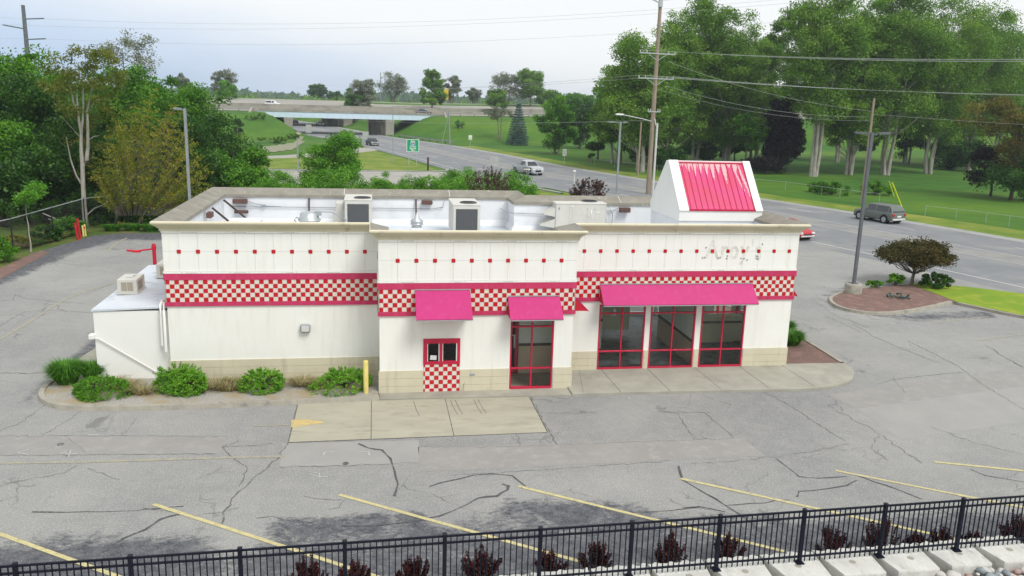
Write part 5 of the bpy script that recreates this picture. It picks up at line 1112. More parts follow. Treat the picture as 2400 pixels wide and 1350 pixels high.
# ------------------------------------------------------------ signs
def sign_posts(t, xs_, y, z, mt='galv', w_=.09):
    for x in xs_: b = MB(); b.box(x-w_/2, x+w_/2, y, y+w_, -.05, z); b.build('post', mt, t)
sx0, sy = G(968, 388)[0], G(968, 388)[1]
X0, Zt = GY(953, 326, sy); X1, Zb = GY(982, 356, sy); t = thing('road_sign', 'green highway direction sign with white border on two posts', 'road sign', ((X0+X1)/2, sy, 0))
b = MB(); b.box(X0, X1, sy-.05, sy, Zb, Zt); f = b.build('sign_panel', 'signwhite', t); b = MB(); b.box(X0+.08, X1-.08, sy-.062, sy-.051, Zb+.08, Zt-.08); b.build('green_face', 'greensign', f)
xc = (X0+X1)/2; H = Zt-Zb
text_mesh('lettering', 'East', .36, (xc, sy-.066, Zt-.40), ext=.002, parent=f, bold=.008); text_mesh('lettering', 'Grand', .37, (xc, sy-.066, Zt-H*.64), ext=.002, parent=f, bold=.008); text_mesh('lettering', 'Rapids', .37, (xc, sy-.066, Zt-H*.80), ext=.002, parent=f, bold=.008)
b = MB(); zc = Zt-H*.37; sh = [(-.26, .22), (.26, .22), (.30, .05), (.22, -.18), (0, -.32), (-.22, -.18), (-.30, .05)]
b.add([(xc+u*1.15, sy-.065, zc+v*1.15) for u, v in sh], [tuple(range(7))]); b.build('shield', 'signwhite', f); b = MB(); b.add([(xc+u*.95, sy-.068, zc+v*.95-.02) for u, v in sh], [tuple(range(7))]); b.build('shield_blue', 'shieldblue', f); b = MB(); b.box(xc-.25, xc+.25, sy-.071, sy-.069, zc+.12, zc+.2); b.build('shield_red', 'shieldred', f)
text_mesh('lettering', '96', .36, (xc, sy-.073, zc-.19), ext=.001, parent=f, bold=.008)
b = MB(); za = Zb+.22; b.add([(xc-.3, sy-.066, za), (xc-.05, sy-.066, za+.13), (xc-.05, sy-.066, za+.04), (xc+.3, sy-.066, za+.04), (xc+.3, sy-.066, za-.04), (xc-.05, sy-.066, za-.04), (xc-.05, sy-.066, za-.13)], [tuple(range(7))]); b.build('arrow', 'signwhite', f)
sign_posts(t, [X0+.35, X1-.35], sy, Zt-.1)
def small_sign(label, px_, py_, w_, h_, zb, lines=(), mt='signwhite', top=None):
    x, y = G(px_, py_); t = thing('road_sign', label, 'road sign', (x, y, 0)); b = MB(); b.box(x-w_/2, x+w_/2, y-.04, y, zb, zb+h_); f = b.build('sign_panel', mt, t)
    for s, z, k in lines: text_mesh('lettering', s, k, (x, y-.044, z), ext=.001, material='black', parent=f, bold=.004)
    sign_posts(t, [x], y, zb+h_*.9, w_=.07); return t
small_sign('small white regulatory sign on the far verge below the slope', 1102, 343, .75, .95, 1.45, [('96', 1.62, .4)])
t = small_sign('tall narrow white sign on the verge below the round trees', 1322, 387, .62, 1.05, 1.5, [('EAST', 2.2, .2), ('96', 1.75, .36)])
small_sign('back of a grey road sign in the median near the dark car', 857, 340, 1.25, 1.6, 1.2, mt='signback')
small_sign('back of a grey road sign just above the green shrubs', 1158, 400, 1.3, 1.35, .7, mt='signback')
small_sign('pair of narrow pale sign backs beside the road under the left pier', 724, 322, 1.3, 1.9, 1.1, mt='signback')
x, y = 17.3, 68.5; t = thing('road_sign', 'white arrow sign pointing right in front of the pickup truck', 'road sign', (x, y, 0)); b = MB(); b.box(x-.48, x+.48, y-.04, y, 2.0, 2.38); f = b.build('sign_panel', 'black', t)
b = MB(); b.add([(x-.42, y-.045, 2.10), (x+.18, y-.045, 2.10), (x+.18, y-.045, 2.04), (x+.42, y-.045, 2.19), (x+.18, y-.045, 2.34), (x+.18, y-.045, 2.28), (x-.42, y-.045, 2.28)], [tuple(range(7))]); b.build('arrow', 'signwhite', f); text_mesh('lettering', 'ONE WAY', .12, (x-.08, y-.047, 2.15), ext=.001, material='black', parent=f, bold=.002)
sign_posts(t, [x], y, 2.3, w_=.06)
x, y = G(1345, 443); b = MB(); b.box(x-.05, x+.05, y-.05, y+.05, 0, 2.1); t = tag(b.build('marker_post', 'plasticgrey'), 'slim white marker post left of the dark reddish bush', 'marker post'); b = MB(); b.bbox(x-.2, x+.12, y-.2, y, 1.95, 2.2, .03); b.build('cap', 'signwhite', t)
x, y = G(1003, 401); b = MB(); b.box(x-.13, x+.13, y-.1, y+.1, 0, 1.9); t = tag(b.build('marker_post', 'brown'), 'dark brown post on the grass point right of the green sign', 'marker post')
x, y = G(699+0, 404); b = MB(); b.box(x-.09, x+.09, y-.09, y+.09, 0, 4.4); tag(b.build('marker_post', 'polelight'), 'bare grey post on the grass left of the round green tree', 'marker post')
b = MB(); x, z = GY(1046, 222, 262); b.box(x-.7, x+.7, 262, 262.2, z-1.6, z+1.9); t = tag(b.build('road_sign', 'yellowsign'), 'yellow sign beside the freeway among the distant trees', 'road sign'); b = MB(); b.box(x-.1, x+.1, 262.2, 262.4, 6, z); b.build('post', 'galv', t)
x, z = GY(892, 190, 285); b = MB(); b.tube([(x, 285, 6), (x, 285, z+3)], .16, 6); tag(b.build('light_pole', 'polelight'), 'thin tall pole on the freeway between two distant trees', 'light pole')
# ------------------------------------------------------------ posts, clearance bar
x, y = -.46, -.10; t = thing('bollard', 'pale yellow bollard at the corner beside the green shrub', 'bollard', (x, y, 0)); b = MB(); b.lathe(x, y, [(.085, 0), (.085, 1.20), (.07, 1.235), (.0, 1.24)], 20); b.build('post', 'yellow', t)
for i, (q, h, mt_, lb, w_) in enumerate((((183, 562), 1.12, 'redpost', 'red post at the far left lot edge, the nearer and left one', .075), ((189, 559), 1.35, 'redpost', 'taller red post at the far left lot edge, leaning right', .075), ((196, 554), .75, 'yellow', 'short cream stake right of the red posts', .06), ((201, 553), .8, 'yellow', 'short cream stake with pink tape, rightmost by the red posts', .06))):
    x, y = G(*q); b = MB(); b.tube([(x+.0, y, -.05), (x-.12 if i < 2 else x-.03, y, h)], w_, 10); o = tag(b.build('post', mt_), lb, 'post')
    if i == 3: b = MB(); b.tube([(x-.03, y, .5), (x-.035, y, .66)], .068, 10); b.build('tape', 'pinkband', o)
x, z = -8.95, 3.72; t = thing('clearance_bar', 'dark red drive through clearance post with its hanging bar', 'clearance bar', (-8.9, 10.0, 0)); y = 10.0
xa, za = GY(360, 572, y); xb, zb = GY(297, 587, y); b = MB(); b.tube([(xa, y, 0), (xa, y, za)], .075, 10); b.lathe(xa, y, [(.09, za-.25), (.1, za-.1), (.05, za+.02), (0, za+.03)], 10); b.build('post', 'awnred', t)
b = MB(); b.tube([(xa, y, za-.2), (xa-.7, y, za-.3)], .035, 8); b.tube([(xa-.55, y, za-.32), (xb, y, zb)], .045, 8); b.box(xb+.25, xa-.55, y-.06, y+.06, zb-.08, zb-.02); b.build('bar', 'awnred', t)
# ------------------------------------------------------------ left chain link fence
t = thing('chain_link_fence', 'dark chain link fence with pale top rail in front of the woods', 'fence', (-21.3, 26, 0))
FP = [(-22.6, 19.0), (-21.32, 25.8), (-20.9, 31.0), (-20.5, 36.0), (-19.2, 38.5)]
for (x, y) in FP: b = MB(); b.cyl(x, y, -.1, 2.25, .045, 8); b.build('post', 'black', t)
b = MB(); b.tube([(-60, 18.0, 2.2), (-22.6, 19.0, 2.2)], .03, 6)
b.tube([(x, y, 2.2) for x, y in FP], .035, 6); b.build('top_rail', 'galv', t)
mm_ = bpy.data.materials.new('chainmesh'); mm_.use_nodes = True; nt = mm_.node_tree; pb = nt.nodes['Principled BSDF']; pb.inputs['Base Color'].default_value = (.02, .022, .02, 1); pb.inputs['Roughness'].default_value = .6
M['chainmesh'] = mm_
b = MB()
for a, c in zip(FP[:-1], FP[1:]):
    L = math.hypot(c[0]-a[0], c[1]-a[1]); n = int(L/.12); hn = 18
    for i in range(-hn, n):
        k0, k1 = max(0, i), min(n, i+hn)
        if k1 <= k0: continue
        for s in (0, 1):
            z0, z1 = (k0-i)/hn*2.15, (k1-i)/hn*2.15
            if s: z0, z1 = 2.15-z0, 2.15-z1
            p = (a[0]+(c[0]-a[0])*k0/n, a[1]+(c[1]-a[1])*k0/n, z0+.05); q = (a[0]+(c[0]-a[0])*k1/n, a[1]+(c[1]-a[1])*k1/n, z1+.05)
            b.tube([p, q], .0035, 3, cap=False)
b.build('mesh_fabric', 'chainmesh', t)
# far right chain link fence lines in the grass
def lowfence(label, pts, h=.95):
    t = thing('field_fence', label, 'fence', (pts[0][0], pts[0][1], 0)); b = MB(); b.tube([(p[0], p[1], h) for p in pts], .018, 5); b.build('top_rail', 'galv', t); b = MB()
    for p in pts: b.cyl(p[0], p[1], -.1, h+.03, .025, 6)
    b.build('post', 'galv', t)
lowfence('low wire field fence in the grass right of the gabled roof box', [G(*q) for q in [(1700, 430), (1770, 438), (1840, 444), (1925, 456), (1968, 462), (2060, 474)]])
lowfence('low wire field fence in the grass at far right', [G(*q) for q in [(2168, 505), (2240, 513), (2310, 522), (2364, 530), (2440, 540)]])
lowfence('low wire field fence along the far verge left of the tall pole', [G(*q) for q in [(1392, 388), (1440, 392), (1490, 398), (1540, 403), (1560, 406)]])
# ------------------------------------------------------------ foreground fence on precast blocks
def fl(x): return -12.35+.027*(x-7)
t = thing('metal_fence', 'black metal picket fence along the bottom of the view', 'fence', (3, fl(3), .42))
PX = [6.82+1.887*k for k in range(-8, 6)]
for x in PX:
    y = fl(x); b = MB(); b.bbox(x-.038, x+.038, y-.038, y+.038, .42, 1.65, .006); b.bbox(x-.045, x+.045, y-.045, y+.045, 1.645, 1.675, .01); p = b.build('fence_post', 'fenceblack', t)
    b = MB(); b.box(x-.085, x+.085, y-.085, y+.085, .42, .445); b.box(x-.055, x+.055, y-.055, y+.055, .445, .475); b.build('base_flange', 'fenceblack', p)
for a, c in zip(PX[:-1], PX[1:]):
    b = MB()
    for z in (1.615, 1.475, .575): b.beam((a+.038, fl(a+.038), z), (c-.038, fl(c-.038), z), .032, .040)
    n = 16; sp = (c-a)/n
    for k in range(1, n):
        x = a+sp*k; y = fl(x); b.box(x-.010, x+.010, y-.010, y+.010, .455, 1.60)
    b.build('fence_panel', 'fenceblack', t)
rg = random.Random(8); JX = [7.98+1.262*k for k in range(-6, 6)]
BL = None
nb_ = 0
for i, (a, c) in enumerate(zip(JX[:-1], JX[1:])):
    yf = fl((a+c)/2)+.42; ang = .027; b = MB(); wdt = c-a; nseg = 22
    far = [(a+.015+(wdt-.03)*k/nseg, yf+.027*(k/nseg-.5)*wdt+rg.uniform(-.035, .03)+(.03*math.sin(k*1.1+i))) for k in range(nseg+1)]
    dx = rg.uniform(-.02, .02); yn = yf-1.02+rg.uniform(-.03, .03); near = [(a+.19+dx, yn+.02), (a+.24+dx, yn), (c-.16+dx, yn), (c-.11+dx, yn+.03)]
    near = near[::-1]; zt = .42+rg.uniform(-.006, .006); top = far+near; m_ = len(top)
    cx_, cy_ = (a+c)/2, yf-.5
    ins = [(cx_+(x-cx_)*.985, cy_+(y-cy_)*.985) for x, y in top]
    vs = [(x, y, zt) for x, y in ins]+[(x, y+(rg.uniform(-.01, .01) if k < nseg else 0), zt-.03) for k, (x, y) in enumerate(top)]+[(x, y+(rg.uniform(.0, .05) if k <= nseg else 0), -.35) for k, (x, y) in enumerate(top)]
    b.add(vs, [tuple(range(m_))[::-1]]+[(r*m_+k, r*m_+(k+1) % m_, (r+1)*m_+(k+1) % m_, (r+1)*m_+k) for r in range(2) for k in range(m_)]); o = b.build('concrete_block', 'block')
    nth = len(JX)-2-i; wd_ = ('at the right frame edge', 'second from the right', 'third from the right', 'fourth from the right', 'fifth from the right', 'sixth from the right', 'seventh from the right', 'eighth from the right', 'ninth from the right, mostly cut off', 'tenth from the right, barely in view', 'leftmost, barely in view')[nth]
    tag(o, 'pale precast concrete block under the black fence, '+wd_, 'concrete block', 'precast blocks under the fence')
    b = MB(); hx, hy = a+wdt*.55+rg.uniform(-.06, .06), yn+.48; b.lathe(hx, hy, [(.075, zt+.002), (.0, zt+.004)], 10); b.build('lift_pocket', 'curb', o)
# rubble of rounded stones in front of the blocks
b = MB(); rn = np.random.default_rng(4)
ico = bmesh.new(); bmesh.ops.create_icosphere(ico, subdivisions=2, radius=1); IV = np.array([v.co[:] for v in ico.verts]); IF = [tuple(v.index for v in f.verts) for f in ico.faces]; ico.free()
for k in range(700):
    x = rn.uniform(7.5, 16); y = rn.uniform(-14.6, -12.86); s = rn.uniform(.035, .10)*(1 if rn.random() < .85 else 1.5)
    V = IV*(1+.18*rn.normal(size=(len(IV), 1))*.5)*s*np.array([rn.uniform(.8, 1.4), rn.uniform(.8, 1.3), rn.uniform(.55, .9)]); a = rn.uniform(0, 6.3); V = V@np.array([[math.cos(a), math.sin(a), 0], [-math.sin(a), math.cos(a), 0], [0, 0, 1]])
    b.add(V+np.array([x, y, rn.uniform(.14, .34)-max(0, (-13-y))*.10]), IF, int(rn.integers(3)), True)
M['stoneA'] = mat('stoneA', (.55, .54, .50), (.42, .41, .39), 6, .85); M['stoneB'] = mat('stoneB', (.26, .30, .31), (.20, .23, .24), 6, .85); M['stoneC'] = mat('stoneC', (.40, .30, .27), (.33, .22, .20), 6, .85)
o = b.build('rubble_stones', ['stoneA', 'stoneB', 'stoneC']); o['kind'] = 'stuff'
sheet('gravel_ground', [(-20, -12.7), (20, -12.2), (20, -40), (-20, -40)], .03, 'gravel')
# dark red shrubs behind the fence
def spiky(name, label, x, y, h, w_, seed, group):
    rg = np.random.default_rng(seed); t = thing(name, label, 'shrub', (x, y, 0), group); b = MB(); cl = []
    for i in range(34):
        an = rg.random()*6.283; out = w_/2*rg.random()**.7; top = h*(1-.55*(out/(w_/2))**1.3)*rg.uniform(.6, 1.08)
        e = np.array((x+math.cos(an)*out, y+math.sin(an)*out*.8, top)); s = np.array((x+math.cos(an)*out*.5, y+math.sin(an)*out*.4, 0)); mdl = (s*.45+e*.55)+np.array((0, 0, -.04))
        b.tube([s, mdl, e], [.010, .007, .003], 4)
        for k in range(7):
            f = .3+.7*k/6; p = s*(1-f)+e*f; cl.append((p[0], p[1], p[2], .035, .035, .07, 14))
    b.build('stems', 'barkdark', t); foliage('leaves', cl, .05, 'leafbarb', t, seed, .3, .5); return t
rv = random.Random(2)
for i, (px_, hh, ww) in enumerate(((720, .82, .95), (830, .62, .8), (972, .68, .9), (1128, .86, 1.05), (1290, .60, .9), (1398, .78, .95), (1572, .92, .9), (1708, .84, .95), (1952, .92, 1.0), (2068, 1.02, 1.1), (2150, .48, .7), (2205, .66, .7), (2285, .42, .8), (2385, 1.0, 1.05))):
    bx, by = G(px_, 1352-(px_-700)*.052); by = -11.42; bx = GY(px_, 1335-(px_-700)*.05, -11.42)[0]
    spiky('barberry_shrub', 'dark red upright shrub behind the fence, '+('leftmost in view', 'second from the left, low', 'third from the left', 'fourth from the left, broad', 'fifth from the left, low', 'sixth from the left', 'seventh from the left, tall', 'eighth from the left', 'ninth from the left', 'tallest, astride a fence post', 'small one right of the tallest', 'small one left of the rightmost fence post', 'lowest, right of the rightmost fence post', 'at the right frame edge')[i], bx, by, hh*.9, ww*.88, 30+i, 'dark red shrubs behind the fence')
# ------------------------------------------------------------ planting bed by the building
def yew(label, x, y, h, w_, seed, mt='leafyew', **k): return mound('shrub', label, x, y, h, w_, mt, 9000, .06, seed, .08, 'green shrubs in the gravel bed', cat='shrub', **k)
yew('dense rounded green shrub in the bed beneath the wall lamp', -3.88, .52, .68, 1.45, 11)
yew('bright green shrub just left of the yellow bollard', -1.20, .50, .68, 1.55, 12, rough=.3)
yew('large irregular green shrub with brown inner branches at the wall corner', -6.65, .85, .82, 1.6, 13, rough=.35)
yew('low front lobe of the large irregular shrub, yellow at its foot', -6.25, .35, .6, .95, 14, rough=.3)
yew('low wide yellow green shrub at the left bend of the bed', -9.12, .45, .5, 1.65, 15, 'leafbright', rough=.2)
def grassclump(label, x, y, h, w_, n, seed, mt='blade', group=None, z0=.1, stuff=False, sy=1.0, lay=.8, name='grass_clump', r=.006):
    rg = np.random.default_rng(seed); V = np.empty((n, 4, 3)); an = rg.random(n)*6.283; r0_ = rg.random(n)**.5*w_*.22; ln = h*rg.uniform(.6, 1.15, n); out = w_*.5*rg.uniform(.2, 1.0, n)*lay
    bx = x+np.cos(an)*r0_; by = y+np.sin(an)*r0_*sy; pe = np.column_stack([-np.sin(an), np.cos(an), 0*an])*(.5+rg.random(n)[:, None])*r*2
    P0 = np.column_stack([bx, by, np.full(n, z0)]); P1 = P0+np.column_stack([np.cos(an)*out*.5, np.sin(an)*out*.5*sy, ln*.8]); P2 = P0+np.column_stack([np.cos(an)*out, np.sin(an)*out*sy, ln*rg.uniform(.5, 1, n)])
    V = np.stack([P0-pe, P0+pe, P1+pe*.8, P1-pe*.8, P2], 1); me = bpy.data.meshes.new(name); me.vertices.add(n*5); me.vertices.foreach_set('co', V.astype(np.float32).ravel())
    idx = np.arange(n)[:, None]*5; q = np.hstack([idx+np.array([[0, 1, 2, 3]]), idx+np.array([[3, 2, 4]])]).ravel().astype(np.int32); me.loops.add(len(q)); me.loops.foreach_set('vertex_index', q)
    me.polygons.add(2*n); me.polygons.foreach_set('loop_start', (np.arange(n)[:, None]*7+np.array([[0, 4]])).ravel().astype(np.int32))
    try: me.polygons.foreach_set('loop_total', np.tile([4, 3], n).astype(np.int32))
    except Exception: pass
    me.update(calc_edges=True); a = me.attributes.new('tint', 'FLOAT', 'POINT'); a.data.foreach_set('value', np.repeat(rg.random(n), 5).astype(np.float32)); me.materials.append(M[mt])
    o = bpy.data.objects.new(name, me); C.objects.link(o)
    if stuff: o['kind'] = 'stuff'
    else: tag(o, label, 'grass clump', group)
    return o
grassclump('fine mound of green grass at the far left corner of the bed', -10.42, 1.72, .75, 1.35, 2600, 21, lay=.9)
grassclump('fine mound of green grass against the white cooler corner', -9.72, 2.05, .6, 1.0, 1700, 22, lay=.9)
for i, (x, y, w_, n) in enumerate(((-8.4, .9, 1.6, 330), (-7.7, .4, 1.3, 240), (-5.5, .85, 1.5, 360), (-5.0, .5, 1.2, 240), (-2.6, .85, 1.4, 360), (-2.1, .5, 1.1, 200), (-4.9, 1.1, 1.0, 160), (-8.9, 1.4, 1.2, 200))):
    grassclump(None, x, y, .30, w_, n, 40+i, 'drygrass', stuff=True, sy=.6, lay=1.2, name='dry_grass', r=.004)
MX1, MX2 = G(1868, 812, .1), G(1858, 788, .1)
for i, (x, y) in enumerate(((MX1[0]-.1, MX1[1]+.3), (MX2[0]-.25, MX2[1]+.4))): grassclump('mound of long green grass by the right end wall, '+('the nearer' if i == 0 else 'the farther'), x, y, .6, 1.15, 2600, 60+i, group='grass mounds in the mulch bed', lay=.9)
# ------------------------------------------------------------ island planting
tx, ty = G(2137, 668)
tree('ornamental_tree', 'small spreading bronze leaved tree on the mulch island', tx, ty, 2.85, 5.0, .40, 'leafbronze', 'bark', 120, .11, 200, 'dome', 71, 1, .11, cs=.15, sy=.8, limbs=True, lobe=1.4, lr=.12)
bush('shrub', 'dark green spreading shrub at the foot of the bronze tree', 31.5, 15.0, 1.0, 2.1, 'leafdark', .09, 40, 180, 72, .1, cs=.22)
bush('shrub', 'broad leaved green plant left of the bronze tree trunk', 29.4, 15.6, .85, 1.0, 'leafbright', .13, 20, 60, 73, .1, cs=.3)
bush('shrub', 'low green patch of plants at the back of the mulch island', 27.8, 15.2, .45, 1.1, 'leaf', .09, 16, 90, 74, .1, cs=.3)
bush('shrub', 'grey green low plant in the middle of the mulch island', 27.6, 12.6, .28, 1.5, 'leafspruce', .08, 18, 90, 75, .1, cs=.25)
# ------------------------------------------------------------ vehicles
def car(label, loc, yaw, L, W, H, paint, kind='suv', name='car', cat='car', hasglass=True):
    t = thing(name, label, cat, (loc[0], loc[1], loc[2] if len(loc) > 2 else 0)); zg = .0
    hl, w2 = L/2, W/2; zb = .22 if kind == 'sedan' else .30; belt = H*(.60 if kind != 'pickup' else .62); hood = H*(.60 if kind != 'sedan' else .58)
    if kind == 'suv': ST = [(-hl, .42, .80, .80, 0), (-hl+.06, .30, .98, belt, 0), (-hl+.22, zb, 1.0, belt, .55), (-hl+.50, zb, 1.0, belt, .97), (-.3, zb, 1.0, belt, 1.0), (.30, zb, 1.0, belt, .99), (.62, zb, 1.0, belt, .92), (1.18, zb, 1.0, belt, .25), (1.32, zb, 1.0, belt, 0), (hl-.35, zb, .98, hood*.93, 0), (hl-.10, .28, .88, hood*.80, 0), (hl, .40, .74, hood*.60, 0)]
    elif kind == 'sedan': ST = [(-hl, .40, .80, H*.50, 0), (-hl+.10, .28, .95, belt, 0), (-hl+.65, zb, 1.0, belt*1.02, 0), (-hl+1.25, zb, 1.0, belt, .80), (-.35, zb, 1.0, belt, 1.0), (.15, zb, 1.0, belt, .98), (.50, zb, 1.0, belt, .80), (1.05, zb, 1.0, belt, .15), (1.2, zb, 1.0, belt*.98, 0), (hl-.4, zb, .97, hood*.88, 0), (hl-.1, .26, .86, hood*.72, 0), (hl, .36, .74, hood*.55, 0)]
    else: ST = [(-hl, .45, .92, belt*.96, 0), (-hl+.05, .40, 1.0, belt, 0), (-hl+.8, .38, 1.0, belt, 0), (-.62, zb, 1.0, belt, 0), (-.58, zb, 1.0, belt, .92), (-.4, zb, 1.0, belt, 1.0), (.45, zb, 1.0, belt, .98), (.78, zb, 1.0, belt, .86), (1.25, zb, 1.0, belt, .15), (1.36, zb, 1.0, belt, 0), (hl-.25, zb, .98, hood*.97, 0), (hl-.05, .34, .93, hood*.86, 0), (hl, .42, .86, hood*.62, 0)]
    Rg = []
    for (x, z0, ws, zb_, g_) in ST:
        w_ = w2*ws; zr = zb_+(H-zb_)*g_; wr = w_*(.94-.20*g_); zm = z0+(zb_-z0)*.55
        half = [(w_*.86, z0), (w_*.985, z0+.10), (w_, zm), (w_*.955, zb_), (wr, zr-.05*g_), (wr*.72, zr+.012)]
        Rg.append([(x, y, z) for y, z in half]+[(x, -y, z) for y, z in half[::-1]])
    b = MB(); n = 12; vs = [p for r in Rg for p in r]; fs = [(i*n+k, i*n+(k+1) % n, (i+1)*n+(k+1) % n, (i+1)*n+k) for i in range(len(ST)-1) for k in range(n)]; fs += [tuple(range(n)), tuple((len(ST)-1)*n+k for k in range(n-1, -1, -1))]
    b.add(vs, fs, 0, False); body = b.build('body', paint, t, .035)
    for p_ in body.data.polygons: p_.use_smooth = True
    def lerp(a, c, f): return tuple(a[i]+(c[i]-a[i])*f for i in range(3))
    if kind == 'pickup':
        b = MB(); b.box(-hl+.12, -.75, -w2*.80, w2*.80, belt-.02, belt+.016); b.build('bed', 'black', t)
    b = MB()
    cab = [i for i in range(len(ST)) if ST[i][4] > .5]; i0, i1 = cab[0], cab[-1]
    for s in (0, 1):
        for i in range(i0, i1):
            A0, A1 = Rg[i], Rg[i+1]; lo, hi = (3, 4) if s == 0 else (8, 7); fa, fb = (.06 if i > i0 else .12), (.94 if i+1 < i1 else .80)
            q0, q1 = lerp(A0[lo], A1[lo], fa), lerp(A0[lo], A1[lo], fb); r0_, r1_ = lerp(A0[hi], A1[hi], fa), lerp(A0[hi], A1[hi], fb); o_ = .012*(1 if s == 0 else -1)
            v = [lerp(q0, r0_, .08), lerp(q1, r1_, .08), lerp(q1, r1_, .90), lerp(q0, r0_, .90)]; b.add([(x, y+o_, z+.004) for x, y, z in v], [(0, 1, 2, 3)])
    def screen(ia, ib, dx):
        a, c = Rg[ia], Rg[ib]; v = [lerp(lerp(a[3], a[8], .06), lerp(c[4], c[7], .06), .06), lerp(lerp(a[3], a[8], .94), lerp(c[4], c[7], .94), .06), lerp(lerp(a[3], a[8], .90), lerp(c[4], c[7], .90), .94), lerp(lerp(a[3], a[8], .10), lerp(c[4], c[7], .10), .94)]
        b.add([(x+dx, y, z+.035) for x, y, z in v], [(0, 1, 2, 3)])
    screen(len(ST)-4, i1, .03); screen(max(i0-1, 1), i0+(1 if kind == 'suv' else 0), -.03); b.build('glass', 'carglass', t)
    fx = hl-.88; rx = -hl+.86; wr_ = .34 if kind == 'sedan' else .38
    for x in (fx, rx):
        for s in (-1, 1):
            b = MB(); y1 = s*(w2+.012); y0 = s*(w2-.24)
            b.tube([(x, s*(w2-.3), wr_+.02), (x, s*(w2+.004), wr_+.02)], wr_*1.14, 22); b.build('wheel_arch', 'tyre', t)
            b = MB(); b.tube([(x, y0, wr_), (x, y1-s*.03, wr_), (x, y1+s*.012, wr_)], [wr_, wr_, wr_*.93], 24); wh = b.build('wheel', 'tyre', t)
            b = MB(); b.tube([(x, y1, wr_), (x, y1+s*.02, wr_)], [wr_*.66, wr_*.62], 20)
            b.build('rim', 'rim', wh)
    for s in (-1, 1):
        b = MB(); zz = belt*.80; b.bbox(-hl-.012, -hl+.14, min(s*w2*.62, s*w2*.94), max(s*w2*.62, s*w2*.94), zz-.10, zz+.13, .03); b.build('taillight', 'tail', t)
        b = MB(); zz = hood*.70; b.bbox(hl-.16, hl+.0, min(s*w2*.50, s*w2*.80), max(s*w2*.50, s*w2*.80), zz-.07, zz+.10, .03); b.build('headlight', 'headlamp', t)
        b = MB(); b.bbox(.72, .88, min(s*w2, s*(w2+.18)), max(s*w2, s*(w2+.18)), belt+.02, belt+.17, .03); b.build('mirror', paint, t)
    b = MB(); b.bbox(hl-.06, hl+.035, -w2*.45, w2*.45, hood*.42, hood*.64, .02); b.build('grille', 'black', t)
    b = MB(); b.bbox(-hl-.05, -hl+.1, -w2*.86, w2*.86, .34, .52, .03); b.bbox(hl-.12, hl+.05, -w2*.74, w2*.74, .30, .44, .03); b.build('bumper', 'chrome' if kind == 'pickup' else 'plasticgrey', t)
    b = MB(); b.bbox(-hl-.02, -hl+.01, -.25, .25, belt*.62, belt*.62+.14, .01); b.build('licence_plate', 'signwhite', t)
    t.rotation_euler = (0, 0, yaw); bpy.context.view_layer.update()
    # children built in local coordinates: clear the inverse so the root carries them
    def clr(o, first):
        for k in o.children: k.matrix_parent_inverse = Matrix.Identity(4); clr(k, False)
    clr(t, True); return t
M['p_suv'] = paintmat('p_suv', (.13, .15, .135)); M['p_red'] = paintmat('p_red', (.45, .008, .02)); M['p_silver'] = paintmat('p_silver', (.44, .46, .47)); M['p_dark'] = paintmat('p_dark', (.035, .045, .055)); M['p_white'] = paintmat('p_white', (.75, .76, .76)); M['p_blue'] = paintmat('p_blue', (.03, .045, .08))
def rd(y): dx = (interp(RNEAR, y+3)+interp(RFAR, y+3)-interp(RNEAR, y-3)-interp(RFAR, y-3))/2; return math.atan2(6, dx)
c0 = G(2050, 519); car('grey green compact sport utility car driving away on the far lane', (c0[0]+.5, c0[1]+.3), rd(43), 4.5, 1.86, 1.68, 'p_suv', 'suv')
c0 = G(1848, 556); car('bright red sedan half hidden behind the right roof corner', (c0[0], c0[1]+.4), rd(33)+math.pi, 4.6, 1.82, 1.42, 'p_red', 'sedan')
c0 = G(1240, 409); car('silver pickup truck with dark bed approaching on the road', (c0[0], c0[1]+1.0), rd(86)+math.pi, 5.6, 1.98, 1.9, 'p_silver', 'pickup', 'pickup_truck', 'pickup truck')
c0 = G(872, 341); car('dark grey car approaching on the road right of the grey sign back', (c0[0], c0[1]+.5), rd(153)+math.pi, 4.6, 1.85, 1.55, 'p_dark', 'suv')
c0 = G(750, 295); car('small white car beneath the pale blue bridge', (c0[0], c0[1]+1), rd(262)+math.pi, 4.6, 1.85, 1.6, 'p_white', 'suv')
c0 = G(690, 289); car('tiny black car just right of the left bridge pier', (c0[0], c0[1]+1), rd(285), 4.6, 1.85, 1.5, 'p_dark', 'sedan')
xx = GY(992, 262, YF(12)+4)[0]; car('dark blue car crossing on the bridge near its right end', (xx, YF(xx)+4, 5.75), R(4), 4.7, 1.85, 1.5, 'p_blue', 'sedan')
y = YF(-25)+57.5; x, _ = GY(639, 245, y); z = ZF(x)+2.6*sst(7.5/33)+.15
car('white van roof showing above the farther freeway barrier at left', (x, y, z), R(4), 5.0, 1.95, 1.9, 'p_white', 'suv')
# ------------------------------------------------------------ TREES
def at(px_, py_, Y): return GY(px_, py_, Y)
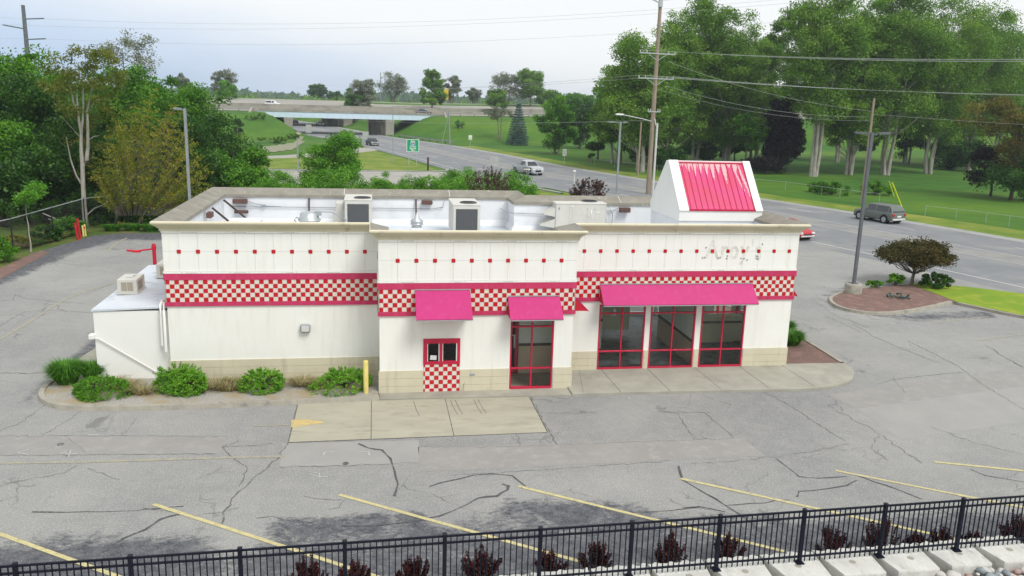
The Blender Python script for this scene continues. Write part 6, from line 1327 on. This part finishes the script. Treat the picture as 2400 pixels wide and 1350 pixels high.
# left wood: dense green trees, each its own crown; (px centre, py top, Y, crown width m, py bottom of crown)
LW = [(110, 112, 54, 8.5, 'leaf', 'tall bright green tree filling behind the bronze crown at left', 17), (-40, 90, 56, 10, 'leafdark', 'tall dark green tree rising at the left frame edge behind the others', 18), (410, 250, 49, 7, 'leafdark', 'dark green tree between the yellow tree and the light pole', 19), (225, 160, 60, 8.5, 'leafdark', 'dark green tree behind the fork of the white trunk', 20), (30, 98, 50, 9.4, 'leaf', 'tall dense green tree at the left frame edge', 1), (-90, 130, 47, 9, 'leafdark', 'dense green tree mostly beyond the left frame edge', 2), (95, 175, 44, 8, 'leafdark', 'dense dark green tree left of the white trunk', 3), (300, 120, 58, 9.5, 'leaf', 'bright green rounded tree behind the bronze crown', 4), (385, 160, 62, 8.5, 'leaf', 'bright green tree sloping down right behind the yellow tree', 5), (455, 195, 60, 8, 'leaf', 'green tree behind the light pole head', 6), (500, 262, 57, 7.5, 'leafdark', 'lower green tree at the right end of the wood', 7), (545, 325, 54, 6.6, 'leaf', 'green shrubby tree right of the light pole', 8), (185, 270, 43, 7.5, 'leafdark', 'dark green tree filling in behind the white trunk', 9), (60, 330, 38, 6.5, 'leafdark', 'dark leafy tree above the chain link fence', 10), (300, 330, 46, 7.5, 'leafdark', 'dark tree in the shade behind the yellow green tree', 11), (440, 380, 50, 7, 'leafdark', 'dark low tree behind the roof corner', 12), (580, 395, 50, 4.6, 'leaf', 'green bush tree with pale flowers at the right tip of the wood', 13), (-10, 260, 40, 6, 'leaf', 'green tree hanging over the fence at the left frame edge', 14), (130, 420, 41, 5.5, 'leafdark', 'low dark understory tree behind the red posts', 15), (230, 440, 41, 5, 'leafdark', 'low dark understory tree right of the white trunk', 16)]
for (px_, pt, Y, cw, mt_, lb, sd) in LW:
    x, zt = at(px_, pt, Y); h = max(zt, 2.5); tree('broadleaf_tree', lb, x, Y, h, cw, .06 if h < 9 else .10, mt_, 'barkdark', int(150*max(.5, h/13)), .24, 240, 'round' if h < 8 else 'tall', sd, 1, .2, cs=.25, limbs=False, group='trees of the dense wood on the left')
# grey green airy tree behind
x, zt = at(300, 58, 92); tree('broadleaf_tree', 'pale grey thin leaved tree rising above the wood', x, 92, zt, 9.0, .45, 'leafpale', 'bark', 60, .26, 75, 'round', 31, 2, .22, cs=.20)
x, zt = at(56, 112, 52); tree('broadleaf_tree', 'small leafy treetop at the foot of the steel pole', x, 52, zt, 1.5, .88, 'leaf', 'bark', 12, .22, 60, 'round', 32, 1, .08, cs=.4, limbs=False)
# pale trunk tree with the bronze crown
wx, wy = G(205, 532); wy = 37.6; wx = GY(205, 532, wy)[0]
t = thing('broadleaf_tree', 'pale white trunked tree with a sparse bronze crown', 'tree', (wx, wy, 0)); b = MB()
def tp(pts): return [(GY(q[0], q[1], wy)[0], wy+(q[2] if len(q) > 2 else 0), GY(q[0], q[1], wy)[1]) for q in pts]
b.tube(tp([(203, 545), (197, 480), (194, 420), (193, 385), (190, 350), (190, 310), (183, 270), (180, 220), (183, 170)]), [.22, .17, .155, .145, .12, .10, .08, .05, .03], 9)
b.tube(tp([(194, 390), (203, 375), (206, 345), (206, 310), (204, 260), (206, 200, 1), (214, 150, 1)]), [.15, .13, .12, .10, .085, .05, .02], 8)
b.tube(tp([(190, 315), (194, 280), (195, 240), (195, 190)]), [.10, .08, .07, .04], 7)
b.tube(tp([(182, 262), (172, 240), (167, 215), (160, 180), (158, 150)]), [.08, .07, .06, .04, .02], 6); b.tube(tp([(190, 430), (178, 410), (166, 375), (160, 345), (155, 320)]), [.08, .06, .05, .03, .015], 6)
b.tube(tp([(206, 330), (220, 320), (232, 318)]), [.05, .03, .015], 5); b.tube(tp([(203, 505), (222, 488), (248, 478), (262, 460)]), [.06, .05, .04, .02], 6); b.tube(tp([(208, 260), (225, 235), (243, 230)]), [.03, .02, .01], 5); b.tube(tp([(186, 320), (160, 290), (145, 275)]), [.03, .02, .01], 5)
b.build('trunk', 'barkpale', t); rg = np.random.default_rng(77); cl = []
for i in range(120):
    while True:
        u, v = rg.uniform(-1, 1, 2)
        if u*u+v*v < 1 and rg.random() < .95: break
    px_, py_ = 205+u*95, 205+v*100
    if v > .1 and rg.random() < .45: continue
    x, z = GY(px_, py_, wy+u); cl.append((x, wy+rg.uniform(-2.2, 2.2), z, .62, .62, .42, 75))
for i in range(22):
    x, z = GY(205+rg.uniform(-70, 60), rg.uniform(300, 440), wy); cl.append((x, wy+rg.uniform(.3, 2), z, .5, .5, .4, 45))
foliage('crown', cl, .17, 'leafolive', t, 5)
# yellow green spreading tree: ascending sprays
yx, yy = GY(268, 535, 37.0)[0], 37.0
t = thing('broadleaf_tree', 'yellow green tree with upswept feathery branches before the wood', 'tree', (yx, yy, 0)); b = MB(); rg = np.random.default_rng(9); cl = []
def P2(px_, py_, dy=0): x, z = GY(px_, py_, yy+dy); return (x, yy+dy, z)
b.tube([P2(268, 540), P2(275, 500), P2(292, 455), P2(310, 420), P2(335, 380), P2(350, 330)], [.20, .17, .13, .10, .07, .04], 8)
b.tube([P2(320, 540), P2(330, 510), P2(352, 485), P2(372, 455)], [.09, .07, .05, .03], 6); b.tube([P2(300, 440), P2(350, 450), P2(395, 465), P2(440, 455)], [.06, .05, .035, .02], 6)
for i in range(170):
    an = rg.uniform(-1, 1); ex = 355+an*135+rg.normal()*8; hh = 1-abs(an)**1.6; ey = rg.uniform(205+(1-hh)*150, 470) ; dy = rg.uniform(-2.2, 2.2)
    s = np.array(P2(310+(ex-310)*.35, min(ey+120, 505), dy*.4)); e = np.array(P2(ex, ey, dy)); b.tube([s, (s+e)/2+np.array((0, 0, -.1)), e], [.022, .014, .005], 4)
    for k in range(6): f = .35+.65*k/5; q = s*(1-f)+e*f; cl.append((q[0], q[1], q[2], .22+.16*f, .2, .22, 21))
b.build('trunk', 'bark', t); foliage('crown', cl, .13, 'leafyellow', t, 8, .2, .5)
x, z = at(55, 415, 27.0); tree('sapling', 'young thin tree with a pale stem by the chain link fence', x, 27.0, z+.1, 2.6, .48, 'leafbright', 'barkpale', 22, .16, 90, 'round', 41, 1, .05, cs=.3, limbs=True)
for (px_, py_, Y, h, w_, mt_, lb, s) in ((-5, 620, 24, 1.7, 2.6, 'leaf', 'round green shrub at the left frame edge on the mulch', 51), (110, 545, 31, 1.2, 2.6, 'leafdark', 'low weedy shrub behind the chain link fence', 52), (160, 520, 34, 1.5, 2.4, 'leaf', 'weedy green shrub left of the red posts', 53), (250, 530, 38, 1.1, 3.0, 'leafdark', 'low undergrowth right of the white trunk', 54), (330, 530, 38.5, 1.2, 3.2, 'leafdark', 'low undergrowth beneath the yellow green tree', 55), (40, 560, 29, .8, 2.4, 'leafyellow', 'patch of tall weeds along the fence', 56), (10, 500, 37, 3.2, 6, 'leafdark', 'dense dark thicket behind the fence at the left edge', 57), (110, 500, 39, 2.6, 5, 'leafdark', 'dense dark thicket behind the young tree', 58), (190, 500, 41, 3.0, 6, 'leafdark', 'dense dark thicket behind the white trunk', 59), (300, 500, 42, 3.0, 7, 'leafdark', 'dense dark thicket behind the yellow green tree', 60)):
    x = GY(px_, py_, Y)[0]; bush('shrub', lb, x, Y, h, w_, mt_, .13, 34, 130, s, 0, 'undergrowth shrubs by the left fence', cs=.24)
for i in range(9):
    x = -18.5+i*1.3; grassclump(None, x, 35.2+.3*(i % 2), .55, 1.8, 500, 300+i, 'blade', stuff=True, sy=.4, lay=1, name='tall_grass', r=.008, z0=0)
for i in range(10):
    x, y = G(60+i*14, 585-i*4); grassclump(None, x-.5, y+.6, .4, 1.8, 350, 330+i, 'drygrass' if i % 3 == 0 else 'blade', stuff=True, sy=1, lay=1, name='tall_grass', r=.007, z0=0)
# fallen pale branches near the fence
b = MB(); q = GY(100, 500, 34); e = GY(152, 528, 34); b.tube([(q[0], 34, q[1]), ((q[0]+e[0])/2, 34, (q[1]+e[1])/2+.1), (e[0], 34, e[1])], .035, 6); q = GY(112, 514, 34); b.tube([(q[0], 34.1, q[1]), (GY(133, 518, 34)[0], 34.1, GY(133, 518, 34)[1])], .03, 6); tag(b.build('fallen_branch', 'barkpale'), 'bare pale branch leaning on the fence before the wood', 'branch')
b = MB(); q = GY(134, 515, 34.5); e = GY(192, 519, 34.5); b.tube([(q[0], 34.5, q[1]), (e[0], 34.5, e[1])], .04, 6); b.tube([(e[0], 34.5, e[1]), (e[0]+.05, 34.5, 0)], .04, 6); tag(b.build('fence_rail', 'galv'), 'pale bent end rail of the fence beside the white trunk', 'rail')
# vegetation behind the building
x, zt = at(785, 290, 58); tree('broadleaf_tree', 'round bright green tree just behind the building roof', x, 58, zt+.4, 6.4, .05, 'leafbright', 'bark', 110, .18, 260, 'round', 61, 1, .13, cs=.19, limbs=False)
x, zt = at(770, 385, 55); tree('broadleaf_tree', 'wide low green tree at the foot of the round one', x, 55, 3.9, 8.2, .02, 'leafbright', 'bark', 80, .17, 240, 'dome', 62, 1, .1, cs=.2, limbs=False)
for (px_, py_, Y, w_, mt_, lb, s, ncl) in ((1140, 392, 50, 7.4, 'leafbright', 'wide mound of green saplings behind the middle of the roof', 63, 62), (1010, 404, 48, 2.6, 'leafbright', 'leafy green sapling shrub left of the reddish bush', 64, 26), (1215, 405, 46, 3.0, 'leafbright', 'green shrub just right of the brown red bush', 65, 26), (1085, 422, 46, 3.4, 'leafbright', 'low green shrub before the wide mound', 66, 26), (1150, 405, 40.5, 4.0, 'leafred', 'large brown red bush just behind the roof edge', 67, 46), (1383, 427, 40, 3.1, 'leafred', 'dark brownish bush behind the roof with twiggy outline', 68, 34), (870, 425, 46, 2.6, 'leaf', 'low green shrub behind the tall rooftop unit', 69, 24), (640, 418, 47, 3.4, 'leafbright', 'low green shrub behind the back parapet at left', 70, 30), (700, 430, 44, 3, 'leaf', 'dark green low shrub behind the back parapet', 171, 24), (930, 432, 44, 2.4, 'leaf', 'small green shrub behind the vent', 172, 20), (800, 428, 44, 3.2, 'leaf', 'dense low green shrub left of the tall rooftop unit top', 173, 26), (895, 408, 50, 3.2, 'leafbright', 'green shrub at the right foot of the round tree', 174, 26), (960, 412, 48, 3.2, 'leafbright', 'airy green shrub between the round tree and the sapling shrub', 175, 24), (650, 404, 52, 4.2, 'leafbright', 'green shrub at the left foot of the round tree', 176, 28), (1060, 404, 50, 3.4, 'leafbright', 'green shrub joining the sapling shrub and the wide mound', 177, 26)):
    x, zt = at(px_, py_-(9 if mt_ != 'leafred' else 2), Y)
    if mt_ == 'leafred': mound('bush', lb, x, Y, zt*1.03, w_*1.1, mt_, 9000, .12, s, 0, 'bushes behind the building', rough=.22, asp=.5)
    else: bush('bush', lb, x, Y, zt*1.06, w_*1.45, mt_, .13, int(ncl*1.6), 190, s, 0, 'bushes behind the building', cs=.24)
# slope shrubs and trees
def T(name, lb, px_, pyb, pyt, wpx, mt_, sh='round', ncl=50, nl=150, leaf=.35, base=.2, trunks=1, tr=.2, seed=1, bark='bark', cs=.18, Y=None, group=None, lean=(0, 0), limbs=True, up_=.35, spread=.12, zoff=0, lobe=6, lr=.42, asp=.6):
    if Y is None:
        # walk along the pixel ray until it meets the terrain
        d = fw*FPX+rt*(px_-1200)-up*(pyb-675); d = d/np.linalg.norm(d); s = 40.0
        while s < 900:
            q = CAM+d*s
            if q[2] <= terr(q[0], q[1]): break
            s += .5
        x, y, z0 = float(q[0]), float(q[1]), terr(q[0], q[1])
    else: y = Y; x = GY(px_, pyb, y)[0]; z0 = terr(x, y)
    zt = GY(px_, pyt, y)[1]; dist = math.hypot(x-CAM[0], y-CAM[1]); cw = wpx*dist/FPX*1.02
    return tree(name, lb, x, y, zt-z0, cw, base, mt_, bark, ncl, leaf, nl, sh, seed, trunks, tr, z0, group, 'tree', lean, cs, limbs, up_, spread, asp, 1.0, lobe, lr)
T('evergreen_shrub', 'small dark evergreen bush on the left grass slope', 557, 316, 279, 36, 'leafdark', 'tall', 30, 130, .3, .05, seed=201, cs=.25, limbs=False)
T('broadleaf_tree', 'faint pinkish bare twigged tree on the right slope', 1170, 328, 240, 72, 'leafpale', 'round', 44, 60, .3, .35, 2, .14, 202)
T('broadleaf_tree', 'small green bush tree high on the slope right of the bridge', 1078, 302, 284, 32, 'leafbright', 'dome', 16, 80, .35, .1, seed=203, cs=.3, limbs=False)
T('broadleaf_tree', 'round mid green tree right of the blue spruce', 1300, 362, 226, 110, 'leaf', 'round', 130, 210, .32, .08, seed=204, tr=.25, cs=.17)
T('broadleaf_tree', 'darker round tree right of the mid green one', 1358, 348, 232, 110, 'leafdark', 'round', 120, 210, .32, .08, seed=205, tr=.25, cs=.18)
T('sapling', 'small dark shrub on the verge below the round trees', 1385, 383, 352, 16, 'leafdark', 'tall', 12, 60, .3, .1, seed=206, cs=.35, limbs=False)
# blue spruce: tiers of drooping boughs
sx_, sy_ = G(1213, 340); t = thing('spruce_tree', 'blue green conical spruce on the grass slope', 'tree', (sx_, sy_, 0)); b = MB(); b.tube([(sx_, sy_, -.1), (sx_, sy_, 9.4)], [.2, .03], 8); b.build('trunk', 'bark', t); cl = []; rg = np.random.default_rng(3)
for k in range(17):
    z = .5+8.6*k/16; rad = 2.25*(1-(k/16.6)**1.5)+.12; m_ = max(6, int(24*rad/2.3))
    for j in range(m_):
        an = 6.283*(j+rg.random()*.6)/m_; rr = rad*rg.uniform(.78, 1.05)
        for f in (.5, .78, 1): cl.append((sx_+math.cos(an)*rr*f, sy_+math.sin(an)*rr*f, z-.28*f*rad/2+.1*(f == 1), .36, .36, .20, 80))
foliage('crown', cl, .20, 'leafspruce', t, 3, .5, .5)
# trees along the freeway level
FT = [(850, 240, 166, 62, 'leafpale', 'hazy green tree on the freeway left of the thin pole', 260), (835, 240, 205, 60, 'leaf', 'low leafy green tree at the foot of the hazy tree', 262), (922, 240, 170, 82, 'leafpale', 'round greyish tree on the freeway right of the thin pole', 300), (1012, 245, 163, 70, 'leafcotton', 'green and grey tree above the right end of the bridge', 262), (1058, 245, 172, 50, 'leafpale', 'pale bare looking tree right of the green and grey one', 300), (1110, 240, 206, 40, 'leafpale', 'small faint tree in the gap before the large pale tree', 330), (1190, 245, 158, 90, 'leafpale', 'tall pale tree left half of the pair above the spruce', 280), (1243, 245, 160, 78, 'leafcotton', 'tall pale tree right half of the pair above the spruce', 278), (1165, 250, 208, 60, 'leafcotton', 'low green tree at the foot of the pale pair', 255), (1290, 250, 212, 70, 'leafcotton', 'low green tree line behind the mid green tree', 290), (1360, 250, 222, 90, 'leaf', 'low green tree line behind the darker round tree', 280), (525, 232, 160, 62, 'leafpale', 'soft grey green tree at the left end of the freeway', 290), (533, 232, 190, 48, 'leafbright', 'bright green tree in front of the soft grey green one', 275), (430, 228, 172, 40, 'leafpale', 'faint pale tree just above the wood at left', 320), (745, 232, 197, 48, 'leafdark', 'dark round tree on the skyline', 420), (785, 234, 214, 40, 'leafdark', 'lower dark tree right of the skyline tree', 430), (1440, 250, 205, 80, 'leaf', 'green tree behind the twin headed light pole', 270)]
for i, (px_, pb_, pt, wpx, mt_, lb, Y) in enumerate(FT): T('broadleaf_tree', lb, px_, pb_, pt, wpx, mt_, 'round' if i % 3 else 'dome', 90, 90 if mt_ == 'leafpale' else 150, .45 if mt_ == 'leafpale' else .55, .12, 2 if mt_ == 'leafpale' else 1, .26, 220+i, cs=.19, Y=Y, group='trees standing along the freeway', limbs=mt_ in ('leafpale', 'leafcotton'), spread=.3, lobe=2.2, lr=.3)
# the big cottonwoods on the right
BC = [(1502, 392, 70, 190, 'large cottonwood leaning left, leftmost of the tall trees', 3, 301, 95, .30, 'round'), (1562, 390, 18, 150, 'tall cottonwood right behind the brown utility pole', 2, 302, 104, .34, 'tall'), (1628, 386, -40, 170, 'very tall cottonwood with two trunks above the roof gable', 2, 303, 110, .30, 'tall'), (1700, 392, -10, 170, 'tall cottonwood with slender trunks behind the gable', 4, 304, 108, .30, 'tall'), (1765, 392, 40, 120, 'slim cottonwood just left of the dark maroon tree', 3, 305, 112, .34, 'tall'), (1905, 412, -70, 190, 'tall cottonwood with a cluster of four pale trunks', 5, 306, 92, .36, 'vase'), (1990, 410, -60, 150, 'cottonwood with slanting pale trunks left of the grey pole', 3, 307, 96, .36, 'tall'), (2075, 410, -60, 200, 'massive cottonwood directly behind the grey wooden pole', 4, 308, 97, .32, 'round'), (2175, 406, -20, 200, 'massive cottonwood with brown leaning trunks', 4, 309, 101, .34, 'round'), (2270, 392, -10, 190, 'broad cottonwood second from the right', 3, 310, 112, .30, 'round'), (2385, 380, 90, 90, 'sparse tall tree at the right frame edge', 2, 311, 118, .30, 'tall')]
for (px_, pb_, pt, wpx, lb, tk, sd, Y, bs, sh) in BC:
    T('cottonwood_tree', lb, px_, pb_, pt, wpx, 'leafcotton', sh, 330 if wpx > 140 else 200, 200, .30, bs*.40, tk, .27, sd, 'barkpale', .20, Y, 'row of tall cottonwoods right', spread=.22, lobe=4, lr=.36, lean=(-1.5, 0) if sd == 301 else (0, 0))
BC2 = 0
for (px_, pb_, pt, wpx, lb, sd, Y) in ((1815, 395, -20, 110, 'thin pale leaved cottonwood in the gap above the maroon tree', 340, 118), (1440, 392, 150, 130, 'lower cottonwood crown at the left end of the tall row', 341, 112), (2330, 395, 10, 170, 'far cottonwood filling the row near the right edge', 342, 128), (2120, 395, 0, 170, 'far cottonwood behind the massive pair', 343, 128), (1960, 395, 20, 150, 'far cottonwood behind the four pale trunks', 344, 126), (1660, 385, 30, 170, 'far cottonwood filling behind the gable', 345, 130), (1555, 385, 60, 150, 'far cottonwood filling behind the brown utility pole', 346, 128)):
    T('cottonwood_tree', lb, px_, pb_, pt, wpx, 'leafcotton', 'tall', 230, 150, .34, .16, 2, .26, sd, 'barkpale', .20, Y, 'row of tall cottonwoods right', spread=.2, lobe=4, lr=.36)
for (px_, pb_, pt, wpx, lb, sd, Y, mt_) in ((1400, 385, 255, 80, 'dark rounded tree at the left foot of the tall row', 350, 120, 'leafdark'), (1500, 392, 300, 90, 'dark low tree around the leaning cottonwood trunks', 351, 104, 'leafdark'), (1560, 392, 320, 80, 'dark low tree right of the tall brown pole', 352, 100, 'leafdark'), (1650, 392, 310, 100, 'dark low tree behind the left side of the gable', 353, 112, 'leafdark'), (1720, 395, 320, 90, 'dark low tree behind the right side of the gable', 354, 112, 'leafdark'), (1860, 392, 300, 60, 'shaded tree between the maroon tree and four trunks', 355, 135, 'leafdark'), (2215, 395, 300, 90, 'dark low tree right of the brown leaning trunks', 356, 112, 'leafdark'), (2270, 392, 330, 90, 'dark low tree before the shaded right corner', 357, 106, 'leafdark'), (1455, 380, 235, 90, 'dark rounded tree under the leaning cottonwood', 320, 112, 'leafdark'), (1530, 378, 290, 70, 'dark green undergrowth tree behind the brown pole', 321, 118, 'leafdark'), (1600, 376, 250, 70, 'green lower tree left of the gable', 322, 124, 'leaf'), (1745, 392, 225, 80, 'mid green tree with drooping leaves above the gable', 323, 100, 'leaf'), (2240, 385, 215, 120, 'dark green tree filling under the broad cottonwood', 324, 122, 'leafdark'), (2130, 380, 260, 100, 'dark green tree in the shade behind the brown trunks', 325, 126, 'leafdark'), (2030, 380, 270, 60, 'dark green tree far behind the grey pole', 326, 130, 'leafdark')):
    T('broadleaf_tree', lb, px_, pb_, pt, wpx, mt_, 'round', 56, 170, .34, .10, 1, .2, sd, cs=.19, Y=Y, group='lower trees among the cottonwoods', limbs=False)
T('maple_tree', 'narrow very dark maroon tree between the cottonwoods', 1822, 402, 196, 92, 'leafmaroon', 'tall', 150, 220, .34, .04, 1, .2, 330, 'barkdark', .24, 100, limbs=False, lobe=1.5, lr=.2)
T('maple_tree', 'low very dark maroon bush tree at the foot of the narrow one', 1790, 404, 360, 90, 'leafmaroon', 'dome', 30, 200, .3, .02, 1, .1, 331, 'barkdark', .28, 96, limbs=False)
T('broadleaf_tree', 'orange brown tree at the right frame edge', 2368, 470, 214, 190, 'leafbrown', 'round', 80, 230, .24, .30, 1, .2, 332, 'barkdark', .17, 62, limbs=True)
T('broadleaf_tree', 'dark shaded tree beneath the orange brown one', 2320, 465, 330, 110, 'leafmaroon', 'round', 50, 220, .26, .08, 1, .15, 333, 'barkdark', .22, 66, limbs=False)  # near-black leaf colour stands in for the shade beneath the crown
T('broadleaf_tree', 'dark green low branches at the right frame edge', 2400, 480, 350, 150, 'leafdark', 'dome', 46, 200, .26, .06, 1, .15, 334, 'barkdark', .22, 60, limbs=False)
for (px_, pb_, h, w_, lb, s) in ((1960, 458, 1.8, 5.2, 'low green bush before the slanting pale trunks', 81), (2062, 458, 1.9, 4.6, 'low green bush behind the yellow guy guards', 82), (1925, 452, 1.4, 3.0, 'small green bush under the four pale trunks', 83), (1545, 398, 2.0, 3.4, 'dark green bush right of the brown utility pole base', 84)):
    x, y = G(px_, pb_); bush('bush', lb, x, y+1, h, w_, 'leafdark' if s in (84,) else 'leaf', .2, 34, 130, s, 0, 'bushes in the grass under the cottonwoods', cs=.25)
for (px_, pb_, h, w_, lb, s) in ((640, 335, 1.8, 7, 'scrubby bush on the left slope above the tan bank', 85), (690, 328, 1.2, 4, 'small scrubby bush at the bend of the tan bank', 86), (600, 318, 1.8, 6, 'weedy bush beside the dark evergreen', 87)):
    x, y = G(px_, pb_); bush('bush', lb, x, y, terr(x, y)*0+h, w_, 'leafcotton', .35, 26, 70, s, terr(x, y), 'scrub on the left slope', cs=.25)
# far wooded ridge
rg = np.random.default_rng(6); cl = []
for i in range(900):
    an = R(rg.uniform(-38, 52)); d = rg.uniform(1050, 1350); x, y = math.sin(an)*d, math.cos(an)*d; cl.append((x, y, 7+rg.uniform(-3, 3.2)+2.2*math.sin(an*14)+2.0*math.sin(an*31+1), 22, 22, 6, 22))
foliage('far_woodland', cl, 9, 'leafdark', None, 2)['kind'] = 'stuff'
rg = np.random.default_rng(16); cl = []
for i in range(420):
    x = rg.uniform(-330, 420); y = YF(x)+rg.uniform(150, 260); cl.append((x, y, 6.0+rg.uniform(-1.5, 2.2), 6, 6, 3, 30))
foliage('far_woodland', cl, 1.5, 'leafcotton', None, 12)['kind'] = 'stuff'
# ------------------------------------------------------------ haze
HAZE = True
if HAZE:
    b = MB(); b.box(-1600, 1600, -60, 1700, -2, 42); h = b.build('haze', 'concrete'); h['kind'] = 'stuff'
    hm = bpy.data.materials.new('haze'); hm.use_nodes = True; nt = hm.node_tree; nt.nodes.clear(); o_ = N(nt, 'ShaderNodeOutputMaterial'); v_ = N(nt, 'ShaderNodeVolumePrincipled')
    v_.inputs['Color'].default_value = (.80, .90, 1, 1); v_.inputs['Density'].default_value = .00028; v_.inputs['Anisotropy'].default_value = .2; L_(nt, v_.outputs[0], o_.inputs['Volume']); h.data.materials.clear(); h.data.materials.append(hm)
